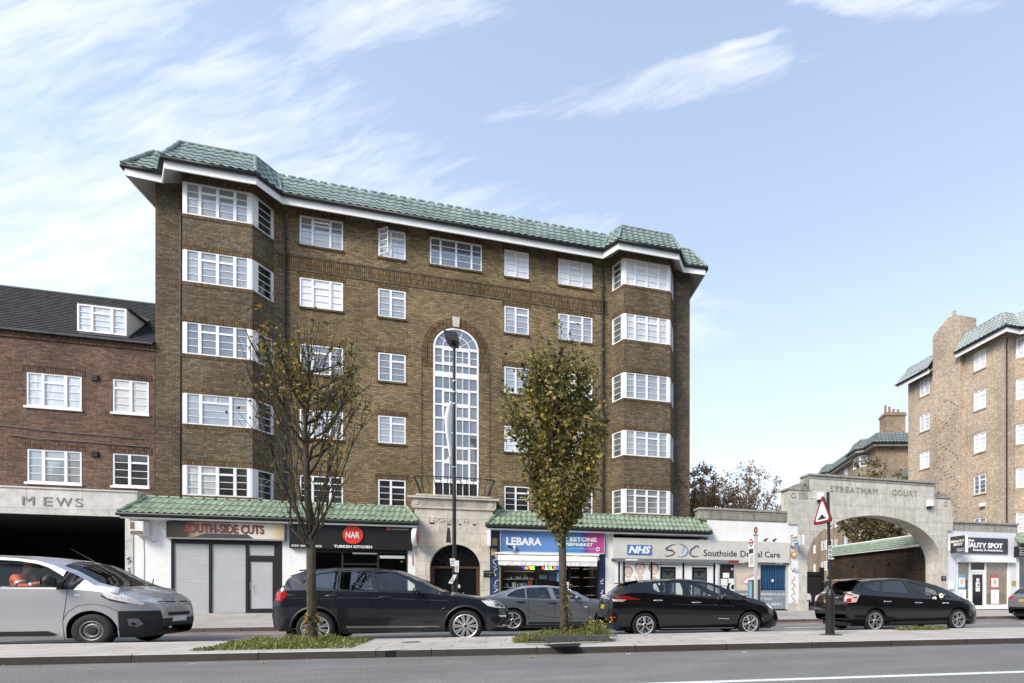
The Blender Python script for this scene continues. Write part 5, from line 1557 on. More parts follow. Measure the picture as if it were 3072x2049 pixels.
# family print
fp = MB(); fh = MB()
for x_, z_, r_, hr_ in ((7.72, 2.10, 0.20, 0.23), (8.30, 2.28, 0.23, 0.26), (8.98, 2.25, 0.20, 0.26)):
    disc(fh, x_, z_ + 0.07, hr_, SY + 0.069, 0.002, 24); disc(fp, x_, z_, r_, SY + 0.066, 0.002, 28, r_ * 1.25)
    disc(fp, x_ + .02, z_ - 0.42, r_ * 0.55, SY + .0665, .002, 16)
for p_ in range(14):
    a_ = 8.8 + 0.03 * p_
fp.build('printed_face', 'skin_print', s4); fh.build('printed_hair', 'hair_print', s4)
m_ = MB()
for x_, z_ in ((7.74, 1.97), (8.32, 2.14), (9.0, 2.12)):
    m_.prism([(x_ - .08, z_ + .02), (x_ + .08, z_ + .02), (x_ + .04, z_ - .03), (x_ - .04, z_ - .03)], SY + .061, SY + .063, 'y')
m_.build('printed_smile', 'sign_white', s4)
m_ = MB()
for x_, z_ in ((7.74, 2.10), (8.31, 2.30), (8.99, 2.27)):
    for s in (-1, 1): disc(m_, x_ + s * .075, z_, 0.018, SY + .063, .002, 10, .01)
m_.build('printed_eye', 'lip_print', s4)
# dark door with notices
MB().box(12.37, 13.12, SY + 0.05, SY + 0.09, 0.30, 2.555).build('door', 'shop_dark', s4)
m_ = MB()
for x0_, x1_, z0_, z1_ in ((12.52, 12.86, 1.88, 2.13), (12.40, 12.77, 1.50, 1.84), (12.82, 13.10, 1.62, 1.85), (12.98, 13.06, 2.28, 2.37), (12.40, 12.72, 1.28, 1.46)):
    m_.box(x0_, x1_, SY + 0.035, SY + 0.048, z0_, z1_)
m_.build('notice', 'sign_white', s4)
m_ = MB(); ribbon(m_, [(13.05 + 0.13 * math.cos(R_(60 + 240 * i / 14)), 1.42 + 0.16 * math.sin(R_(60 + 240 * i / 14))) for i in range(15)], 0.04, SY + .04); m_.build('door_mark', 'sign_white', s4)
# smile print, blue curtain and grey strip
MB().box(13.19, 14.50, SY + .07, SY + .075, 1.27, 2.555).build('printed_pane', mat('smile_print', (0.62, 0.53, 0.43), 0.4, var=0.12, vscale=1.5), s4)
m_ = MB(); m_.prism([(13.52, 1.66), (13.75, 1.86), (14.05, 2.02), (14.40, 2.10), (14.50, 2.08), (14.50, 1.52), (14.2, 1.50), (13.8, 1.55)], SY + .062, SY + .068, 'y'); m_.build('printed_lip', 'lip_print', s4)
m_ = MB(); m_.prism([(13.57, 1.67), (13.8, 1.83), (14.1, 1.95), (14.48, 2.02), (14.48, 1.66), (14.1, 1.62), (13.8, 1.62)], SY + .054, SY + .060, 'y'); m_.build('printed_tooth', 'sign_white', s4)
m_ = MB()
vs = []
for i in range(61):
    x = lerp(14.57, 16.0, i / 60)
    dy = 0.03 * math.sin(i * 1.1) + 0.015 * math.sin(i * 2.7)
    vs += [(x, SY + .13 + dy, 0.6), (x, SY + .13 + dy, 2.555)]
m_.add(vs, [(2 * i, 2 * i + 2, 2 * i + 3, 2 * i + 1) for i in range(60)]); m_.build('curtain', 'curtain_blue', s4, smooth=True)
MB().box(14.57, 16.0, SY + .075, SY + .08, 1.27, 2.555).build('pane', 'shop_glass', s4)
m_ = MB(); m_.box(13.19, 14.50, SY + .06, SY + .066, 0.32, 1.265); m_.box(14.57, 16.0, SY + .06, SY + .066, 0.32, 1.265); m_.build('etched_strip', mat('etched_grey', (0.22, 0.26, 0.28), 0.4, var=0.15), s4)
m_ = MB(); lettering(m_, 'www.southsidedentalcare.co.uk', 13.25, 15.98, 1.03, 1.14, SY + .058, .003, bold=0.008)
lettering(m_, 'open 7 days', 13.95, 15.2, 0.78, 0.90, SY + .058, .003, bold=.008); lettering(m_, '020 8655 0391', 13.9, 15.75, 0.50, 0.63, SY + .058, .003, bold=.008)
m_.box(15.2, 15.32, SY + .06, SY + .066, 1.70, 1.83); m_.build('lettering', 'sign_white', s4)
m_ = MB(); ribbon(m_, [(16.24, 2.42), (16.30, 2.2), (16.38, 2.4), (16.40, 2.2), (16.48, 2.42), (16.5, 2.2), (16.6, 2.35), (16.62, 2.18), (16.52, 2.15), (16.3, 2.28)], 0.014, -1.404); m_.build('graffiti', 'graffiti_blue', s4)
m_ = MB(); scribble(m_, 16.22, 16.50, 0.50, 1.95, 46, -1.404, 21, 0.010); m_.build('graffiti', 'letter_dark', s4)
sg = thing('shop_sign', 'long off white dental fascia sign with blue square logo and dark lettering', 'sign', (11.5, SY, 3.2))
m_ = MB(); m_.bbox(6.94, 16.08, -1.52, SY - 0.005, 2.66, 3.70, 0.015); m_.build('panel', 'sign_cream', sg)
m_ = MB()
for x_ in (9.25, 11.35, 13.3): m_.box(x_, x_ + .012, -1.523, -1.52, 2.67, 3.69)
m_.build('panel_joint', 'pole_grey', sg)
m_ = MB(); m_.box(7.61, 8.80, -1.545, -1.521, 2.92, 3.38); m_.build('health_logo', 'nhs_blue', sg)
m_ = MB(); lettering(m_, 'NHS', 7.67, 8.75, 2.98, 3.33, -1.546, .008, bold=0.05, shear=0.28); m_.build('logo_lettering', 'sign_white', sg)
m_ = MB(); ribbon(m_, [(9.98, 3.46), (9.75, 3.41), (9.50, 3.27), (9.50, 3.20), (9.80, 3.16), (9.93, 3.06), (9.80, 2.94), (9.55, 2.88), (9.42, 2.92)], [.008, .018, .026, .03, .03, .03, .026, .02, .006], -1.53)
ribbon(m_, [(11.12, 3.28), (11.14, 3.40), (11.0, 3.40), (10.75, 3.22), (10.69, 3.02), (10.80, 2.91), (11.0, 2.90), (11.17, 2.93)], [.006, .02, .026, .03, .03, .026, .02, .006], -1.53); m_.build('brush_lettering', 'ink_blue', sg)
m_ = MB(); ribbon(m_, [(10.12, 3.50), (10.30, 3.46), (10.55, 3.33), (10.60, 3.15), (10.48, 2.97), (10.28, 2.87), (10.08, 2.88)], [.01, .03, .026, .03, .026, .02, .006], -1.53); ribbon(m_, [(10.42, 3.36), (10.28, 3.02)], .014, -1.53); m_.build('brush_lettering', 'letter_blue', sg)
m_ = MB(); lettering(m_, 'Southside', 11.40, 13.15, 2.92, 3.23, -1.521, .012, bold=.004); lettering(m_, 'Care', 14.67, 15.52, 2.92, 3.21, -1.521, .012, bold=.004); m_.build('lettering', 'letter_dark', sg)
m_ = MB(); lettering(m_, 'Dental', 13.35, 14.51, 2.92, 3.22, -1.521, .012, bold=.004); m_.build('blue_lettering', 'ink_blue', sg)
pj = thing('projecting_sign', 'grey and white projecting sign on the white pier beside the arch', 'sign', (16.4, -1.7, 3.8))
m_ = MB(); m_.bbox(16.20, 16.27, -2.30, -1.45, 3.50, 4.02, 0.015); m_.build('board', 'pole_grey', pj)
m_ = MB(); m_.box(16.21, 16.26, -1.50, -1.40, 3.45, 4.08); m_.build('bracket', 'black_metal', pj)
m_ = MB(); m_.box(16.194, 16.199, -2.15, -1.75, 3.52, 3.66); m_.build('logo', 'nhs_blue', pj)
bxs = lambda p: Vector((16.194 + p.y, -1.5 - p.x, p.z))
m_ = MB(); lettering(m_, 'Southside', 0.05, 0.55, 3.88, 3.97, 0, .003, basis=lambda u, d, z: (16.195 - .004 + d, -1.5 - u, z)); lettering(m_, 'Dental Care', 0.05, 0.6, 3.74, 3.82, 0, .003, basis=lambda u, d, z: (16.195 - .004 + d, -1.5 - u, z)); m_.build('lettering', 'letter_dark', pj)
m_ = MB(); m_.bbox(16.28, 16.46, -2.27, -1.95, 3.52, 4.02, .01); m_.build('light_box', 'sign_white', pj)
al = thing('alarm_box', 'hexagonal orange alarm box on the white pier beside the arch', 'alarm box', (16.33, -1.43, 3.1))
m_ = MB(); m_.prism([(16.33 + .18 * math.cos(PI * i / 3), 3.10 + .18 * math.sin(PI * i / 3)) for i in range(6)], -1.50, -1.402, 'y'); m_.build('case', mat('alarm_orange', (.62, .30, .10), .4), al)
m_ = MB(); m_.bbox(16.27, 16.41, -1.51, -1.501, 3.04, 3.16, .004); m_.build('label', 'sign_white', al)
for i, x_ in enumerate((14.66, 15.15)):
    bd_ = MB()
    bd_.lathe([(0.002, -0.17), (0.020, -0.13), (0.035, -0.08), (0.062, 0.0), (0.066, 0.05), (0.045, 0.10), (0.030, 0.125), (0.036, 0.15), (0.032, 0.175), (0.008, 0.195), (0.002, 0.215)], (0, 0, 0), 12, 'x')
    for k in range(len(bd_.v)):
        v = bd_.v[k]
        # tail up and to the right, breast and head to the left
        bd_.v[k] = Vector((x_ + 0.11 - v.x * 0.80, -1.47 + v.y, 3.815 + v.z - v.x * 0.42 + (0.02 if v.x > .12 else 0)))
    o = bd_.build('pigeon', mat('pigeon_grey_%d' % i, (.02, .02, .024), .7, var=.3, vscale=30), None, smooth=True)
    tag(o, 'dark pigeon crouching on the dental fascia, nearer %s' % ('the bus stop pole' if i == 0 else 'the arch'), 'pigeon', 'pigeons on the dental fascia')
    lg = MB()
    for dy in (-.02, .02): lg.tube([(x_ + .10, -1.47 + dy, 3.77), (x_ + .10, -1.47 + dy, 3.701)], .006, 5); lg.box(x_ + .07, x_ + .12, -1.475 + dy, -1.465 + dy, 3.701, 3.707)
    lg.build('leg', 'lip_print', o)

# ---- beauty shop
s5 = thing('shop', 'pale lilac beauty shop front with white glazed door, right of the arch', 'shop front', (28.7, SY, 0.2))
m_ = MB(); wall_panel(m_, 26.06, 26.80, 0.1, 4.64, -1.30); wall_panel(m_, 30.68, 31.12, 0.1, 4.64, -1.30); wall_panel(m_, 26.81, 30.67, 2.92, 4.64, -1.30); m_.build('wall', 'lilac_paint', s5)
m_ = MB(); m_.box(26.5, 31.28, -1.24, -0.5, 4.65, 5.12); m_.box(26.5, 31.32, -1.32, -0.45, 5.125, 5.22)
m_.build('parapet', 'coping_stone', s5)
m_ = MB(); m_.bbox(26.72, 30.86, -1.52, -1.31, 2.89, 3.17, .02); m_.build('shutter_box', 'white_paint', s5)
m_ = MB()
for a, b in ((26.80, 26.90), (27.68, 27.80), (28.80, 28.92), (30.50, 30.66)): m_.box(a, b, SY + .02, SY + .12, .2, 2.88)
m_.box(27.80, 28.80, SY + .02, SY + .12, 2.30, 2.46); m_.box(28.92, 30.5, SY + .02, SY + .12, .2, .46); m_.box(26.9, 27.68, SY + .02, SY + .12, .2, .8)
m_.build('frame', 'white_paint', s5)
m_ = MB(); m_.box(27.81, 27.92, SY + .03, SY + .09, .2, 2.295); m_.box(28.68, 28.79, SY + .03, SY + .09, .2, 2.295); m_.box(27.92, 28.68, SY + .03, SY + .09, .2, .42); m_.box(27.92, 28.68, SY + .03, SY + .09, 2.2, 2.295); d5 = m_.build('door', 'white_paint', s5)
MB().box(27.92, 28.68, SY + .055, SY + .06, .42, 2.2).build('pane', 'dark_glass', d5)
MB().box(27.80, 28.80, SY + .06, SY + .065, 2.46, 2.88).build('pane', 'dark_glass', s5)
m_ = MB()
for i in range(22): m_.box(28.93 + i * .072, 28.985 + i * .072, SY + .09, SY + .12, .46, 2.86)
for i in range(9): m_.box(26.91 + i * .085, 26.98 + i * .085, SY + .09, SY + .12, 1.9, 2.75)
m_.build('slatted_blind', 'wood_slats', s5)
MB().box(28.92, 30.5, SY + .07, SY + .075, .46, 2.88).build('pane', 'shop_glass', s5); MB().box(26.9, 27.68, SY + .07, SY + .075, .8, 2.88).build('pane', 'shop_glass', s5)
MB().box(26.9, 30.5, -.9, -.85, .2, 2.9).build('room_shade', 'shop_dark', s5)
for nm_, x0_, x1_, z0_, z1_, mm, lb in (('poster', 29.27, 29.87, 1.35, 2.20, 'poster_red', 'red framed poster in the right beauty shop window'), ('poster', 29.30, 29.88, .50, 1.33, 'sign_white', 'white poster below the red one in the beauty shop window'),
                                         ('poster', 26.93, 27.45, 1.36, 2.20, 'poster_blue', 'blue poster in the left beauty shop window'), ('poster', 26.95, 27.5, .70, 1.33, 'sign_white', 'white poster low in the left beauty shop window')):
    po_ = tag(MB().box(x0_, x1_, SY + .05, SY + .06, z0_, z1_).build(nm_, mm), lb, 'poster')
    cx_ = (x0_ + x1_) / 2; cz_ = (z0_ + z1_) / 2
    m_ = MB()
    if mm != 'sign_white':
        m_.box(x0_ + .04, x1_ - .04, SY + .044, SY + .049, z0_ + .12, z1_ - .20); m_.build('print', 'sign_white', po_)
        m_ = MB(); disc(m_, cx_, cz_, .13, SY + .043, .003, 20, .17); m_.build('print', 'skin_print', po_)
    else:
        disc(m_, cx_ - .08, cz_ + .02, .10, SY + .049, .003, 18, .14); m_.build('print', 'lilac_paint', po_)
m_ = MB(); m_.bbox(28.17, 28.42, SY - .01, SY + .05, 1.45, 1.75, .02); m_.box(28.22, 28.38, SY + .0, SY + .05, 1.78, 1.98); m_.bbox(28.17, 28.43, SY + .0, SY + .05, 1.22, 1.43, .01); m_.build('notice', 'sign_white', d5)
m_ = MB(); m_.prism([(28.295, 1.69), (28.36, 1.60), (28.295, 1.51), (28.23, 1.60)], SY - .014, SY - .0105, 'y'); m_.build('notice_mark', 'letter_dark', d5)
m_ = MB(); m_.box(26.20, 26.47, SY - .12, SY - .002, 1.35, 1.75); m_.build('post_box', 'white_paint', s5)
m_ = MB(); m_.box(30.76, 31.06, SY - .03, SY - .002, 1.55, 1.85); m_.build('brass_plate', 'ochre', s5)
sg = thing('shop_sign', 'dark grey beauty shop fascia sign with white lettering', 'sign', (28.8, SY, 3.8))
m_ = MB(); m_.bbox(26.9, 30.40, -1.38, -1.305, 3.40, 4.30, .01); m_.build('panel', 'charcoal', sg)
m_ = MB(); lettering(m_, 'London', 27.14, 27.92, 4.06, 4.22, -1.381, .01, bold=.03); lettering(m_, 'BEAUTY SPOT', 27.14, 30.0, 3.71, 4.01, -1.381, .012, bold=.045); lettering(m_, 'Beauty & Aesthetics', 27.85, 30.0, 3.50, 3.66, -1.381, .01, bold=.03); m_.build('lettering', 'sign_white', sg)
pj = thing('projecting_sign', 'dark projecting sign with white lettering at the left of the beauty shop', 'sign', (26.1, -1.9, 3.8))
m_ = MB(); m_.box(26.22, 26.30, -2.40, -1.42, 3.36, 4.28); m_.build('board', 'charcoal', pj)
bz = lambda u, d, z: (26.215 + d, -1.42 - u, z)
m_ = MB(); lettering(m_, 'BEAUTY', .06, .92, 3.92, 4.06, 0, .004, bold=.04, basis=bz); lettering(m_, 'SPOT', .22, .82, 3.74, 3.88, 0, .004, bold=.04, basis=bz); lettering(m_, 'Beauty &', .45, .92, 3.52, 3.59, 0, .003, bold=.02, basis=bz); lettering(m_, 'Aesthetics', .45, .92, 3.43, 3.50, 0, .003, bold=.02, basis=bz); m_.build('lettering', 'sign_white', pj)
m_ = MB(); m_.box(26.305, 26.36, -2.42, -1.40, 3.34, 4.32); m_.box(26.2, 26.36, -2.45, -2.405, 3.34, 4.32); m_.box(26.24, 26.30, -1.42, -1.3, 3.5, 4.1); m_.build('frame', 'sign_white', pj)

# ---- next shop, cut by the frame
s6 = thing('shop', 'green canopied shop with dark glazing at the right edge', 'shop front', (32.5, SY, .2))
m_ = MB(); wall_panel(m_, 31.13, 31.34, .1, 3.2, -1.3); wall_panel(m_, 31.13, 40, 3.2, 4.1, -1.3); m_.build('wall', 'white_paint', s6)
t_ = MB(); tiled(t_, (30.85, -1.85, 3.98), (42, -1.85, 3.98), (31.2, -.9, 4.66), (42, -.9, 4.66), rows=3, tile=.225, amp=.045, sag=.03); hip(t_, (30.87, -1.85, 4.02), (31.2, -.9, 4.68)); t_.build('canopy_roof', 'tile_canopy', s6, smooth=True, angle=50)
m_ = MB(); m_.tube([(30.83, -1.9, 3.93), (42, -1.9, 3.93)], .06, 8); m_.build('gutter', 'gutter_black', s6)
m_ = MB(); m_.box(31.35, 40, SY + .1, SY + .15, .1, 3.19); m_.build('glazing', 'pane_dark', s6)
sg = thing('shop_sign', 'small black sign with white lettering cut off at the right edge', 'sign', (31.5, -1.4, 3.5))
m_ = MB(); m_.box(30.92, 33.6, -1.60, -1.31, 3.24, 3.86); m_.build('panel', 'sign_black', sg)
m_ = MB(); lettering(m_, 'Paul R. Morris', 30.97, 32.4, 3.72, 3.81, -1.601, .006, bold=.02); lettering(m_, 'Insurance', 31.05, 32.0, 3.59, 3.66, -1.601, .006, bold=.01); lettering(m_, 'Pensions', 31.0, 32.0, 3.45, 3.53, -1.601, .006, bold=.01); lettering(m_, 'Mortgage Advice', 30.98, 32.4, 3.31, 3.39, -1.601, .006, bold=.01); m_.build('lettering', 'sign_white', sg)
# ================================================================ street furniture
lp = thing('street_lamp', 'tall black lamp post with flat lantern and white banner before the stone portal', 'street lamp', (.48, -6.2, .13))
m_ = MB(); m_.tube([(.50, -6.2, .12), (.50, -6.2, 1.6), (.495, -6.2, 1.62), (.49, -6.2, 6), (.485, -6.2, 9.62)], [.10, .10, .068, .058, .045], 14); m_.build('post', 'black_metal', lp, smooth=True, angle=40)
m_ = MB(); m_.prism([(.18, 9.93), (.58, 9.90), (.64, 9.84), (.62, 9.62), (.36, 9.62), (.22, 9.78)], -6.55, -5.95, 'y'); m_.build('lantern', 'black_metal', lp)
m_ = MB(); m_.tube([(.485, -6.2, 9.50), (.48, -6.2, 9.66)], .062, 10); m_.build('collar', 'black_metal', lp)
m_ = MB(); n_ = 26; vs = []
for i in range(n_ + 1):
    t = i / n_
    z = lerp(7.55, 5.48, t)
    wd = (0.05 + 0.17 * math.sin(PI * min(1, t * 1.15) ** 0.8) if t < .85 else .05 + .12 * (1 - t) / .15) * 1.0
    for k, u in enumerate((0, .35, .7, 1)):
        vs.append((.435 - wd * u + .015 * math.sin(t * 9 + k), -6.30 - .16 * math.sin(u * 2.2) - .04 * math.sin(t * 5), z + .06 * u * (1 - 2 * t)))
m_.add(vs, [(i * 4 + k, i * 4 + k + 1, (i + 1) * 4 + k + 1, (i + 1) * 4 + k) for i in range(n_) for k in range(3)])
bo = m_.build('banner', 'sign_white', lp, smooth=True); sol = bo.modifiers.new('thick', 'SOLIDIFY'); sol.thickness = .006
m_ = MB()
for z in (8.35, 7.98, 7.58, 5.42): m_.tube([(.49, -6.2, z), (.49, -6.2, z + .05)], .066, 10)
m_.tube([(.49, -6.26, 8.38), (.62, -6.4, 8.34)], .012, 5); m_.build('banner_clip', 'pole_grey', lp)
for i, (x0, z0, x1, z1, tl, lb) in enumerate(((.38, 2.06, .54, 2.31, -.02, 'topmost of the white notices taped to the lamp post'), (.52, 1.86, .65, 2.24, .01, 'narrow printed notice taped upright to the lamp post'), (.36, 1.47, .52, 1.76, .12, 'tilted white notice hanging from the lamp post'), (.63, 1.32, .69, 1.42, 0, 'smallest white sticker low on the lamp post'))):
    nt = MB(); nt.prism([(x0 - tl * .4, z0), (x1 - tl * .6, z0 - .02), (x1 + tl * .6, z1), (x0 + tl, z1)], -6.325 - .01 * i, -6.318 - .01 * i, 'y')
    o = tag(nt.build('notice', 'sign_white'), lb, 'notice', 'notices taped to the lamp post')
    if i < 3:
        m_ = MB()
        for k in range(4): m_.box(x0 + .02, x1 - .03, -6.329 - .01 * i, -6.327 - .01 * i, z0 + .05 + k * .045, z0 + .065 + k * .045)
        m_.build('print', 'charcoal', o)

# triangular hump sign on the island
sp = thing('road_sign', 'triangular red bordered hump warning sign on black post with thick base', 'road sign', (9.7, -14.2, KH))
m_ = MB(); m_.lathe([(.108, KH - .02), (.108, 1.04), (.112, 1.05), (.112, 1.10), (.09, 1.16), (.055, 1.235), (.04, 1.24)], (9.72, -14.2, 0), 20); m_.build('base', 'black_metal', sp, smooth=True, angle=35)
m_ = MB(); m_.tube([(9.72, -14.2, 1.22), (9.66, -14.2, 3.56)], .037, 12); m_.build('post', 'black_metal', sp, smooth=True, angle=40)
def tri(r, y0, z0):
    """rounded triangle outline in (y,z)"""
    pts = []
    for k in range(3):
        a = PI / 2 + k * 2 * PI / 3
        for j in range(-3, 4):
            b = a + j * PI / 9
            pts.append((y0 + (r - .05) * math.cos(a) + .05 * math.cos(b), z0 + (r - .05) * math.sin(a) + .05 * math.sin(b)))
    return pts
plain('sign_border', (.30, .015, .022), .4)
ty, tz = -14.07, 3.06
m_ = MB(); m_.prism(tri(.42, ty, tz), 9.596, 9.615, 'x'); tb = m_.build('panel', 'black_metal', sp)
m_ = MB(); m_.prism(tri(.41, ty, tz), 9.590, 9.5955, 'x'); m_.build('border', 'sign_border', tb)
m_ = MB(); m_.prism(tri(.295, ty, tz), 9.584, 9.5895, 'x'); m_.build('field', 'sign_white', tb)
hp = [(ty + .17, 2.93), (ty - .17, 2.93), (ty - .17, 2.955), (ty - .12, 2.96), (ty - .07, 3.0), (ty - .03, 3.035), (ty + .03, 3.035), (ty + .07, 3.0), (ty + .12, 2.96), (ty + .17, 2.955)]
m_ = MB(); m_.prism(hp, 9.578, 9.5835, 'x'); m_.build('hump_symbol', 'letter_dark', tb)
m_ = MB(); m_.box(9.617, 9.64, ty - .2, ty + .2, 2.82, 2.86); m_.box(9.617, 9.64, ty - .12, ty + .14, 3.2, 3.24); m_.build('bracket', 'grey_metal', sp)
m_ = MB(); m_.box(9.645, 9.735, -14.252, -14.245, 1.95, 2.28); m_.box(9.735, 9.79, -14.25, -14.2, 1.95, 1.99); npl = m_.build('number_plate', 'sign_white', sp)
m_ = MB()
for k, ch in enumerate('005'): lettering(m_, ch, 9.655, 9.725, 2.185 - k * .107, 2.265 - k * .107, -14.2525, .003, bold=.02)
m_.build('digit', 'letter_dark', npl)
tag(MB().lathe([(.001, .01), (.20, .012), (.26, .004), (.28, 0)], (9.75, -14.2, KH + .002), 18).build('soil_patch', mat('moss_soil', (.09, .085, .035), .95, var=.5, vscale=20)), kind='stuff')

# bus stop flag
bs_ = thing('bus_stop', 'white bus stop pole with red roundel flag and timetable, in front of the dental sign', 'bus stop', (11.8, -6.1, .13))
m_ = MB(); m_.bbox(11.80, 11.92, -6.16, -6.04, .12, 3.45, .012); m_.build('post', 'pole_grey', bs_)
m_ = MB(); m_.box(11.78, 11.94, -6.18, -6.02, 3.452, 3.48); m_.tube([(11.86, -6.1, 3.48), (11.86, -6.1, 3.56)], .012, 6); m_.build('cap', 'sign_border', bs_)
m_ = MB()
m_.lathe([(.13, -.018), (.13, .018), (.075, .018), (.075, -.018), (.13, -.018)], (11.86, -6.1, 3.66), 28, 'x'); m_.build('roundel', 'sign_border', bs_)
m_ = MB(); m_.box(11.80, 11.825, -6.035, -5.58, 2.20, 3.42); fl_ = m_.build('flag', 'sign_white', bs_)
m_ = MB(); m_.lathe([(.16, -.003), (.16, .003), (.105, .003), (.105, -.003), (.16, -.003)], (11.796, -5.81, 3.18), 28, 'x'); m_.box(11.789, 11.793, -6.01, -5.61, 3.155, 3.205); m_.build('flag_roundel', 'sign_border', fl_)
m_ = MB(); m_.box(11.794, 11.799, -6.0, -5.62, 2.74, 2.93)
for k in range(8): m_.box(11.795, 11.799, -6.0, -5.66 - .1 * (k % 3 == 0), 2.30 + k * .048, 2.316 + k * .048)
m_.build('flag_print', 'charcoal', fl_)
m_ = MB(); m_.box(11.75, 11.80, -6.05, -5.62, .62, 1.66); m_.box(11.925, 11.97, -6.28, -5.95, .62, 1.68); m_.build('timetable_case', 'charcoal', bs_)
m_ = MB(); m_.box(11.744, 11.749, -6.0, -5.68, .75, 1.6); m_.build('timetable', 'poster_blue', bs_)

# shelter
sh = thing('bus_shelter', 'black framed bus shelter with flat roof and two poster panels, in front of the dentist', 'bus shelter', (9.1, -3.9, .2))
m_ = MB(); m_.prism([(-4.75, 2.42), (-4.75, 2.50), (-3.45, 2.60), (-3.45, 2.46)], 6.49, 11.70, 'x'); m_.build('roof', 'black_metal', sh)
m_ = MB(); m_.box(6.45, 11.74, -4.80, -4.752, 2.40, 2.53); m_.build('roof_edge', 'grey_metal', sh)
m_ = MB(); m_.box(11.25, 11.70, -4.806, -4.801, 2.42, 2.51); m_.build('edge_mark', 'sign_border', sh)
m_ = MB(); m_.box(6.80, 7.30, -4.806, -4.801, 2.44, 2.50); m_.build('edge_label', 'sign_white', sh)
m_ = MB()
for x_ in (6.74, 6.95, 8.15, 9.59, 11.03): m_.box(x_, x_ + .07, -3.72, -3.65, .2, 2.45)
m_.build('post', 'black_metal', sh)
m_ = MB()
for z_ in (.55, 2.34): m_.box(7.02, 11.03, -3.71, -3.67, z_, z_ + .03)
m_.build('rail', 'black_metal', sh)
for x0_, x1_ in ((8.56, 9.24), (10.0, 10.68)):
    m_ = MB(); m_.box(x0_, x1_, -3.80, -3.73, .9, 2.26); pn = m_.build('poster_panel', 'black_metal', sh)
    m_ = MB(); m_.box(x0_ + .07, x1_ - .07, -3.806, -3.801, .98, 2.17); m_.build('poster', 'etched_grey', pn)
    m_ = MB(); m_.box(x0_ + .12, x1_ - .12, -3.811, -3.807, 2.02, 2.09); m_.box(x0_ + .25, x1_ - .3, -3.811, -3.807, 1.90, 2.0); m_.box(x0_ + .12, x1_ - .14, -3.811, -3.807, 1.75, 1.78); m_.build('print', 'charcoal', pn)
m_ = MB(); m_.bbox(7.2, 8.0, -3.98, -3.75, .62, .68, .01); m_.bbox(8.3, 9.4, -3.98, -3.75, .62, .68, .01); m_.build('seat', 'sign_border', sh)

# dish on the side of the flats
dh = thing('satellite_dish', 'dark satellite dish on the right hand corner of the flats', 'satellite dish', (11.3, .3, 6.2))
m_ = MB(); m_.lathe([(.001, .06), (.12, .045), (.22, .0), (.25, -.02), (.22, -.012), (.001, .045)], (0, 0, 0), 24, 'y')
rm_ = Matrix.Rotation(R_(35), 4, 'Z')
m_.v = [rm_ @ v + Vector((11.80, .28, 6.20)) for v in m_.v]; m_.build('dish', 'charcoal', dh, smooth=True)
m_ = MB(); m_.tube([(11.24, .4, 6.0), (11.55, .4, 6.0), (11.72, .32, 6.15)], .02, 6); m_.tube([(11.80, .26, 6.02), (11.70, -.02, 6.12)], .01, 5); m_.build('arm', 'black_metal', dh)

# dumped boards, bags and litter by the second tree
def board(name, label, pts, w_, h_, m, z=KH + .05):
    a, b = Vector((*pts[0], z)), Vector((*pts[1], z + (pts[2] if len(pts) > 2 else 0)))
    d = (b - a).normalized(); n = Vector((-d.y, d.x, 0)).normalized() * w_ / 2; u = Vector((0, 0, h_))
    o = MB(); o.add([a - n, b - n, b + n, a + n, a - n + u, b - n + u, b + n + u, a + n + u], [(0, 3, 2, 1), (4, 5, 6, 7), (0, 1, 5, 4), (1, 2, 6, 5), (2, 3, 7, 6), (3, 0, 4, 7)])
    return tag(o.build(name, m), label, 'board', 'boards dumped beside the tree')
plain('board_grey', (.085, .09, .09), .5, .35, vscale=8)
board('metal_strip', 'long grey metal strip lying nearest the tree', ((2.72, -14.55), (3.80, -14.40)), .07, .05, 'board_grey', KH + .10)
board('metal_strip', 'thickest grey metal strip at the front of the dumped pile', ((2.98, -14.86), (4.22, -14.66)), .10, .09, 'board_grey', KH + .06)
board('metal_strip', 'thin grey metal strip sticking out at the right of the pile', ((3.9, -14.60), (4.42, -14.56)), .06, .045, 'grey_metal', KH + .10)
board('metal_strip', 'short crooked metal strip at the left end of the pile', ((2.58, -14.72), (3.05, -14.84)), .05, .03, 'board_grey', KH + .03)
dp_ = MB(); dp_.prism([(2.92, -15.02), (3.62, -14.98), (3.50, -15.42), (3.10, -15.46)], KH + .008, KH + .022, 'z')
tag(dp_.build('fallen_board', 'black_frame'), 'flat black board overhanging the kerb under the metal strips', 'board', 'boards dumped beside the tree')
for i, (x_, y_, r_, lb) in enumerate(((4.02, -14.15, .10, 'crumpled white bag nearest the tree among the weeds'), (4.18, -14.2, .09, 'crumpled white bag in the middle of the weed edge'), (4.36, -14.22, .10, 'smooth white bag at the right end of the dumped strips'))):
    b_ = MB(); b_.ball((x_, y_, KH + .05), r_, 8, (1.3, .8, .55))
    rr = random.Random(i)
    b_.v = [v + Vector((rr.uniform(-.02, .02), rr.uniform(-.02, .02), rr.uniform(-.012, .012))) for v in b_.v]
    tag(b_.build('litter_bag', 'white_paint', None, smooth=True), lb, 'bag', 'bags left beside the tree')
rl = random.Random(5)
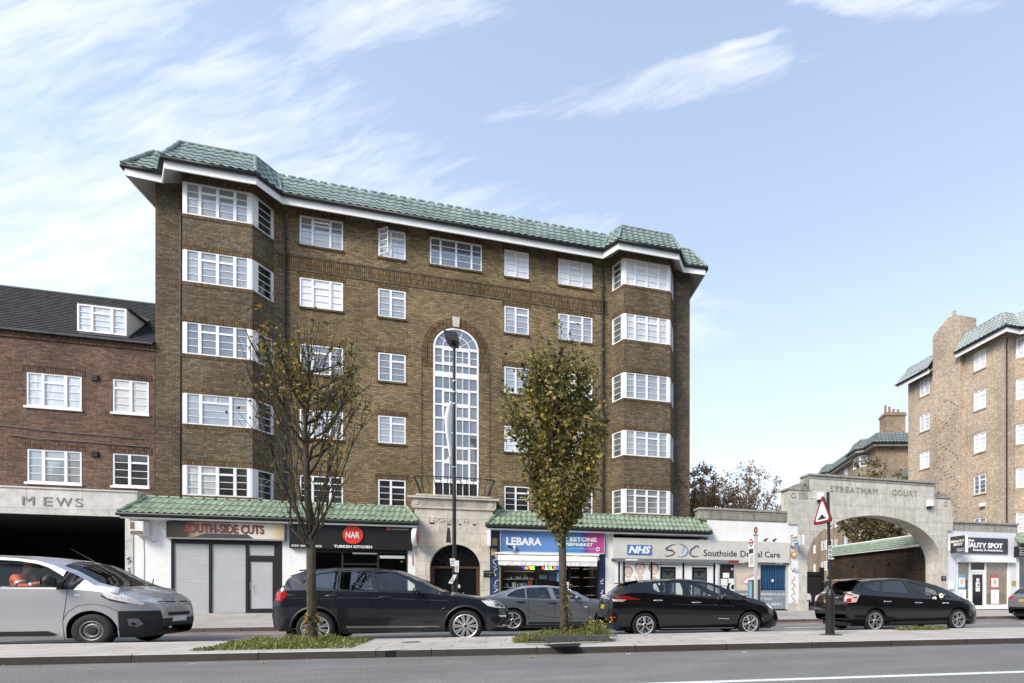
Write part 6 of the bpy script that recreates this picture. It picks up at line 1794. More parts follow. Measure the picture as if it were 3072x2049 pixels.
for i, (x_, y_, lb) in enumerate(((-3.95, -15.06, 'dry leaf on the near carriageway left of the first tree'), (-1.6, -15.25, 'dry leaf on the near carriageway below the first tree'), (2.66, -15.62, 'largest tan leaf lying against the kerb below the dumped boards'), (2.4, -15.60, 'small tan leaf beside the largest leaf at the kerb'), (4.4, -15.72, 'pale leaf on the road right of the dumped boards'), (6.6, -16.02, 'pale scrap on the road left of the sign post'), (-2.6, -15.2, 'small dry leaf lying by the kerb near the van'))):
    l_ = MB(); s_ = rl.uniform(.03, .055) * (1.6 if i == 2 else 1)
    a_ = rl.uniform(0, 6)
    o_ = [(x_ + s_ * math.cos(a_ + t) * (1.0 if k % 2 else .55), y_ + s_ * math.sin(a_ + t) * (1.0 if k % 2 else .55), .006 + .02 * (k % 2)) for k, t in enumerate([j * PI / 5 for j in range(10)])]
    l_.add(o_ + [(x_, y_, .012)], [(k, (k + 1) % 10, 10) for k in range(10)])
    tag(l_.build('dry_leaf', mat('leaf_%d' % i, (.42, .30, .17) if i < 4 else (.6, .58, .54), .8, var=.3, vscale=30)), lb, 'leaf', 'dry leaves on the near carriageway')
for i, (x_, y_, lb) in enumerate(((.35, -13.6, 'round iron cover in the island paving between the trees'), (1.7, -13.95, 'second round iron cover in the island paving right of the first'))):
    c_ = MB(); c_.lathe([(.001, .008), (.16, .008), (.17, .003), (.19, .003)], (x_, y_, KH), 24)
    tag(c_.build('drain_cover', mat('cover_%d' % i, (.16, .15, .13) if i == 0 else (.36, .34, .31), .8, var=.3, vscale=20)), lb, 'drain cover', 'iron covers in the island paving')
# ================================================================ trees and plants
def bark(name, c1, c2):
    m = bpy.data.materials.new(name); m.use_nodes = True
    t = NT(m.node_tree); b = t.n['Principled BSDF']; b.inputs['Roughness'].default_value = .9
    oc = t.node('ShaderNodeTexCoord').outputs['Object']
    mp = t.node('ShaderNodeMapping'); mp.inputs['Scale'].default_value = (30, 30, 8); t.link(oc, mp.inputs[0])
    n = t.noise(mp.outputs[0], 1.0, 5, .7)
    t.link(t.mix(t.ramp(n, [(.35, 0), (.65, 1)]), c1, c2), b.inputs['Base Color'])
    bn = t.node('ShaderNodeBump'); bn.inputs['Strength'].default_value = .8; bn.inputs['Distance'].default_value = .02
    t.link(n, bn.inputs['Height']); t.link(bn.outputs[0], b.inputs['Normal'])
    MATS[name] = m


bark('bark_dark', (.028, .023, .017), (.105, .085, .058))
bark('bark_grey', (.11, .09, .07), (.22, .18, .14))
leaves_mat('leaf_green', [(.05, (.040, .052, .015)), (.32, (.10, .112, .030)), (.58, (.20, .19, .05)), (.78, (.36, .28, .06)), (.95, (.60, .38, .07)), (1.0, (.58, .42, .12))], .25)
leaves_mat('leaf_turning', [(.05, (.07, .08, .02)), (.4, (.14, .14, .035)), (.7, (.30, .24, .05)), (.9, (.50, .28, .05)), (1.0, (.45, .38, .16))], .3)
leaves_mat('leaf_rust', [(.0, (.20, .13, .08)), (.35, (.36, .24, .14)), (.65, (.46, .31, .18)), (.9, (.30, .27, .13)), (1.0, (.52, .40, .24))], .3)
leaves_mat('leaf_court', [(.0, (.05, .06, .028)), (.45, (.12, .115, .05)), (.75, (.24, .19, .08)), (1.0, (.42, .33, .17))], .3)
leaves_mat('leaf_dark', [(.0, (.010, .014, .006)), (.5, (.03, .038, .014)), (1.0, (.08, .08, .03))], .2)
leaves_mat('weed_leaf', [(.0, (.075, .095, .022)), (.45, (.18, .20, .05)), (.8, (.31, .30, .085)), (1.0, (.46, .38, .14))], .3)


def leaf(mb, p, s, r, droop=.3):
    """one pointed leaf folded along its rib"""
    a = r.uniform(0, 2 * PI); e = r.uniform(-1.0, .6)
    d = Vector((math.cos(a) * math.cos(e), math.sin(a) * math.cos(e), math.sin(e) - droop)).normalized()
    q = d.orthogonal().normalized(); q = Matrix.Rotation(r.uniform(0, 2 * PI), 3, d) @ q
    n = d.cross(q)
    l = s * r.uniform(.7, 1.25); w_ = l * .36
    mb.add([p, p + d * l * .45 + q * w_ + n * l * .08, p + d * l, p + d * l * .45 - q * w_ + n * l * .08], [(0, 1, 2), (0, 2, 3)])


def limb_path(a, b, r, wob=.06, n=6, lift=0.0):
    a, b = Vector(a), Vector(b); L = (b - a).length
    pts = []
    o = Vector((0, 0, 0))
    for i in range(n + 1):
        t = i / n
        p = a.lerp(b, t) + Vector((0, 0, lift * L * (math.sin(PI * t) * -1.0)))
        if 0 < i < n:
            o += Vector((r.uniform(-1, 1), r.uniform(-1, 1), r.uniform(-.4, .4))) * wob * L / n
        pts.append(p + o * (1 if i < n else .6))
    return pts


def street_tree(name, label, base, hgt, fork, crown_fn, nl, seed, leaf_m, leaves, ls, trunk_r=.105, twig_n=5, leaf_fn=None, lean=(0, 0), lr=.40):
    """upright street tree: trunk, ascending limbs, twigs and single leaves"""
    r = random.Random(seed)
    root = thing(name, label, 'tree', base, None)
    bx, by, bz = base
    wd = MB(); tips = []
    top = Vector((bx + lean[0], by + lean[1], bz + hgt))
    tp = [Vector((bx, by, bz - .03)), Vector((bx + .01, by, bz + .12)), Vector((bx + lean[0] * .1, by, bz + fork * .5)), Vector((bx + lean[0] * .2, by + lean[1] * .2, bz + fork))]
    wd.tube(tp, [trunk_r * 1.45, trunk_r * 1.05, trunk_r * .92, trunk_r * .88], 12)
    lead = limb_path(tp[-1], top, r, .10, 10)
    wd.tube(lead, [lerp(trunk_r * .86, .012, i / 10) for i in range(11)], 8)
    branches = [lead]
    for i in range(nl):
        t = (i + r.random() * .6) / nl
        z0 = fork * lerp(.82, 1.0, r.random()) if t < .35 else None
        start = tp[-1].lerp(tp[-2], r.uniform(0, .35)) if t < .35 else lead[min(9, int(t * 9.5))]
        ang = i * 2.399 + r.uniform(-.4, .4)
        rad, zz = crown_fn(lerp(.35, .98, t * .8 + r.random() * .2))
        rad *= r.uniform(.72, 1.0)
        end = Vector((bx + lean[0] * .6 + math.cos(ang) * rad, by + math.sin(ang) * rad * .9, bz + zz))
        if end.z < start.z + .25: end.z = start.z + .35 + r.random() * .3
        bp = limb_path(start, end, r, .24, 9, .10)
        wd.tube(bp, [lerp(trunk_r * lr, .007, j / 9) for j in range(10)], 6, cap=False)
        branches.append(bp)
    twigs = []
    for bp in branches:
        for k in range(twig_n):
            j = r.randint(2, len(bp) - 1)
            s = bp[j]
            c = Vector((bx, by, s.z))
            outw = (s - c); outw.z = 0
            outw = outw.normalized() if outw.length > .02 else Vector((r.uniform(-1, 1), r.uniform(-1, 1), 0)).normalized()
            d = (outw * r.uniform(.15, .55) + Vector((r.uniform(-.35, .35), r.uniform(-.35, .35), r.uniform(.6, 1.2)))).normalized()
            e = s + d * r.uniform(.35, .95) * hgt / 6
            tw = limb_path(s, e, r, .16, 4, .03)
            wd.tube(tw, [.010, .008, .006, .005, .003], 4, cap=False)
            twigs.append(tw)
    wd.build('trunk', 'bark_dark', root, smooth=True)
    lf = MB()
    pool = twigs + branches
    for k in range(leaves):
        tw = r.choice(pool)
        j = r.uniform(0, len(tw) - 1.001)
        p = tw[int(j)].lerp(tw[int(j) + 1], j - int(j))
        p = p + Vector((r.gauss(0, .07), r.gauss(0, .07), r.gauss(0, .06)))
        if leaf_fn and not leaf_fn(p, r): continue
        leaf(lf, p, ls, r)
    lf.build('crown', leaf_m, root)
    return root


# first tree: nearly bare, vase shaped, a few turning leaves high up
def crown1(t):
    return (lerp(.80, 1.0, t), lerp(3.3, 6.0, t))
T1 = (-1.50, -13.38, KH)
def lf1(p, r):
    dz_ = p.z - KH
    if dz_ < 2.2: return False
    side = p.x - T1[0]
    w_ = .06 + (.75 if dz_ > 4.3 else .22) * max(0, min(1, (dz_ - 3.3) / 1.6)) + (.30 if side > .35 else 0)
    if dz_ > 5.5: w_ *= .75
    return r.random() < w_ * (.5 + .8 * (math.sin(p.x * 5 + p.z * 3.1) > -.1))
street_tree('street_tree', 'slender half bare street tree with few yellow leaves, in front of the dark SUV', T1, 5.75, 2.15, crown1, 36, 12, 'leaf_turning', 2900, .085, .088, 11, lf1, (-.10, 0), .30)
# second tree: fuller green crown turning yellow at the tips
def crown2(t):
    return (1.06 * math.sin(PI * min(1, .24 + .70 * t)) ** .6, lerp(2.5, 6.25, t))
T2 = (3.44, -13.62, KH)
def lf2(p, r):
    dz_ = p.z - KH
    if dz_ < 1.95: return False
    if dz_ > 4.7: return r.random() < .55 - .25 * max(0, dz_ - 5.3)
    return r.random() < (.35 if math.sin(p.x * 4.3 + 1) * math.sin(p.z * 3.7) * math.cos(p.y * 4) > .42 else 1)
street_tree('street_tree', 'bushy green and gold street tree with mossy trunk, in front of the grey saloon', T2, 6.0, 2.35, crown2, 38, 5, 'leaf_green', 16000, .100, .092, 10, lf2, (-.22, 0), .36)


def epicormic(base, seed, zmin, zmax, n, side):
    """leaf tufts sprouting from a trunk"""
    r = random.Random(seed); m_ = MB()
    for i in range(n):
        a = r.gauss(side, .9); z = base[2] + r.uniform(zmin, zmax)
        p = Vector((base[0] + math.cos(a) * .11, base[1] + math.sin(a) * .11, z))
        for k in range(2): leaf(m_, p + Vector((math.cos(a) * .03 * k, math.sin(a) * .03 * k, 0)), .075, r, .1)
    return m_


roots = [o for o in COL.objects if o.name.startswith('street_tree')]
epicormic(T1, 3, .25, .62, 34, -PI / 2).build('trunk_sprouts', 'leaf_turning', roots[0])
epicormic(T2, 4, .05, 1.2, 70, -.5).build('trunk_sprouts', 'leaf_turning', roots[1])


def round_tree(name, label, base, zc, rx, rz, seed, leaf_m, leaves, ls, trunk_r=.16, limbs=16, twigs=10, dens=None, group=None, bark_m='bark_grey'):
    """broad background tree with twiggy rounded crown"""
    r = random.Random(seed)
    root = thing(name, label, 'tree', base, group)
    b = Vector(base); wd = MB(); br = []
    f = Vector((b.x, b.y, zc - rz * .75))
    wd.tube([b, b.lerp(f, .5) + Vector((.05, 0, 0)), f], [trunk_r * 1.2, trunk_r, trunk_r * .85], 9)
    for i in range(limbs):
        th = i * 2.399; v = r.uniform(-.25, 1.0)
        sphere = Vector((math.cos(th) * math.sqrt(1 - min(.96, v * v)), math.sin(th) * math.sqrt(1 - min(.96, v * v)), v)) * r.uniform(.82, 1.03)
        e = Vector((b.x + sphere.x * rx, b.y + sphere.y * rx, zc + sphere.z * rz))
        p = limb_path(f, e, r, .14, 7, .08)
        wd.tube(p, [lerp(trunk_r * .45, .012, j / 7) for j in range(8)], 5, cap=False); br.append(p)
        for k in range(twigs):
            j = r.randint(3, 7); s = p[j]
            d = ((s - f).normalized() * .8 + Vector((r.uniform(-1, 1), r.uniform(-1, 1), r.uniform(-.3, 1)))).normalized()
            q = limb_path(s, s + d * r.uniform(.3, .75) * rx * .42, r, .2, 3)
            wd.tube(q, [.014, .011, .008, .005], 4, cap=False); br.append(q)
    wd.build('trunk', bark_m, root)
    m_ = MB()
    for k in range(leaves):
        q = r.choice(br); j = r.uniform(len(q) * .3, len(q) - 1.001)
        p = q[int(j)].lerp(q[int(j) + 1], j - int(j)) + Vector((r.gauss(0, .16), r.gauss(0, .16), r.gauss(0, .14)))
        if dens and r.random() > dens(p): continue
        leaf(m_, p, ls, r)
    m_.build('crown', leaf_m, root)
    return root


round_tree('autumn_tree', 'rusty autumn tree behind the dental surgery, the left one of the two beside the dish', (16.6, 13.0, 0), 7.7, 2.4, 2.9, 31, 'leaf_rust', 9500, .19, .15, 22, 14, None, 'autumn trees behind the dental surgery')
round_tree('autumn_tree', 'taller open autumn tree behind the dental surgery, the right one beside the arch', (21.2, 14.0, 0), 8.5, 2.8, 3.2, 32, 'leaf_rust', 7500, .18, .17, 26, 15, lambda p: .8 if p.x < 21 else .6, 'autumn trees behind the dental surgery')
tag(round_tree('hedge_shrub', 'dense green and brown shrub behind the dental parapet', (17.4, 10.5, 0), 5.7, 2.9, 1.6, 33, 'leaf_court', 3200, .16, .12, 16, 9), cat='shrub')
round_tree('court_tree', 'leafy tree in the court seen over and through the archway', (33.8, 14.2, 0), 8.0, 3.1, 5.2, 34, 'leaf_court', 9000, .24, .2, 26, 12, lambda p: 1 if p.z > 3 else 0)
round_tree('court_tree', 'small dark tree inside the archway beside the left pier', (20.6, 9.5, 0), 3.6, 1.3, 2.3, 35, 'leaf_dark', 2600, .16, .1, 16, 8)


def weed_patch(name, label, x0, x1, ya, yb, n, hmax, seed, flowers=0, m='weed_leaf'):
    r = random.Random(seed); m_ = MB()
    for i in range(n):
        x = r.uniform(x0, x1); f = r.random(); y = lerp(ya(x), yb(x), f)
        ex = 1 - abs(2 * (x - x0) / (x1 - x0) - 1) ** 4
        h = hmax * r.uniform(.35, 1.0) * ex * (.55 + .45 * math.sin(x * 5.1 + y * 3) ** 2)
        a = r.uniform(0, 2 * PI); ln = r.uniform(.2, .9) * h
        p = Vector((x, y, KH)); q = Vector((x + math.cos(a) * ln, y + math.sin(a) * ln, KH + h)); s = Vector((-math.sin(a), math.cos(a), 0)) * r.uniform(.004, .010)
        mid = p.lerp(q, .55) + Vector((0, 0, h * .22))
        m_.add([p - s, p + s, mid + s, mid - s, q], [(0, 1, 2, 3), (3, 2, 4)])
        if r.random() < .55:
            for k in range(2): leaf(m_, p.lerp(q, r.uniform(.3, 1)), r.uniform(.03, .055), r, 0)
    return tag(m_.build(name, m), label, None, None, 'stuff')


weed_patch('grass', 'rough green grass round the first street tree', -3.1, -.50, lambda x: front_y(x) + .34, lambda x: back_y(x) - .12, 3600, .19, 41)
weed_patch('grass', 'weedy green grass round the second street tree', 2.35, 4.45, lambda x: -14.42, lambda x: back_y(x) - .35, 4200, .24, 42)
weed_patch('weeds', 'taller yellow flowering weeds right of the second tree', 3.75, 4.5, lambda x: -14.0, lambda x: -13.3, 500, .46, 43)
weed_patch('weeds', 'low tuft of weeds at the back of the island by the estate car', 12.35, 13.95, lambda x: -13.55, lambda x: -13.2, 900, .13, 44)
yf = MB(); rr = random.Random(9)
for i in range(26):
    leaf(yf, Vector((rr.uniform(3.95, 4.45), rr.uniform(-13.9, -13.4), KH + rr.uniform(.30, .46))), .05, rr, 0)
tag(yf.build('yellow_flowers', mat('flower_yellow', (.55, .40, .05), .6)), 'yellow weed flowers above the grass', None, None, 'stuff')
"""fallen leaves in the gutter and over the island"""
fl_m = MB(); rr = random.Random(77)
for i in range(420):
    x = rr.uniform(-9, 16); w_ = rr.random()
    if w_ < .45: y, z = front_y(x) - abs(rr.gauss(0, .12)) - .02, .006
    elif w_ < .75: y, z = -7.0 - abs(rr.gauss(0, .15)) - .02, .006
    else: y, z = lerp(front_y(x) + .3, back_y(x), rr.random()), KH + .004
    s = rr.uniform(.012, .034); a = rr.uniform(0, 6.3)
    fl_m.add([(x + s * math.cos(a), y + s * math.sin(a), z), (x - s * .5 * math.sin(a), y + s * .5 * math.cos(a), z + rr.uniform(.002, .012)), (x - s * math.cos(a), y - s * math.sin(a), z), (x + s * .5 * math.sin(a), y - s * .5 * math.cos(a), z + .003)], [(0, 1, 2), (0, 2, 3)])
tag(fl_m.build('leaf_litter', 'leaf_rust'), 'fallen leaf crumbs along the kerbs', None, None, 'stuff')
# ================================================================ cars
def paint(name, col, metal=.0, rough=.28, coat=1.0):
    m = mat(name, col, rough, metal, var=.05, vscale=.8, coat=coat)
    b = m.node_tree.nodes['Principled BSDF']; b.inputs['Coat Roughness'].default_value = .03; b.inputs['Specular IOR Level'].default_value = .25
    t = NT(m.node_tree)
    # faint ripple in the clear coat
    oc = t.node('ShaderNodeTexCoord').outputs['Object']
    bn = t.node('ShaderNodeBump'); bn.inputs['Strength'].default_value = .02; bn.inputs['Distance'].default_value = .05
    t.link(t.noise(oc, 2.2, 2.0), bn.inputs['Height']); t.link(bn.outputs[0], b.inputs['Coat Normal'])
    return m


paint('paint_blueblack', (.016, .019, .028), .35, .30)
paint('paint_black', (.006, .006, .007), .0, .25)
paint('paint_grey', (.25, .26, .285), .65, .30)
paint('paint_silver', (.50, .51, .54), .55, .34)
paint('paint_red', (.42, .03, .02), .1, .3)
paint('paint_white', (.75, .75, .76), .0, .3)
mat('plastic_black', (.014, .015, .017), .5, var=.15)
mat('tyre_rubber', (.011, .011, .011), .75, var=.2, vscale=12)
mat('alloy', (.62, .62, .63), .3, .75, var=.06)
mat('steel_grey', (.20, .20, .205), .5, .5, var=.15)
mat('alloy_dark', (.03, .03, .032), .35, .5, var=.05)
mat('chrome', (.80, .80, .80), .15, .95, var=0)
mat('tail_red', (.40, .012, .012), .15, var=.12, vscale=14, coat=1.0)
mat('tail_clear', (.66, .52, .50), .15, var=.2, vscale=18, coat=1.0)
mat('bright_trim', (.78, .78, .78), .25, .3, var=0)
mat('head_clear', (.80, .80, .79), .10, .1, var=.30, vscale=22, coat=1.0)
mat('head_dark', (.10, .10, .11), .10, .5, var=.4, vscale=22, coat=1.0)
mat('plate_white', (.72, .72, .70), .45, var=.12, vscale=16)
mat('plate_yellow', (.55, .36, .05), .45, var=.12, vscale=16)
mat('cabin_dark', (.020, .020, .022), .8, var=.2)
mat('cabin_grey', (.09, .09, .095), .8, var=.2)
clear_glass('car_glass', (.86, .89, .88), .05)
clear_glass('car_glass_dark', (.10, .105, .115), .12)
clear_glass('car_screen', (.55, .58, .58), .08)
clear_glass('van_glass', (.92, .94, .94), .0)


from mathutils.geometry import delaunay_2d_cdt


def inside(p, poly):
    c = False
    for a, b in zip(poly, poly[1:] + poly[:1]):
        if (a[1] > p[1]) != (b[1] > p[1]) and p[0] < (b[0] - a[0]) * (p[1] - a[1]) / (b[1] - a[1]) + a[0]: c = not c
    return c


def build_car(name, label, spec, group=None):
    """car in its own frame: x forwards, y to its left, z up. Section by section body with cut wheel arches, glazed cabin and fitted parts"""
    S = spec
    for k in ('cabin', 'ws', 'rw'): S[k] = tuple(v + S.get('dx', 0) for v in S[k])
    root = thing(name, label, S.get('cat', 'car'), S['loc'], group, S.get('rz', 0.0), own=True)
    top, bot, sh = interp(S['top']), interp(S['bot']), interp(S['sh'])
    x0, x1 = S['top'][0][0], S['top'][-1][0]
    w = S['w']; g0, g1 = S['cabin']; wr = S.get('wr', .70)
    rear_t, front_t = S.get('taper', ((.30, .16), (.55, .30)))
    def plan(x):
        d = x - x0
        f = 1.0
        if d < rear_t[0]: f *= 1 - rear_t[1] * (1 - d / rear_t[0]) ** 2.2
        d = x1 - x
        if d < front_t[0]: f *= 1 - front_t[1] * (1 - d / front_t[0]) ** 2.2
        return f
    yr_f = interp(S.get('yr') or [(g0, .84), (g0 + .35, wr + .04), (lerp(g0, g1, .55), wr), (g1 - .35, wr + .06), (g1, .84)])
    dr_ = S.get('drop', .055); dr_ = interp(dr_) if isinstance(dr_, list) else (lambda x, k=dr_: k)
    def Rz(x):
        if g0 < x < g1: return max(sh(x) + .004, top(x) - dr_(x))
        return max(sh(x) + .002, min(top(x), lerp(sh(x), top(x), .55)))
    def yS(x): return w * plan(x)
    def yR(x): return yS(x) * (yr_f(x) if g0 <= x <= g1 else .90)
    def yfac(q):
        q = max(0, min(1, q))
        return 1 - .075 * (1 - q) ** 2.4 - S.get('tuck', .045) * q ** 3
    def yside(x, z):
        b, s_ = bot(x), sh(x)
        if z <= s_: return yS(x) * yfac((z - b) / max(.05, s_ - b))
        t = (z - s_) / max(.02, Rz(x) - s_)
        return lerp(yS(x) * yfac(1), yR(x), min(1, t))
    wheels = S['wheels']
    def arch(x):
        z = -9
        for wx, wz, R, ar in wheels:
            if abs(x - wx) < ar: z = max(z, wz + math.sqrt(ar * ar - (x - wx) ** 2))
        return z
    xs = set()
    n = int((x1 - x0) / .045)
    for i in range(n + 1): xs.add(round(x0 + (x1 - x0) * i / n, 4))
    for wx, wz, R, ar in wheels:
        for k in range(25): xs.add(round(wx + ar * math.cos(PI * k / 24), 4))
    for k in range(5): xs.add(round(x0 + .012 * k, 4)); xs.add(round(x1 - .012 * k, 4))
    xs |= {round(v, 4) for v in (g0, g1, *S['ws'], *S['rw'])}
    xs = sorted(x for x in xs if x0 <= x <= x1)
    NS, NT_ = 12, 8
    V = []; idx = {}
    def vid(p):
        V.append(p); return len(V) - 1
    rows = []
    for x in xs:
        b, s_ = bot(x), sh(x)
        zl = min(max(b, arch(x)), s_ - .01)
        row = []
        for j in range(NS + 1):
            zc = min(max(S.get('split', lerp(b, s_, 7 / NS)), b + .03), s_ - .03)
            z = max(lerp(b, zc, j / 7) if j <= 7 else lerp(zc, s_, (j - 7) / (NS - 7)), zl)
            row.append((x, yS(x) * yfac((z - b) / max(.05, s_ - b)), z))
        r_, t_ = Rz(x), top(x)
        yr = yR(x)
        for k in range(NT_ + 1):
            q = k / NT_
            row.append((x, yr * (1 - q), lerp(r_, max(t_, r_), 1 - (1 - q) ** 2.6)))
        rows.append(row)
    body = MB(); scr = MB(); rearg = MB(); clad = MB()
    clad_fn = S.get('clad')
    allv = []; allf = []
    for sgn in (-1, 1):
        base = len(allv)
        for row in rows:
            allv += [Vector((p[0], p[1] * sgn, p[2])) for p in row]
        m = NS + 1 + NT_ + 1
        for i in range(len(xs) - 1):
            xm = (xs[i] + xs[i + 1]) / 2
            for j in range(m - 1):
                if j == NS and g0 <= xm <= g1: continue
                q = [base + i * m + j, base + (i + 1) * m + j, base + (i + 1) * m + j + 1, base + i * m + j + 1]
                pts = [allv[k] for k in q]
                uniq = []
                for k, p in zip(q, pts):
                    if all((p - allv[u]).length > 1e-5 for u in uniq): uniq.append(k)
                if len(uniq) < 3: continue
                f = tuple(uniq) if sgn < 0 else tuple(reversed(uniq))
                if j > NS and S['ws'][0] <= xm <= S['ws'][1] and j > NS + 1: tgt = 's'
                elif j > NS and S['rw'][0] <= xm <= S['rw'][1] and j > NS + 1: tgt = 'r'
                elif clad_fn and j < 7 and clad_fn(xm): tgt = 'c'
                else: tgt = 'b'
                allf.append((f, tgt))
        # end faces
    m = NS + 1 + NT_ + 1
    half = len(rows) * m
    for i, rev in ((0, False), (len(xs) - 1, True)):
        for j in range(m - 1):
            a = i * m + j; b_ = half + i * m + j
            f = (a, a + 1, b_ + 1, b_)
            if j == NS + 1 + NT_: continue
            f = tuple(reversed(f)) if rev else f
            allf.append((f, 'c' if clad_fn and j < 7 and clad_fn(xs[i]) else 'b'))
    bvh = BVHTree.FromPolygons(allv, [f for f, t in allf])
    def emit(tag_, nm, mt, sm=True):
        fs = [f for f, t in allf if t == tag_]
        if not fs: return None
        used = sorted({k for f in fs for k in f}); mp = {k: i for i, k in enumerate(used)}
        mb = MB(); mb.add([allv[k] for k in used], [tuple(mp[k] for k in f) for f in fs])
        o = mb.build(nm, mt, root, smooth=True, angle=38)
        bm = bmesh.new(); bm.from_mesh(o.data); bmesh.ops.remove_doubles(bm, verts=bm.verts, dist=1e-5)
        bmesh.ops.recalc_face_normals(bm, faces=bm.faces); bm.to_mesh(o.data); bm.free()
        return o
    bo = emit('b', 'body', S['paint'])
    emit('s', 'windscreen', S.get('screen', 'car_screen')); emit('r', 'rear_window', S.get('rear_glass', 'car_glass_dark'))
    emit('c', 'bumper', 'plastic_black')
    # cabin sides: frame with window openings, panes and dark seals
    def rs(poly, step=.07, closed=True):
        out = []
        for a, b in zip(poly, poly[1:] + (poly[:1] if closed else [])):
            d = math.hypot(b[0] - a[0], b[1] - a[1]); k = max(1, int(d / step))
            out += [(lerp(a[0], b[0], i / k), lerp(a[1], b[1], i / k)) for i in range(k)]
        return out
    def clampw(p):
        x = min(max(p[0], g0 + .03), g1 - .03)
        return (x, min(max(p[1], sh(x) + .012), Rz(x) - .022))
    gx = [x for x in xs if g0 <= x <= g1]
    outer = [(x, sh(x)) for x in gx] + [(x, Rz(x)) for x in reversed(gx)]
    wins = [[clampw(p) for p in rs(list(wp), .05)] for wp in S['windows']]
    for sgn in (-1, 1):
        fr = MB(); pts2 = []; eds = []
        for l in [outer] + wins:
            o_ = len(pts2); pts2 += [Vector(p) for p in l]; eds += [(o_ + i, o_ + (i + 1) % len(l)) for i in range(len(l))]
        cv, ce, cf = delaunay_2d_cdt(pts2, eds, [], 0, 1e-5)[:3]
        keep = []
        for f in cf:
            c = sum((cv[k] for k in f), Vector((0, 0))) / len(f)
            if inside(c, outer) and not any(inside(c, w_) for w_ in wins): keep.append(tuple(f))
        fr.add([(p.x, sgn * yside(p.x, p.y), p.y) for p in cv], keep)
        fo = fr.build('cabin_frame', S.get('frame_paint', S['paint']), root)
        bm = bmesh.new(); bm.from_mesh(fo.data); bmesh.ops.recalc_face_normals(bm, faces=bm.faces); bm.to_mesh(fo.data); bm.free()
        for wi, w_ in enumerate(wins):
            gl = MB(); t2 = tessellate_polygon([[Vector((p[0], p[1], 0)) for p in w_]])
            gl.add([(p[0], sgn * (yside(p[0], p[1]) - .006), p[1]) for p in w_], [tuple(t) for t in t2])
            go = gl.build('side_window', S.get('glass', ['car_glass'] * 9)[wi], root)
            se = MB(); lp_ = [(p[0], sgn * (yside(p[0], p[1]) + .001), p[1]) for p in w_]
            se.tube(lp_ + [lp_[0]], .009, 5, cap=False)
            se.build('seal', S.get('seal', 'plastic_black'), go)
    # fitted patches: outline in a view plane, cast on to the body
    def patch(nm, poly, axis, mt, off=.006, cuts=5, parent=None, thick=.0, smooth=True, mirror=False):
        res = []
        for mi in ((1, -1) if mirror else (1,)):
            bm = bmesh.new()
            pl = rs(list(poly), .04)
            tri = tessellate_polygon([[Vector((p[0], p[1], 0)) for p in pl]])
            vs = [bm.verts.new((p[0], p[1], 0)) for p in pl]
            for t in tri:
                try: bm.faces.new([vs[k] for k in t])
                except ValueError: pass
            big = [e for e in bm.edges if e.calc_length() > .07]
            for _ in range(2):
                big = [e for e in bm.edges if e.calc_length() > .07]
                if big: bmesh.ops.subdivide_edges(bm, edges=big, cuts=1, use_grid_fill=False); bmesh.ops.triangulate(bm, faces=bm.faces)
            for v in bm.verts:
                u, z = v.co.x, v.co.y
                if axis == 'side':
                    o, d = Vector((u, -3 * mi, z)), Vector((0, mi, 0))
                elif axis == 'front': o, d = Vector((x1 + 2, u * mi, z)), Vector((-1, 0, 0))
                elif axis == 'rear': o, d = Vector((x0 - 2, u * mi, z)), Vector((1, 0, 0))
                else: o, d = Vector((u, z * mi, 4)), Vector((0, 0, -1))
                h = bvh.ray_cast(o, d)
                if h[0] is None:
                    h = bvh.find_nearest(o + d * 2.2)
                n = h[1] if h[1].dot(d) < 0 else -h[1]
                v.co = h[0] + (n * .6 - d * .4).normalized() * off
            mb = MB(); bm.verts.index_update(); mb.add([v.co.copy() for v in bm.verts], [[v.index for v in f.verts] for f in bm.faces]); bm.free()
            res.append(mb.build(nm, mt, parent or root, smooth=smooth))
        return res
    def seam(pts, r=.004, nm='panel_gap', axis='side', mt='plastic_black', off=.0):
        for mi in (1, -1):
            out = []
            for p in rs(list(pts), .05, False) + [pts[-1]]:
                o, d = (Vector((p[0], -3 * mi, p[1])), Vector((0, mi, 0)))
                h = bvh.ray_cast(o, d)
                y = h[0].y if h[0] is not None else -mi * yside(p[0], p[1])
                if h[0] is None or abs(y) < .4: y = -mi * yside(p[0], p[1])
                out.append(Vector((p[0], y - mi * off, p[1])))
            mb = MB(); mb.tube(out, r, 5); mb.build(nm, mt, root)
    # wheels
    for wi, (wx, wz, R, ar) in enumerate(wheels):
        for sgn in (-1, 1):
            yo = sgn * (w - .035)
            wh = thing('wheel', None, None, (wx, yo, wz)); wh.parent = root; wh['own_frame'] = True
            W2 = .21
            def loc(p): return Vector((p.x, p.y * -sgn, p.z))   # y measured inwards from the outer face
            ty = MB(loc); r0 = S['rim']
            ty.lathe([(r0 - .01, .015), (r0 + .012, .004), (lerp(r0, R, .55), -.004), (R - .022, .014), (R - .004, .035), (R, .06), (R, W2 - .06), (R - .006, W2 - .03), (r0, W2)], (0, 0, 0), 44, 'y')
            ty.build('tyre', 'tyre_rubber', wh, smooth=True, angle=50)
            rim = MB(loc); rim.lathe([(r0 + .004, .006), (r0 - .004, .002), (r0 - .022, .010), (r0 - .03, .05), (r0 - .035, .15)], (0, 0, 0), 44, 'y'); rim.build('rim', S.get('rim_mat', 'alloy'), wh, smooth=True, angle=40)
            dk = MB(loc); dk.lathe([(.001, .09), (r0 - .02, .085), (r0 - .02, .10)], (0, 0, 0), 32, 'y'); dk.build('brake_shade', 'alloy_dark', wh)
            sp_ = MB(loc); style = S.get('spokes', ('five', 5))
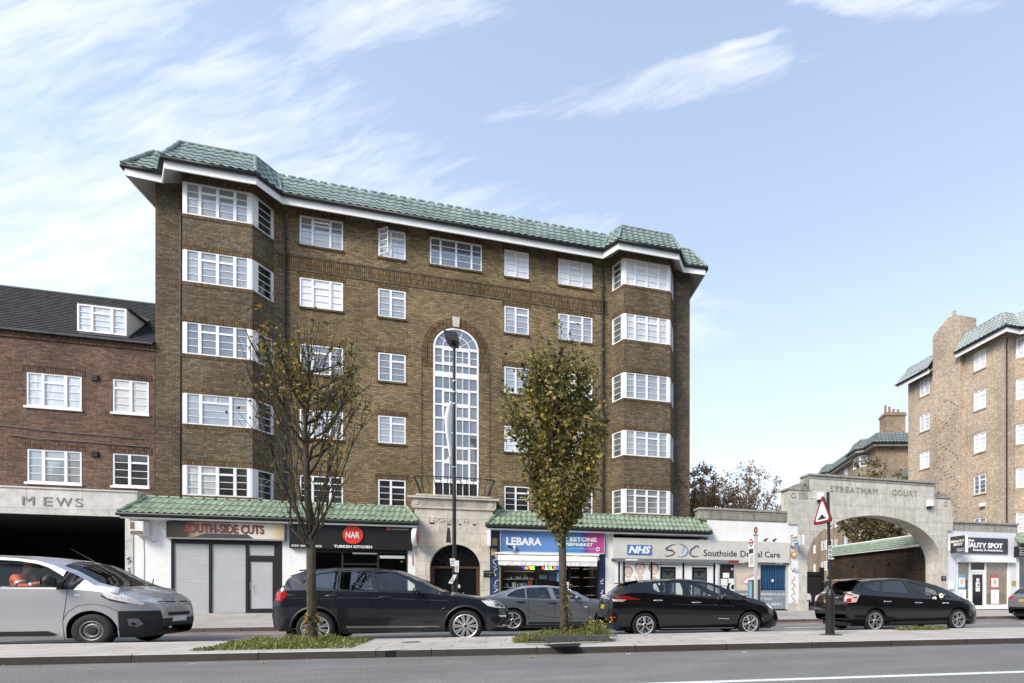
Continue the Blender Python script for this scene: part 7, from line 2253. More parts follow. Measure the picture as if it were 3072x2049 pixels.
            def bar(a0, a1, ra, rb, wa, wb, ya=.012, yb=.022):
                pa = Vector((math.cos(a0) * ra, 0, math.sin(a0) * ra)); pb = Vector((math.cos(a1) * rb, 0, math.sin(a1) * rb))
                d = (pb - pa).normalized(); n_ = Vector((-d.z, 0, d.x))
                q = [pa - n_ * wa, pa + n_ * wa, pb + n_ * wb, pb - n_ * wb]
                sp_.add([Vector((v.x, y_, v.z)) for v, y_ in zip(q, (yb, yb, ya, ya))] + [Vector((v.x, .06, v.z)) for v in q], [(0, 1, 2, 3), (0, 4, 5, 1), (1, 5, 6, 2), (2, 6, 7, 3), (3, 7, 4, 0), (7, 6, 5, 4)])
            hubr = .055
            ph = PI / 2 + wi * .3
            if style[0] == 'five':
                for k in range(style[1]): a = ph + 2 * PI * k / style[1]; bar(a, a, hubr * .6, r0 - .012, .022, .034)
            elif style[0] == 'y':
                for k in range(style[1]):
                    a = ph + 2 * PI * k / style[1]; s_ = PI / style[1] * .34
                    bar(a - s_ * .3, a - s_, hubr * .7, r0 - .012, .010, .009); bar(a + s_ * .3, a + s_, hubr * .7, r0 - .012, .010, .009)
            elif style[0] == 'twin':
                for k in range(style[1]):
                    a = ph + 2 * PI * k / style[1]; s_ = .10
                    bar(a - s_, a - s_ * 1.05, hubr * .9, r0 - .012, .012, .016); bar(a + s_, a + s_ * 1.05, hubr * .9, r0 - .012, .012, .016)
            elif style[0] == 'turbine':
                for k in range(style[1]):
                    a = ph + 2 * PI * k / style[1]; bar(a, a + .12, hubr * .6, r0 - .012, .018, .045)
                    bar(a + PI / style[1], a + PI / style[1] + .1, r0 * .55, r0 - .012, .006, .012, .014, .03)
            elif style[0] == 'steel':
                sp_.lathe([(.001, .04), (.10, .035), (.115, .02), (r0 * .62, .018), (r0 * .78, .035), (r0 - .02, .05), (r0 - .02, .06)], (0, 0, 0), 32, 'y')
            if style[0] != 'steel':
                sp_.lathe([(.001, .008), (hubr - .01, .010), (hubr, .018), (hubr, .06)], (0, 0, 0), 20, 'y')
            sp_.build('spoke', S.get('spoke_mat', 'alloy'), wh, smooth=style[0] == 'steel', angle=40)
            cp = MB(loc); cp.lathe([(.001, .002), (.030, .004), (.034, .012)] if style[0] != 'steel' else [(.001, .006), (.075, .008), (.085, .022)], (0, 0, 0), 18, 'y'); cp.build('hub_cap', 'alloy_dark' if style[0] != 'steel' else 'plastic_black', wh)
            if style[0] == 'steel':
                hl = MB(loc)
                for k in range(14):
                    a = 2 * PI * k / 14; hl.lathe([(.001, 0), (.016, .001)], (math.cos(a) * r0 * .74, .028, math.sin(a) * r0 * .74), 10, 'y')
                hl.build('rim_hole', 'alloy_dark', wh)
            wl = MB(); aa = [PI * k / 16 for k in range(17)]
            vs = []
            for a in aa:
                for yy in (w * .95, w - .42): vs.append((wx + (ar + .004) * math.cos(a), sgn * yy, wz + (ar + .004) * math.sin(a)))
            wl.add(vs, [(2 * k, 2 * k + 1, 2 * k + 3, 2 * k + 2) for k in range(16)])
            wl.add([(wx + ar * math.cos(a), sgn * (w - .42), wz + ar * math.sin(a)) for a in aa] + [(wx, sgn * (w - .42), wz - .1)], [tuple(range(18))])
            wl.build('wheel_arch', 'plastic_black', root)
    if S.get('arch_trim'):
        for wx, wz, R, ar in wheels:
            pts = [(wx + (ar + .022) * math.cos(PI * (.02 + .96 * k / 26)), wz + (ar + .022) * math.sin(PI * (.02 + .96 * k / 26))) for k in range(27)]
            seam(pts, .024, 'arch_trim', mt=S['arch_trim'], off=-.006)
    # under-tray and cabin
    ub = MB(); ub.box(x0 + .25, x1 - .3, -w * .78, w * .78, S.get('tray', .20), S.get('tray', .2) + .12); ub.build('undertray', 'plastic_black', root)
    it = MB(); fz = S.get('floor', .42)
    ws0, ws1 = S['ws']
    it.box(g0 + .1, g1 - .1, -w * .82, w * .82, fz, fz + .03)
    bw = sh((g0 + g1) / 2)
    for sx in S.get('seats', (.42,)):
        xx = lerp(g0, g1, sx)
        for sy in (-.36, .36):
            it.bbox(xx - .10, xx + .42, sy - .24, sy + .24, fz + .03, fz + .26, .05)
            it.prism([(xx - .10, fz + .2), (xx + .03, fz + .2), (xx - .09, top(xx) - .36), (xx - .20, top(xx) - .36)], sy - .23, sy + .23, 'y')
            it.bbox(xx - .20, xx - .10, sy - .12, sy + .12, top(xx) - .34, top(xx) - .16, .03)
    it.build('seat', S.get('seat_mat', 'cabin_dark'), root)
    da = MB(); da.prism([(g1 - .55, fz + .2), (g1 - .75, bw - .12), (g1 - .68, bw + .0), (g1 - .10, bw + .01), (g1 - .1, fz + .2)], -w * .80, w * .80, 'y'); da.build('dashboard', 'cabin_dark', root)
    stw = MB(); ring_ = [(0, .185 * math.cos(2 * PI * k / 20), .185 * math.sin(2 * PI * k / 20)) for k in range(21)]
    mt_ = Matrix.Rotation(R_(-22), 3, 'Y')
    stc = Vector((g1 - .82, -.36, bw - .02))
    stw.tube([stc + mt_ @ Vector(p) for p in ring_], .016, 6, cap=False); stw.tube([stc, stc + Vector((.25, 0, -.08))], .03, 6); stw.build('steering_wheel', 'cabin_dark', root)
    # mirrors
    if S.get('mirror'):
        mx, mz, ms = S['mirror']
        for sgn in (-1, 1):
            yy = sgn * (yside(mx, mz) + .02)
            m_ = MB(); m_.ball((mx, yy + sgn * .13, mz), .115 * ms, 10, (.62, 1.0, .72)); m_.tube([(mx + .02, yy - sgn * .03, mz - .05), (mx, yy + sgn * .06, mz - .045)], [.035, .028], 8)
            mo = m_.build('mirror', S.get('mirror_paint', S['paint']), root, smooth=True)
            m_ = MB(); m_.prism([(yy + sgn * (.13 + .088 * ms * math.cos(2 * PI * k / 20)), mz + .066 * ms * math.sin(2 * PI * k / 20)) for k in range(20)], mx - .066 * ms, mx - .0645 * ms, 'x'); m_.build('mirror_glass', 'chrome', mo)
    for hx, hz in S.get('handles', ()):
        for sgn in (-1, 1):
            y_ = sgn * (yside(hx, hz) + .018)
            m_ = MB(); m_.tube([(hx - .13, y_ - sgn * .02, hz), (hx - .10, y_, hz), (hx + .10, y_, hz - .002), (hx + .13, y_ - sgn * .02, hz - .003)], [.012, .015, .015, .012], 8); m_.build('handle', S.get('handle_mat', S['paint']), root, smooth=True)
            if S.get('handle_cup', True): patch('handle_cup', [(hx - .09, hz + .035), (hx + .07, hz + .035), (hx + .05, hz - .045), (hx - .06, hz - .045)], 'side', 'plastic_black', .003) if sgn < 0 else None
    return root, patch, seam, yside


# ---------------------------------------------------------------- dark SUV
YB = -12.45
def shift(pts, dx): return [(round(p[0] + dx, 3), p[1]) for p in pts]
O = .15
suv, patch, seam, ys = build_car('dark_suv', 'dark blue black SUV with silver multi spoke wheels, driving behind the half bare tree', dict(
    loc=(-.15, YB + .95, 0), dx=O, w=.95, paint='paint_blueblack', rim=.27, spokes=('twin', 10), tray=.24, floor=.5,
    top=shift([(-2.60, .74), (-2.585, .90), (-2.54, 1.12), (-2.50, 1.22), (-2.40, 1.32), (-2.32, 1.47), (-2.26, 1.53), (-2.11, 1.62), (-1.89, 1.675), (-1.45, 1.71), (-.89, 1.72), (-.55, 1.71), (-.24, 1.68), (-.08, 1.63), (.35, 1.44), (.82, 1.185), (1.02, 1.16), (1.39, 1.10), (1.76, 1.02), (2.02, .945), (2.16, .87), (2.24, .77), (2.28, .66), (2.29, .60)], O),
    bot=shift([(-2.60, .60), (-2.57, .40), (-2.45, .33), (-1.9, .30), (-1.1, .275), (.94, .255), (1.8, .25), (2.1, .27), (2.22, .34), (2.27, .46), (2.29, .54)], O),
    sh=shift([(-2.60, .70), (-2.55, 1.02), (-2.48, 1.18), (-2.2, 1.20), (-1.73, 1.205), (-1.31, 1.18), (-.66, 1.165), (.42, 1.145), (.9, 1.10), (1.5, 1.0), (1.95, .90), (2.18, .80), (2.26, .68), (2.29, .57)], O),
    cabin=(-2.33, 1.05), ws=(.06, .98), rw=(-2.2, -1.98), wr=.72, drop=.05,
    wheels=[(-1.60, .38, .375, .44), (1.46, .38, .375, .44)],
    windows=[shift(p, O) for p in ([(-2.02, 1.345), (-1.93, 1.46), (-1.72, 1.565), (-1.35, 1.61), (-1.335, 1.215), (-1.73, 1.26), (-1.95, 1.30)], [(-1.30, 1.61), (-.73, 1.625), (-.61, 1.20), (-1.29, 1.215)], [(-.64, 1.615), (-.33, 1.615), (-.08, 1.55), (.19, 1.36), (.36, 1.19), (-.52, 1.185)])],
    glass=['car_glass_dark', 'car_glass_dark', 'car_glass'], mirror=(.44, 1.19, 1.0), handles=[(-1.28, 1.08), (-.22, 1.045)], handle_mat='paint_blueblack', arch_trim='plastic_black', seats=(.50, .28)))
patch('tail_light', shift([(-2.545, 1.17), (-2.3, 1.18), (-2.25, 1.11), (-2.36, .98), (-2.56, .97)], O), 'side', 'tail_red', mirror=True)
patch('tail_light_bar', shift([(-2.28, 1.125), (-2.04, 1.10), (-2.28, 1.085)], O), 'side', 'plastic_black', .004, mirror=True)
patch('headlight', shift([(1.66, .965), (1.93, .965), (2.16, .86), (2.17, .79), (1.98, .80), (1.80, .845)], O), 'side', 'head_clear', mirror=True)
patch('headlight_pupil', shift([(1.95, .90), (2.08, .87), (2.10, .82), (1.97, .83)], O), 'side', 'head_dark', .010, mirror=True)
patch('front_vent', shift([(2.02, .62), (2.20, .62), (2.22, .575), (2.06, .585)], O), 'side', 'chrome', mirror=True)
patch('front_trim', shift([(2.00, .36), (2.16, .40), (2.22, .37), (2.1, .33)], O), 'side', 'chrome', mirror=True)
patch('grille', [(-.32, .92), (.32, .92), (.36, .66), (-.36, .66)], 'front', 'plastic_black')
patch('plate', [(-.26, .56), (.26, .56), (.26, .45), (-.26, .45)], 'front', 'plate_white')
patch('plate', [(-.26, .98), (.26, .98), (.26, .87), (-.26, .87)], 'rear', 'plate_yellow')
patch('lower_trim', shift([(-1.15, .42), (.72, .40), (.78, .36), (-1.15, .375)], O), 'side', 'steel_grey', .008, mirror=True)
patch('sill', shift([(-1.13, .36), (.80, .35), (.85, .25), (-1.1, .27)], O), 'side', 'plastic_black', .006, mirror=True)
patch('fender_badge', shift([(.80, .80), (.86, .815), (.87, .79), (.81, .78)], O), 'side', 'chrome', .006, mirror=True)
patch('fuel_flap', shift([(-2.02, 1.08), (-1.72, 1.07), (-1.72, .97), (-1.98, .97)], O), 'side', 'paint_blueblack', .003, mirror=True)
for pts in ([(-1.37, 1.20), (-1.42, .95), (-1.30, .62), (-1.12, .38)], [(-.60, 1.18), (-.57, .8), (-.58, .38)], [(.52, 1.13), (.58, .9), (.60, .42)], [(-2.47, 1.04), (-1.4, 1.02)], [(.6, 1.10), (1.3, 1.04), (1.7, .97)]):
    seam(shift(pts, O), .004)
seam(shift([(-1.5, 1.04), (-.6, 1.03), (.94, .96)], O), .012, 'crease', mt='paint_blueblack', off=-.004)
seam(shift([(-2.1, 1.63), (-1.6, 1.685), (-.9, 1.70), (-.3, 1.665)], O), .016, 'roof_rail', off=.0)
m_ = MB(); m_.prism([(-2.27, 1.50), (-2.33, 1.515), (-1.95, 1.66), (-1.9, 1.63)], -.60, .60, 'y'); m_.v = [v + Vector((O, 0, .0)) for v in m_.v]; m_.build('spoiler', 'paint_blueblack', suv)

# ---------------------------------------------------------------- black hatchback
YL = -12.40; XL = 7.1
hat, patch, seam, ys = build_car('black_hatchback', 'glossy black hatchback with bright door handles, in front of the dental sign', dict(
    loc=(XL, YL + .91, 0), dx=-XL, w=.91, paint='paint_black', rim=.225, spokes=('turbine', 5), tray=.18, floor=.36,
    top=shift([(4.66, .62), (4.69, .86), (4.72, 1.04), (4.80, 1.10), (4.91, 1.16), (5.06, 1.29), (5.20, 1.40), (5.30, 1.425), (5.41, 1.445), (5.63, 1.475), (6.02, 1.51), (6.46, 1.53), (6.86, 1.53), (7.25, 1.50), (7.59, 1.43), (7.89, 1.31), (8.30, 1.14), (8.65, 1.055), (9.02, .94), (9.22, .85), (9.40, .73), (9.48, .62), (9.52, .52), (9.53, .46)], -XL),
    bot=shift([(4.66, .50), (4.70, .32), (4.9, .24), (5.3, .21), (6.0, .175), (8.1, .18), (8.9, .20), (9.35, .22), (9.50, .30), (9.53, .40)], -XL),
    sh=shift([(4.66, .58), (4.71, .95), (4.80, 1.06), (5.2, 1.14), (5.6, 1.15), (5.95, 1.11), (6.65, 1.055), (7.62, .985), (8.3, .965), (8.7, .89), (9.05, .80), (9.3, .70), (9.45, .60), (9.53, .43)], -XL),
    cabin=(4.84, 8.42), ws=(7.56, 8.36), rw=(4.90, 5.17), wr=.69, drop=.05, taper=((.30, .18), (.65, .36)),
    yr=shift([(4.84, .80), (5.25, .735), (6.2, .70), (7.0, .70), (7.6, .74), (8.42, .93)], -XL),
    wheels=[(5.61 - XL, .325, .32, .375), (8.53 - XL, .325, .32, .375)],
    windows=[shift(p, -XL) for p in ([(5.86, 1.375), (5.955, 1.40), (6.035, 1.15), (5.90, 1.19), (5.85, 1.24)], [(5.985, 1.405), (6.60, 1.445), (6.69, 1.075), (6.06, 1.14)], [(6.76, 1.445), (7.10, 1.435), (7.44, 1.365), (7.72, 1.26), (7.76, 1.02), (7.62, 1.01), (6.87, 1.06)], [(7.80, 1.20), (8.20, 1.02), (7.98, 1.015), (7.82, 1.02)])],
    glass=['car_glass'] * 4, mirror=(7.72 - XL, 1.05, 1.0), handles=[(5.95 - XL, .955), (6.99 - XL, .895)], handle_mat='chrome', seats=(.48, .26), seat_mat='cabin_grey'))
patch('tail_light', shift([(4.73, 1.06), (4.96, 1.075), (5.10, 1.075), (5.50, .98), (5.42, .965), (5.13, .975), (4.95, .995)], -XL), 'side', 'tail_red', mirror=True)
patch('tail_lens', shift([(4.74, 1.0), (4.97, .985), (5.13, .97), (5.02, .925), (4.8, .93)], -XL), 'side', 'tail_clear', mirror=True)
patch('headlight', shift([(8.98, .865), (9.12, .82), (9.27, .725), (9.25, .68), (9.12, .74)], -XL), 'side', 'head_clear', mirror=True)
patch('grille', [(-.30, .66), (.30, .66), (.34, .40), (-.34, .40)], 'front', 'plastic_black'); patch('plate', [(-.26, .46), (.26, .46), (.26, .35), (-.26, .35)], 'front', 'plate_white')
patch('plate', [(-.26, .84), (.26, .84), (.26, .73), (-.26, .73)], 'rear', 'plate_yellow')
patch('rear_reflector', shift([(4.70, .56), (4.86, .56), (4.86, .51), (4.70, .51)], -XL), 'side', 'tail_red', mirror=True)
patch('rear_trim', shift([(4.68, .34), (4.95, .24), (4.98, .26), (4.70, .38)], -XL), 'side', mat('blue_trim', (.03, .08, .25), .3, .4), mirror=True)
patch('door_badge', shift([(7.60, .48), (7.91, .468), (7.91, .452), (7.60, .464)], -XL), 'side', 'chrome', .004)
for pts in ([(5.77, 1.12), (5.70, 1.0), (5.77, .82), (6.0, .50), (6.08, .33)], [(6.80, 1.03), (6.84, .7), (6.84, .34)], [(7.95, .96), (8.02, .75), (8.05, .5), (8.02, .32)], [(8.02, .88), (8.35, .84), (8.75, .80)], [(4.84, .92), (5.1, .90), (5.7, .88)]):
    seam(shift(pts, -XL), .004)
seam(shift([(6.03, .225), (8.06, .215)], -XL), .016, 'sill_trim', mt='steel_grey', off=-.008)
seam(shift([(6.35, .86), (7.0, .83), (8.05, .80)], -XL), .010, 'crease', mt='paint_black', off=-.004)
m_ = MB(); m_.prism([(5.14, 1.385), (5.10, 1.41), (5.46, 1.47), (5.5, 1.44), (5.3, 1.40)], -.60, .60, 'y'); m_.v = [v + Vector((-XL, 0, 0)) for v in m_.v]; m_.build('spoiler', 'paint_black', hat)
m_ = MB(); m_.tube([(5.62 - XL, .0, 1.47), (5.55 - XL, 0, 1.60)], [.012, .004], 6); m_.build('aerial', 'plastic_black', hat)
m_ = MB(); m_.box(5.89 - XL, 5.96 - XL, -.79, -.787, 1.18, 1.30); m_.build('window_sticker', 'plate_white', hat)

# ---------------------------------------------------------------- black estate
YP = -12.45; XQ = 13.9
est, patch, seam, ys = build_car('black_estate_car', 'black people carrier with pale rear lights and yellow plate, in front of the archway', dict(
    loc=(XQ, YP + .89, 0), dx=-XQ, w=.89, paint='paint_black', rim=.235, spokes=('y', 5), tray=.18, floor=.36,
    top=shift([(11.50, .74), (11.52, .90), (11.56, 1.02), (11.66, 1.12), (11.85, 1.34), (11.98, 1.47), (12.06, 1.50), (12.15, 1.53), (12.58, 1.575), (13.08, 1.60), (13.49, 1.60), (13.86, 1.58), (14.24, 1.53), (14.74, 1.42), (15.25, 1.245), (15.54, 1.09), (15.93, .97), (16.15, .87), (16.28, .74), (16.34, .60), (16.36, .48)], -XQ),
    bot=shift([(11.50, .52), (11.56, .36), (11.75, .31), (12.0, .28), (12.8, .215), (15.0, .22), (15.9, .20), (16.2, .19), (16.33, .26), (16.36, .36)], -XQ),
    sh=shift([(11.50, .70), (11.53, .98), (11.62, 1.10), (11.9, 1.09), (12.4, 1.06), (13.3, 1.01), (13.8, .985), (14.9, .94), (15.5, .90), (15.95, .80), (16.2, .68), (16.32, .56), (16.36, .42)], -XQ),
    cabin=(11.60, 15.62), ws=(14.55, 15.55), rw=(11.64, 11.96), wr=.72, drop=.05, taper=((.22, .10), (.6, .34)),
    wheels=[(12.45 - XQ, .335, .325, .385), (15.41 - XQ, .335, .325, .385)],
    windows=[shift(p, -XQ) for p in ([(12.06, 1.385), (12.72, 1.495), (12.63, 1.18), (12.44, 1.185), (12.2, 1.30)], [(12.80, 1.49), (13.52, 1.515), (13.68, 1.12), (12.72, 1.165)], [(13.66, 1.485), (14.13, 1.40), (14.66, 1.21), (14.69, 1.05), (13.84, 1.09)], [(14.74, 1.20), (15.18, 1.01), (14.83, 1.015), (14.76, 1.03)])],
    glass=['car_glass_dark', 'car_glass_dark', 'car_glass', 'car_glass'], mirror=(14.72 - XQ, 1.06, .95), handles=[(12.85 - XQ, .895), (13.93 - XQ, .855)], handle_mat='chrome', seats=(.50, .30), seat_mat='cabin_grey', seal='plastic_black'))
patch('tail_light', shift([(11.52, 1.25), (11.60, 1.25), (11.69, 1.23), (11.91, 1.10), (11.78, .88), (11.50, .86)], -XQ), 'side', 'tail_clear', mirror=True)
patch('tail_light', [(.60, 1.16), (.80, 1.14), (.84, .92), (.70, .88)], 'rear', 'tail_clear', mirror=True)
patch('tail_lens', shift([(11.50, .98), (11.64, .99), (11.62, .885), (11.50, .87)], -XQ), 'side', 'tail_red', .012, mirror=True)
patch('tail_lens', shift([(11.70, 1.04), (11.82, 1.02), (11.80, .99), (11.70, 1.0)], -XQ), 'side', 'tail_red', .012, mirror=True)
patch('plate', [(-.26, .96), (.26, .96), (.26, .84), (-.26, .84)], 'rear', 'plate_yellow')
patch('rear_trim', [(-.78, .46), (.78, .46), (.74, .34), (-.74, .34)], 'rear', 'plastic_black'); patch('plate_trim', [(-.40, 1.02), (.40, 1.02), (.40, .985), (-.40, .985)], 'rear', 'chrome')
patch('headlight', shift([(15.80, .93), (16.05, .86), (16.24, .74), (16.2, .70), (15.95, .78)], -XQ), 'side', 'head_clear', mirror=True)
patch('lower_grille', [(-.5, .52), (.5, .52), (.56, .30), (-.56, .30)], 'front', 'plastic_black')
patch('side_flash', shift([(14.78, .86), (15.02, .855), (15.02, .825), (14.78, .83)], -XQ), 'side', 'plate_white', .006, mirror=True)
for pts in ([(12.66, 1.12), (12.62, 1.0), (12.80, .75), (12.92, .5), (13.0, .30)], [(13.80, 1.06), (13.82, .7), (13.80, .30)], [(14.86, .98), (14.98, .75), (14.96, .28)], [(11.62, .72), (12.1, .74), (12.2, .70)], [(15.02, .86), (15.1, .78)]):
    seam(shift(pts, -XQ), .004)
seam(shift([(12.98, .285), (14.95, .28)], -XQ), .014, 'sill_trim', mt='paint_black', off=-.006)
m_ = MB(); m_.prism([(11.66, 1.47), (11.64, 1.50), (12.10, 1.56), (12.16, 1.53)], -.64, .64, 'y'); m_.v = [v + Vector((-XQ, 0, 0)) for v in m_.v]; m_.build('spoiler', 'paint_black', est)
m_ = MB(); m_.box(11.635 - XQ, 11.66 - XQ, -.16, .16, 1.475, 1.497); m_.build('brake_light', 'tail_red', est)
m_ = MB(); m_.box(11.62 - XQ, 11.66 - XQ, -.20, .20, 1.20, 1.21); m_.tube([(11.70 - XQ, 0, 1.13), (11.93 - XQ, -.3, 1.38)], .009, 5); m_.build('rear_wiper', 'plastic_black', est)

# ---------------------------------------------------------------- grey saloon in the far lane
XI = 3.9; YI = -9.2
sal, patch, seam, ys = build_car('grey_saloon', 'metallic grey saloon with chrome window line, between the SUV and the black hatchback', dict(
    loc=(XI, YI + .93, 0), dx=-XI, w=.93, paint='paint_grey', rim=.235, spokes=('turbine', 5), tray=.17, floor=.34,
    top=shift([(1.30, .78), (1.33, .92), (1.40, 1.0), (1.62, 1.06), (1.82, 1.09), (2.11, 1.21), (2.45, 1.31), (2.76, 1.365), (3.1, 1.38), (3.46, 1.38), (3.86, 1.34), (4.36, 1.19), (4.72, 1.0), (5.0, .945), (5.40, .86), (5.75, .76), (5.98, .65), (6.06, .55), (6.08, .48)], -XI),
    bot=shift([(1.30, .50), (1.38, .32), (1.8, .24), (2.8, .185), (4.9, .18), (5.7, .19), (6.0, .25), (6.08, .38)], -XI),
    sh=shift([(1.30, .72), (1.38, .92), (1.6, .99), (2.3, .985), (3.2, .95), (4.45, .90), (4.9, .89), (5.4, .80), (5.8, .68), (6.0, .56), (6.08, .43)], -XI),
    cabin=(1.75, 4.88), ws=(3.92, 4.80), rw=(1.86, 2.55), wr=.68, drop=.045, taper=((.35, .2), (.6, .34)),
    wheels=[(2.40 - XI, .33, .33, .385), (5.22 - XI, .33, .33, .385)],
    windows=[shift(p, -XI) for p in ([(2.22, 1.05), (2.36, 1.15), (2.52, 1.225), (2.74, 1.27), (2.76, 1.0), (2.5, 1.01)], [(2.80, 1.275), (3.40, 1.30), (3.52, .975), (2.82, .99)], [(3.58, 1.29), (3.85, 1.25), (4.05, 1.185), (4.46, .97), (4.42, .945), (3.68, .97)])],
    glass=['car_glass'] * 3, mirror=(4.28 - XI, 1.0, .95), handles=[(2.62 - XI, .87), (3.55 - XI, .84)], handle_mat='plastic_black', handle_cup=False, seats=(.52, .30), seat_mat='cabin_grey'))
seam(shift([(2.22, 1.02), (2.20, 1.07), (2.34, 1.17), (2.52, 1.25), (2.76, 1.30), (3.4, 1.325), (3.86, 1.285), (4.06, 1.22), (4.5, .97)], -XI), .022, 'window_trim', mt='chrome', off=-.008)
seam(shift([(2.2, .90), (3.2, .875), (4.6, .845)], -XI), .010, 'crease', mt='plastic_black', off=-.007)
for pts in ([(2.86, .97), (2.84, .7), (2.84, .3)], [(3.60, .95), (3.62, .6), (3.6, .28)], [(4.56, .92), (4.66, .6), (4.64, .3)], [(2.75, .70), (3.1, .48), (3.6, .40), (4.55, .36)]):
    seam(shift(pts, -XI), .005)
patch('sill', shift([(2.85, .27), (4.8, .25), (4.8, .20), (2.85, .21)], -XI), 'side', 'plastic_black', .006, mirror=True)
patch('headlight', shift([(5.55, .78), (5.8, .72), (5.98, .62), (5.9, .58), (5.62, .70)], -XI), 'side', 'head_clear', mirror=True)
patch('tail_light', shift([(1.34, .93), (1.75, .96), (1.70, .85), (1.36, .80)], -XI), 'side', 'tail_red', mirror=True)
patch('side_flash', shift([(4.52, .73), (4.62, .73), (4.62, .70), (4.52, .70)], -XI), 'side', 'plate_white', .004, mirror=True)

# ---------------------------------------------------------------- silver van
XV = -7.3
van, patch, seam, ys = build_car('silver_van', 'silver panel van with black front bumper and orange clad driver, cut by the left edge', dict(
    cat='van', loc=(XV, -11.75 + .98, 0), dx=-XV, w=.98, paint='paint_silver', rim=.20, rim_mat='steel_grey', spoke_mat='steel_grey', spokes=('steel', 0), tray=.2, floor=.55,
    top=shift([(-9.820, 1.60), (-9.800, 1.80), (-9.700, 1.90), (-9.200, 1.94), (-7.910, 1.94), (-7.350, 1.925), (-7.070, 1.90), (-6.700, 1.85), (-6.390, 1.77), (-6.140, 1.62), (-5.640, 1.30), (-5.509, 1.25), (-5.349, 1.195), (-5.205, 1.12), (-5.114, 1.03), (-5.053, .93), (-5.022, .82), (-5.011, .70)], -XV),
    bot=shift([(-9.820, .40), (-9.700, .24), (-8, .20), (-6.470, .19), (-5.524, .22), (-5.220, .22), (-5.083, .27), (-5.030, .36), (-5.011, .42)], -XV),
    sh=shift([(-9.820, 1.22), (-7.500, 1.235), (-6.600, 1.225), (-6.200, 1.21), (-5.850, 1.16), (-5.448, 1.05), (-5.220, .97), (-5.106, .90), (-5.045, .83), (-5.011, .62)], -XV),
    cabin=(-9.600, -5.56), ws=(-6.620, -5.62), rw=(-9.600, -9.59), wr=.83, drop=shift([(-9, .06), (-7.5, .07), (-6.95, .09), (-6.45, .22), (-6.0, .24), (-5.75, .12), (-5.58, .03)], -XV), taper=((.2, .05), (.85, .40)), tuck=.03,
    yr=shift([(-9.600, .90), (-8, .84), (-6.800, .83), (-6.200, .88), (-5.570, .95)], -XV),
    wheels=[(-9.1 - XV, .36, .355, .42), (-6.04 - XV, .36, .355, .42)],
    windows=[shift(p, -XV) for p in ([(-7.950, 1.30), (-7.950, 1.80), (-7.540, 1.80), (-7.280, 1.785), (-6.980, 1.73), (-6.800, 1.655), (-6.600, 1.52), (-6.460, 1.40), (-6.460, 1.26), (-7.850, 1.265)],)],
    glass=['van_glass'], split=.765, clad=lambda x: x > -5.60 - XV, handles=[(-7.68 - XV, 1.12)], handle_mat='plastic_black', seats=(.62,), screen='car_screen'))
patch('window_corner', shift([(-6.600, 1.50), (-6.330, 1.36), (-6.280, 1.30), (-6.450, 1.22), (-6.620, 1.215)], -XV), 'side', 'plastic_black', .008, mirror=True)
patch('headlight', shift([(-5.860, 1.13), (-5.720, 1.17), (-5.486, 1.08), (-5.220, .93), (-5.266, .885), (-5.486, .95), (-5.750, 1.03)], -XV), 'side', 'head_clear', .010, mirror=True)
patch('headlight', [(.42, 1.03), (.66, 1.05), (.80, .98), (.60, .90), (.42, .93)], 'front', 'head_clear', .008, mirror=True)
patch('headlight_rim', shift([(-5.880, 1.12), (-5.750, 1.025), (-5.486, .945), (-5.448, .915), (-5.720, .985), (-5.850, 1.06)], -XV), 'side', 'plastic_black', .013, mirror=True)
patch('grille_bar', [(-.60, .985), (.60, .985), (.60, .965), (-.60, .965)], 'front', 'bright_trim', .014); patch('grille_bar', [(-.60, .93), (.60, .93), (.60, .91), (-.60, .91)], 'front', 'bright_trim', .014)
patch('grille', [(-.60, .963), (.60, .963), (.60, .932), (-.60, .932)], 'front', 'plastic_black', .008)
for z_ in (.965, .915):
    patch('chevron_badge', [(-.085, z_ - .03), (0, z_ + .03), (.085, z_ - .03), (.085, z_ + .0), (0, z_ + .06), (-.085, z_ + .0)], 'front', 'bright_trim', .024)
patch('plate', [(-.26, .62), (.26, .62), (.26, .51), (-.26, .51)], 'front', 'plate_white', .012)
patch('lower_grille', [(-.40, .72), (.40, .72), (.40, .645), (-.40, .645)], 'front', 'tyre_rubber', .006)
for k in range(3): patch('grille_slat', [(-.50, .46 - k * .045), (.50, .46 - k * .045), (.50, .437 - k * .045), (-.50, .437 - k * .045)], 'front', 'tyre_rubber', .006)
patch('fog_lamp', shift([(-5.463, .60), (-5.311, .60), (-5.250, .48), (-5.334, .42), (-5.448, .46)], -XV), 'side', 'steel_grey', .010, mirror=True)
patch('fog_lamp_glass', shift([(-5.418, .52), (-5.349, .52), (-5.342, .46), (-5.410, .46)], -XV), 'side', 'tyre_rubber', .016, mirror=True)
for k in range(3): patch('side_grille', shift([(-5.296, .585 - k * .04), (-5.159, .575 - k * .04), (-5.144, .555 - k * .04), (-5.288, .562 - k * .04)], -XV), 'side', 'tyre_rubber', .008, mirror=True)
patch('side_rub_strip', shift([(-9.000, .37), (-6.750, .37), (-6.600, .30), (-6.650, .27), (-9.000, .27)], -XV), 'side', 'plastic_black', .010, mirror=True)
patch('indicator', shift([(-6.320, 1.115), (-6.220, 1.115), (-6.210, 1.09), (-6.310, 1.085)], -XV), 'side', 'plate_white', .008, mirror=True)
for pts in ([(-6.420, 1.21), (-6.450, .9), (-6.500, .55), (-6.500, .2)], [(-8.000, 1.23), (-8.000, .25)], [(-6.020, 1.20), (-5.750, 1.17), (-5.410, 1.03)], [(-6.500, .58), (-6.420, .75), (-6.250, .88), (-6.000, .92), (-5.750, .86), (-5.600, .76)]):
    seam(shift(pts, -XV), .005)
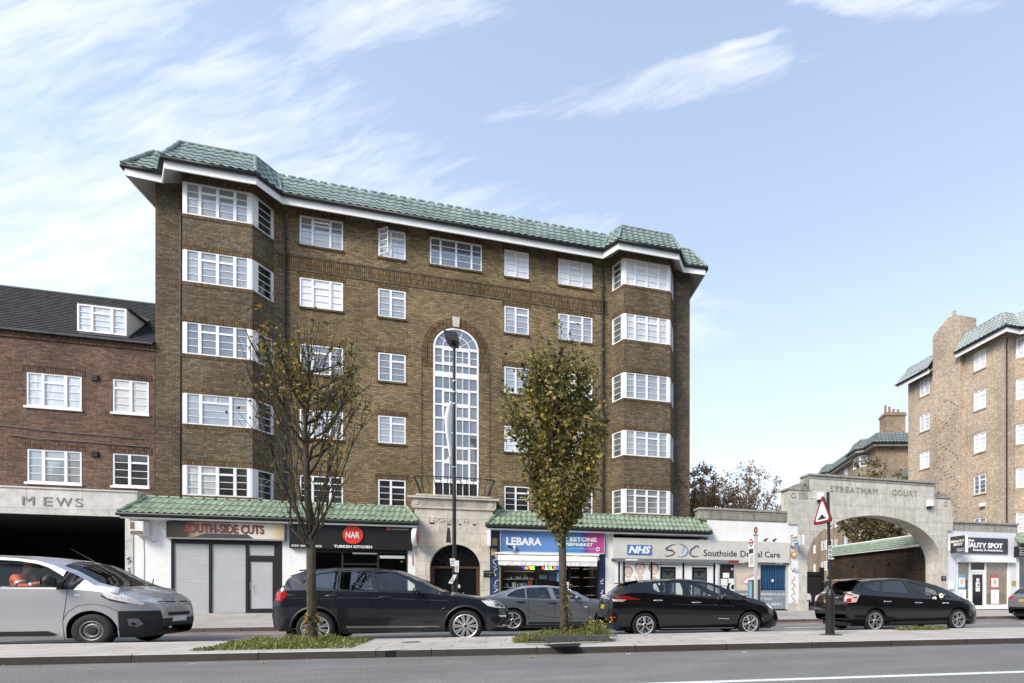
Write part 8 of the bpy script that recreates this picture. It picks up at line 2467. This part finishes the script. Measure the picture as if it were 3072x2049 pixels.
for sgn in (-1, 1):
    m_ = MB(); m_.ball((-6.60 - XV, sgn * 1.13, 1.385), .145, 10, (.62, .85, .80)); m_.tube([(-6.50 - XV, sgn * .96, 1.30), (-6.58 - XV, sgn * 1.08, 1.30)], [.06, .05], 8); mo = m_.build('mirror', 'plastic_black', van, smooth=True)
    m_ = MB(); m_.box(-6.694 - XV, -6.690 - XV, sgn * 1.05, sgn * 1.21, 1.31, 1.46); m_.build('mirror_glass', 'chrome', mo)
m_ = MB(); m_.tube([(-6.62 - XV, .1, 1.84), (-7.05 - XV, .1, 2.12)], [.010, .004], 6); m_.build('aerial', 'plastic_black', van)
for a_ in (-.5, .15):
    m_ = MB(); m_.tube([(-5.60 - XV, a_, 1.315), (-5.72 - XV, a_ + .25, 1.40), (-5.85 - XV, a_ + .52, 1.475)], .010, 5); m_.build('wiper', 'plastic_black', van)

# ---------------------------------------------------------------- plain hatchback used for the distant cars
def far_hatch(name, label, loc, rz, pm, plate='plate_yellow'):
    r, pa, se, y_ = build_car(name, label, dict(
        loc=loc, rz=rz, w=.90, paint=pm, rim=.22, spokes=('five', 5), tray=.18, floor=.36,
        top=[(-2.15, .70), (-2.12, .95), (-2.02, 1.05), (-1.72, 1.32), (-1.5, 1.43), (-1.0, 1.50), (-.3, 1.52), (.3, 1.47), (.75, 1.33), (1.2, 1.06), (1.6, .98), (1.95, .86), (2.08, .72), (2.13, .6), (2.15, .5)],
        bot=[(-2.15, .48), (-2.08, .3), (-1.6, .22), (0, .18), (1.7, .19), (2.1, .28), (2.15, .38)], sh=[(-2.15, .66), (-2.1, .9), (-1.9, 1.0), (-1, .99), (.9, .93), (1.4, .86), (1.9, .72), (2.1, .58), (2.15, .44)],
        cabin=(-2.0, 1.25), ws=(.45, 1.2), rw=(-1.95, -1.6), wr=.70, wheels=[(-1.35, .33, .32, .38), (1.32, .33, .32, .38)],
        windows=[[(-1.6, 1.08), (-1.4, 1.3), (-.5, 1.42), (-.45, 1.03)], [(-.4, 1.42), (.25, 1.40), (.62, 1.26), (.95, 1.04), (.9, .99), (-.35, 1.02)]], glass=['car_glass'] * 2, mirror=(.78, 1.02, 1.0)))
    pa('tail_light', [(-2.12, .98), (-1.75, 1.03), (-1.85, .9), (-2.12, .84)], 'side', 'tail_red', mirror=True); pa('tail_light', [(.5, 1.0), (.80, 1.0), (.80, .88), (.52, .88)], 'rear', 'tail_red', mirror=True)
    pa('plate', [(-.26, .88), (.26, .88), (.26, .77), (-.26, .77)], 'rear', 'plate_yellow'); pa('rear_bumper', [(-.7, .56), (.7, .56), (.66, .32), (-.66, .32)], 'rear', 'plastic_black')
    pa('headlight', [(.45, .86), (.76, .84), (.80, .72), (.5, .72)], 'front', 'head_clear', mirror=True); pa('grille', [(-.4, .80), (.4, .80), (.4, .70), (-.4, .70)], 'front', 'plastic_black'); pa('lower_grille', [(-.55, .48), (.55, .48), (.5, .3), (-.5, .3)], 'front', 'plastic_black')
    pa('plate', [(-.26, .62), (.26, .62), (.26, .51), (-.26, .51)], 'front', 'plate_white')
    return r


far_hatch('grey_hatchback', 'grey hatchback seen from behind, cut by the right edge', (24.85, -8.6, 0), 0, 'paint_grey')
far_hatch('white_hatchback', 'white car with black front half hidden by the left arch pier', (20.25, 6.2, .2), R_(-90), 'paint_white')
far_hatch('red_hatchback', 'red car parked deeper in the court behind the sign post', (25.0, 11.5, .18), R_(-90), 'paint_red')

# ================================================================ people
mat('skin', (.46, .27, .20), .55, var=.08)
mat('hi_vis_orange', (.72, .14, .025), .7, var=.15, vscale=9)
mat('silver_tape', (.50, .52, .53), .4, .2)
mat('hat_grey', (.42, .43, .44), .8, var=.1)
mat('cloth_black', (.012, .012, .014), .85, var=.25)
mat('cloth_pale', (.62, .62, .64), .8, var=.1)
mat('hair_dark', (.02, .014, .010), .7, var=.3)


def skinned(name, joints, edges, m, parent=None, levels=2, root=0):
    """one continuous limbed surface grown round a skeleton of joints (x,y,z,radius)"""
    me = bpy.data.meshes.new(name); me.from_pydata([j[:3] for j in joints], edges, [])
    o = bpy.data.objects.new(name, me); COL.objects.link(o)
    sk = o.modifiers.new('skin', 'SKIN'); sk.use_smooth_shade = True
    for i, j in enumerate(joints):
        r = j[3]
        me.skin_vertices[0].data[i].radius = r if isinstance(r, tuple) else (r, r)
    me.skin_vertices[0].data[root].use_root = True
    ss = o.modifiers.new('sub', 'SUBSURF'); ss.levels = ss.render_levels = levels
    dg = bpy.context.evaluated_depsgraph_get()
    nm = bpy.data.meshes.new_from_object(o.evaluated_get(dg))
    bpy.data.objects.remove(o); bpy.data.meshes.remove(me)
    mb = MB(); mb.add([v.co.copy() for v in nm.vertices], [tuple(p.vertices) for p in nm.polygons]); bpy.data.meshes.remove(nm)
    r = mb.build(name, m, None, smooth=True)
    if parent: r.parent = parent
    return r


def head(mb, c, f, s=1.0):
    """face details set on a head at c looking along f: nose, ears, brows, eye sockets"""
    c = Vector(c); f = Vector(f).normalized(); l = Vector((-f.y, f.x, 0)); u = Vector((0, 0, 1))
    mb.tube([c + f * .085 * s + u * .015 * s, c + f * .118 * s - u * .03 * s, c + f * .088 * s - u * .04 * s], [.010 * s, .016 * s, .010 * s], 6)
    for k in (-1, 1):
        mb.ball(c + l * k * .078 * s - u * .01 * s, .028 * s, 6, (.6, .6, 1.0))
        mb.tube([c + f * .085 * s + l * k * .015 * s + u * .035 * s, c + f * .078 * s + l * k * .055 * s + u * .035 * s], .008 * s, 5)
    mb.tube([c + f * .088 * s + l * .025 * s - u * .062 * s, c + f * .094 * s - u * .062 * s, c + f * .088 * s - l * .025 * s - u * .062 * s], .007 * s, 5)
    return mb


def fingers(mb, wrist, d, curl, s=1.0, side=1):
    """palm direction d, fingers curling towards curl; thumb leaves the side of the palm"""
    w_ = Vector(wrist); d = Vector(d).normalized(); c = Vector(curl).normalized(); a = d.cross(c).normalized()
    for k, ln in enumerate((.068, .078, .072, .056)):
        b = w_ + d * .085 * s + a * (k - 1.5) * .021 * s
        mb.tube([b - d * .02 * s, b + d * ln * .5 * s, b + d * ln * .72 * s + c * ln * .45 * s, b + d * ln * .6 * s + c * ln * .85 * s], [.0095 * s, .009 * s, .008 * s, .006 * s], 6)
    t = w_ + d * .03 * s + a * side * -.036 * s
    mb.tube([t, t + d * .035 * s - a * side * .02 * s + c * .015 * s, t + d * .06 * s + c * .04 * s - a * side * .012 * s], [.012 * s, .010 * s, .007 * s], 6)
    return mb


# van driver, seated, hands up on the wheel (world frame)
hx, hy = -7.27, -11.10
drv_j = [(hx, hy, .98, (.17, .13)), (hx + .01, hy, 1.16, (.15, .12)), (hx + .03, hy, 1.33, (.17, .12)), (hx + .05, hy, 1.42, (.075, .075)), (hx + .07, hy, 1.50, (.058, .058)), (hx + .10, hy, 1.58, (.085, .08)), (hx + .10, hy, 1.67, (.085, .078)),
         (hx + .04, hy - .19, 1.36, .065), (hx + .20, hy - .25, 1.16, .052), (hx + .44, hy - .17, 1.27, .038), (hx + .04, hy + .19, 1.36, .065), (hx + .22, hy + .25, 1.18, .052), (hx + .44, hy + .12, 1.28, .038),
         (hx + .05, hy - .11, .92, .095), (hx + .45, hy - .14, .96, .075), (hx + .58, hy - .14, .62, .05), (hx + .05, hy + .11, .92, .095), (hx + .45, hy + .14, .96, .075), (hx + .58, hy + .14, .62, .05)]
drv_e = [(0, 1), (1, 2), (2, 3), (3, 4), (4, 5), (5, 6), (2, 7), (7, 8), (8, 9), (2, 10), (10, 11), (11, 12), (0, 13), (13, 14), (14, 15), (0, 16), (16, 17), (17, 18)]
drv = skinned('person', drv_j, drv_e, 'skin')
tag(drv, 'person in orange jacket and pale hat sitting at the wheel of the silver van', 'person')
xm = MB(); head(xm, (hx + .10, hy, 1.60), (1, -.15, -.1))
fingers(xm, (hx + .46, hy - .165, 1.275), (.9, .1, .25), (0, .4, -1), 1.0, -1); fingers(xm, (hx + .46, hy + .115, 1.285), (.9, -.1, .25), (0, -.4, -1), 1.0, 1)
def merge_into(o, mb):
    bm = bmesh.new(); bm.from_mesh(o.data)
    vs = [bm.verts.new(v) for v in mb.v]
    for f in mb.f:
        try: nf = bm.faces.new([vs[i] for i in f]); nf.smooth = True
        except ValueError: pass
    bm.to_mesh(o.data); bm.free()
merge_into(drv, xm)
jk = skinned('jacket', [(hx, hy, .96, (.20, .155)), (hx + .01, hy, 1.16, (.18, .145)), (hx + .03, hy, 1.33, (.20, .145)), (hx + .05, hy, 1.42, (.10, .10)), (hx + .04, hy - .20, 1.37, .088), (hx + .20, hy - .26, 1.155, .076), (hx + .42, hy - .18, 1.26, .055), (hx + .04, hy + .20, 1.37, .088), (hx + .22, hy + .26, 1.175, .076), (hx + .42, hy + .13, 1.27, .055)],
             [(0, 1), (1, 2), (2, 3), (2, 4), (4, 5), (5, 6), (2, 7), (7, 8), (8, 9)], 'hi_vis_orange', drv)
tp_ = MB()
for (a, b, r_) in (((hx + .115, hy - .228, 1.268), (hx + .145, hy - .24, 1.232), .092), ((hx + .30, hy - .225, 1.198), (hx + .33, hy - .215, 1.215), .076)):
    tp_.tube([a, b], r_, 14, cap=False)
t_o = tp_.build('reflective_tape', 'silver_tape', None, smooth=True); t_o.parent = drv
ht = MB(); ht.lathe([(.001, .125), (.07, .12), (.105, .085), (.115, .03), (.118, 0), (.17, -.012), (.165, -.02), (.112, -.012)], (hx + .10, hy, 1.665), 20)
h_o = ht.build('hat', 'hat_grey', None, smooth=True); h_o.parent = drv
drv.location = (-.22, -.12, .09)

# hatchback driver, dim behind the glass
hx, hy = 6.98, -11.85
dj = [(hx, hy, .60, (.17, .13)), (hx - .03, hy, .80, (.15, .12)), (hx - .06, hy, 1.0, (.17, .11)), (hx - .05, hy, 1.09, (.06, .06)), (hx - .02, hy, 1.20, (.08, .078)), (hx - .02, hy, 1.28, (.078, .075)), (hx - .05, hy - .18, 1.01, .06), (hx + .12, hy - .22, .84, .048), (hx + .36, hy - .12, .93, .036), (hx - .05, hy + .18, 1.01, .06), (hx + .12, hy + .22, .84, .048), (hx + .36, hy + .14, .94, .036), (hx + .05, hy - .1, .56, .09), (hx + .45, hy - .12, .66, .07), (hx + .05, hy + .1, .56, .09), (hx + .45, hy + .12, .66, .07)]
d2 = skinned('person', dj, [(0, 1), (1, 2), (2, 3), (3, 4), (4, 5), (2, 6), (6, 7), (7, 8), (2, 9), (9, 10), (10, 11), (0, 12), (12, 13), (0, 14), (14, 15)], 'skin')
tag(d2, 'person in dark clothes driving the black hatchback, dim behind its window', 'person')
xm = MB(); head(xm, (hx - .02, hy, 1.22), (1, 0, 0)); fingers(xm, (hx + .37, hy - .11, .935), (.8, .1, .4), (0, .5, -1), 1, -1); fingers(xm, (hx + .37, hy + .13, .945), (.8, -.1, .4), (0, -.5, -1)); merge_into(d2, xm)
skinned('jacket', [(hx, hy, .60, (.19, .15)), (hx - .03, hy, .80, (.17, .14)), (hx - .06, hy, 1.0, (.19, .13)), (hx - .05, hy - .19, 1.01, .08), (hx + .12, hy - .23, .83, .065), (hx + .33, hy - .14, .915, .05), (hx - .05, hy + .19, 1.01, .08), (hx + .12, hy + .23, .83, .065), (hx + .33, hy + .15, .925, .05)], [(0, 1), (1, 2), (2, 3), (3, 4), (4, 5), (2, 6), (6, 7), (7, 8)], 'cloth_black', d2)
hr = MB(); hr.ball((hx - .045, hy, 1.285), .098, 9, (1, .9, .85)); h2 = hr.build('hair', 'hair_dark', None, smooth=True); h2.parent = d2

# walker on the far footway, mid stride behind the sign post
px, py, pz_ = 15.92, -5.0, .15
pj_ = [(px, py, pz_ + .92, (.15, .11)), (px + .01, py, pz_ + 1.12, (.14, .105)), (px + .03, py, pz_ + 1.36, (.18, .11)), (px + .04, py, pz_ + 1.48, (.06, .06)), (px + .06, py, pz_ + 1.57, (.082, .078)), (px + .06, py, pz_ + 1.67, (.08, .075)),
       (px + .02, py - .20, pz_ + 1.39, .06), (px - .06, py - .25, pz_ + 1.12, .048), (px + .06, py - .24, pz_ + .90, .036), (px + .02, py + .20, pz_ + 1.39, .06), (px + .10, py + .25, pz_ + 1.12, .048), (px + .26, py + .22, pz_ + .98, .036),
       (px - .02, py - .09, pz_ + .88, .09), (px - .12, py - .09, pz_ + .50, .062), (px - .30, py - .09, pz_ + .22, .045), (px - .33, py - .09, pz_ + .14, .045), (px - .24, py - .09, pz_ + .04, .035),
       (px + .02, py + .09, pz_ + .88, .09), (px + .18, py + .09, pz_ + .50, .062), (px + .22, py + .09, pz_ + .10, .045), (px + .36, py + .09, pz_ + .035, .035)]
pe_ = [(0, 1), (1, 2), (2, 3), (3, 4), (4, 5), (2, 6), (6, 7), (7, 8), (2, 9), (9, 10), (10, 11), (0, 12), (12, 13), (13, 14), (14, 15), (15, 16), (0, 17), (17, 18), (18, 19), (19, 20)]
pd = skinned('person', pj_, pe_, 'skin')
tag(pd, 'person in dark jacket and white shoes walking past the archway behind the sign post', 'person')
xm = MB(); head(xm, (px + .06, py, pz_ + 1.60), (1, 0, 0)); fingers(xm, (px + .07, py - .24, pz_ + .87), (.1, 0, -1), (.8, .3, -.2), 1, 1); fingers(xm, (px + .28, py + .22, pz_ + .96), (.5, 0, -.8), (.8, -.3, .3), 1, -1); merge_into(pd, xm)
skinned('jacket', [(px, py, pz_ + .86, (.18, .14)), (px + .01, py, pz_ + 1.12, (.165, .13)), (px + .03, py, pz_ + 1.37, (.20, .135)), (px + .04, py, pz_ + 1.46, (.09, .09)), (px + .02, py - .21, pz_ + 1.39, .08), (px - .06, py - .26, pz_ + 1.12, .066), (px + .05, py - .25, pz_ + .93, .05), (px + .02, py + .21, pz_ + 1.39, .08), (px + .10, py + .26, pz_ + 1.12, .066), (px + .24, py + .23, pz_ + 1.0, .05)], [(0, 1), (1, 2), (2, 3), (2, 4), (4, 5), (5, 6), (2, 7), (7, 8), (8, 9)], 'cloth_black', pd)
skinned('trousers', [(px, py, pz_ + .92, (.165, .125)), (px - .02, py - .09, pz_ + .86, .105), (px - .12, py - .09, pz_ + .50, .078), (px - .28, py - .09, pz_ + .25, .06), (px + .02, py + .09, pz_ + .86, .105), (px + .18, py + .09, pz_ + .50, .078), (px + .22, py + .09, pz_ + .16, .06)], [(0, 1), (1, 2), (2, 3), (0, 4), (4, 5), (5, 6)], 'cloth_pale', pd)
for sx, sy, sz, tilt in ((px - .30, py - .09, pz_ + .09, -.9), (px + .28, py + .09, pz_ + .045, 0)):
    s_ = MB(); s_.ball((0, 0, 0), .13, 8, (1.05, .42, .38)); mr = Matrix.Rotation(-tilt, 3, 'Y'); s_.v = [mr @ v + Vector((sx, sy, sz)) for v in s_.v]
    so_ = s_.build('shoe', 'sign_white', None, smooth=True); so_.parent = pd
hr = MB(); hr.ball((px + .04, py, pz_ + 1.66), .10, 9, (1, .9, .85)); h3 = hr.build('hair', 'hair_dark', None, smooth=True); h3.parent = pd
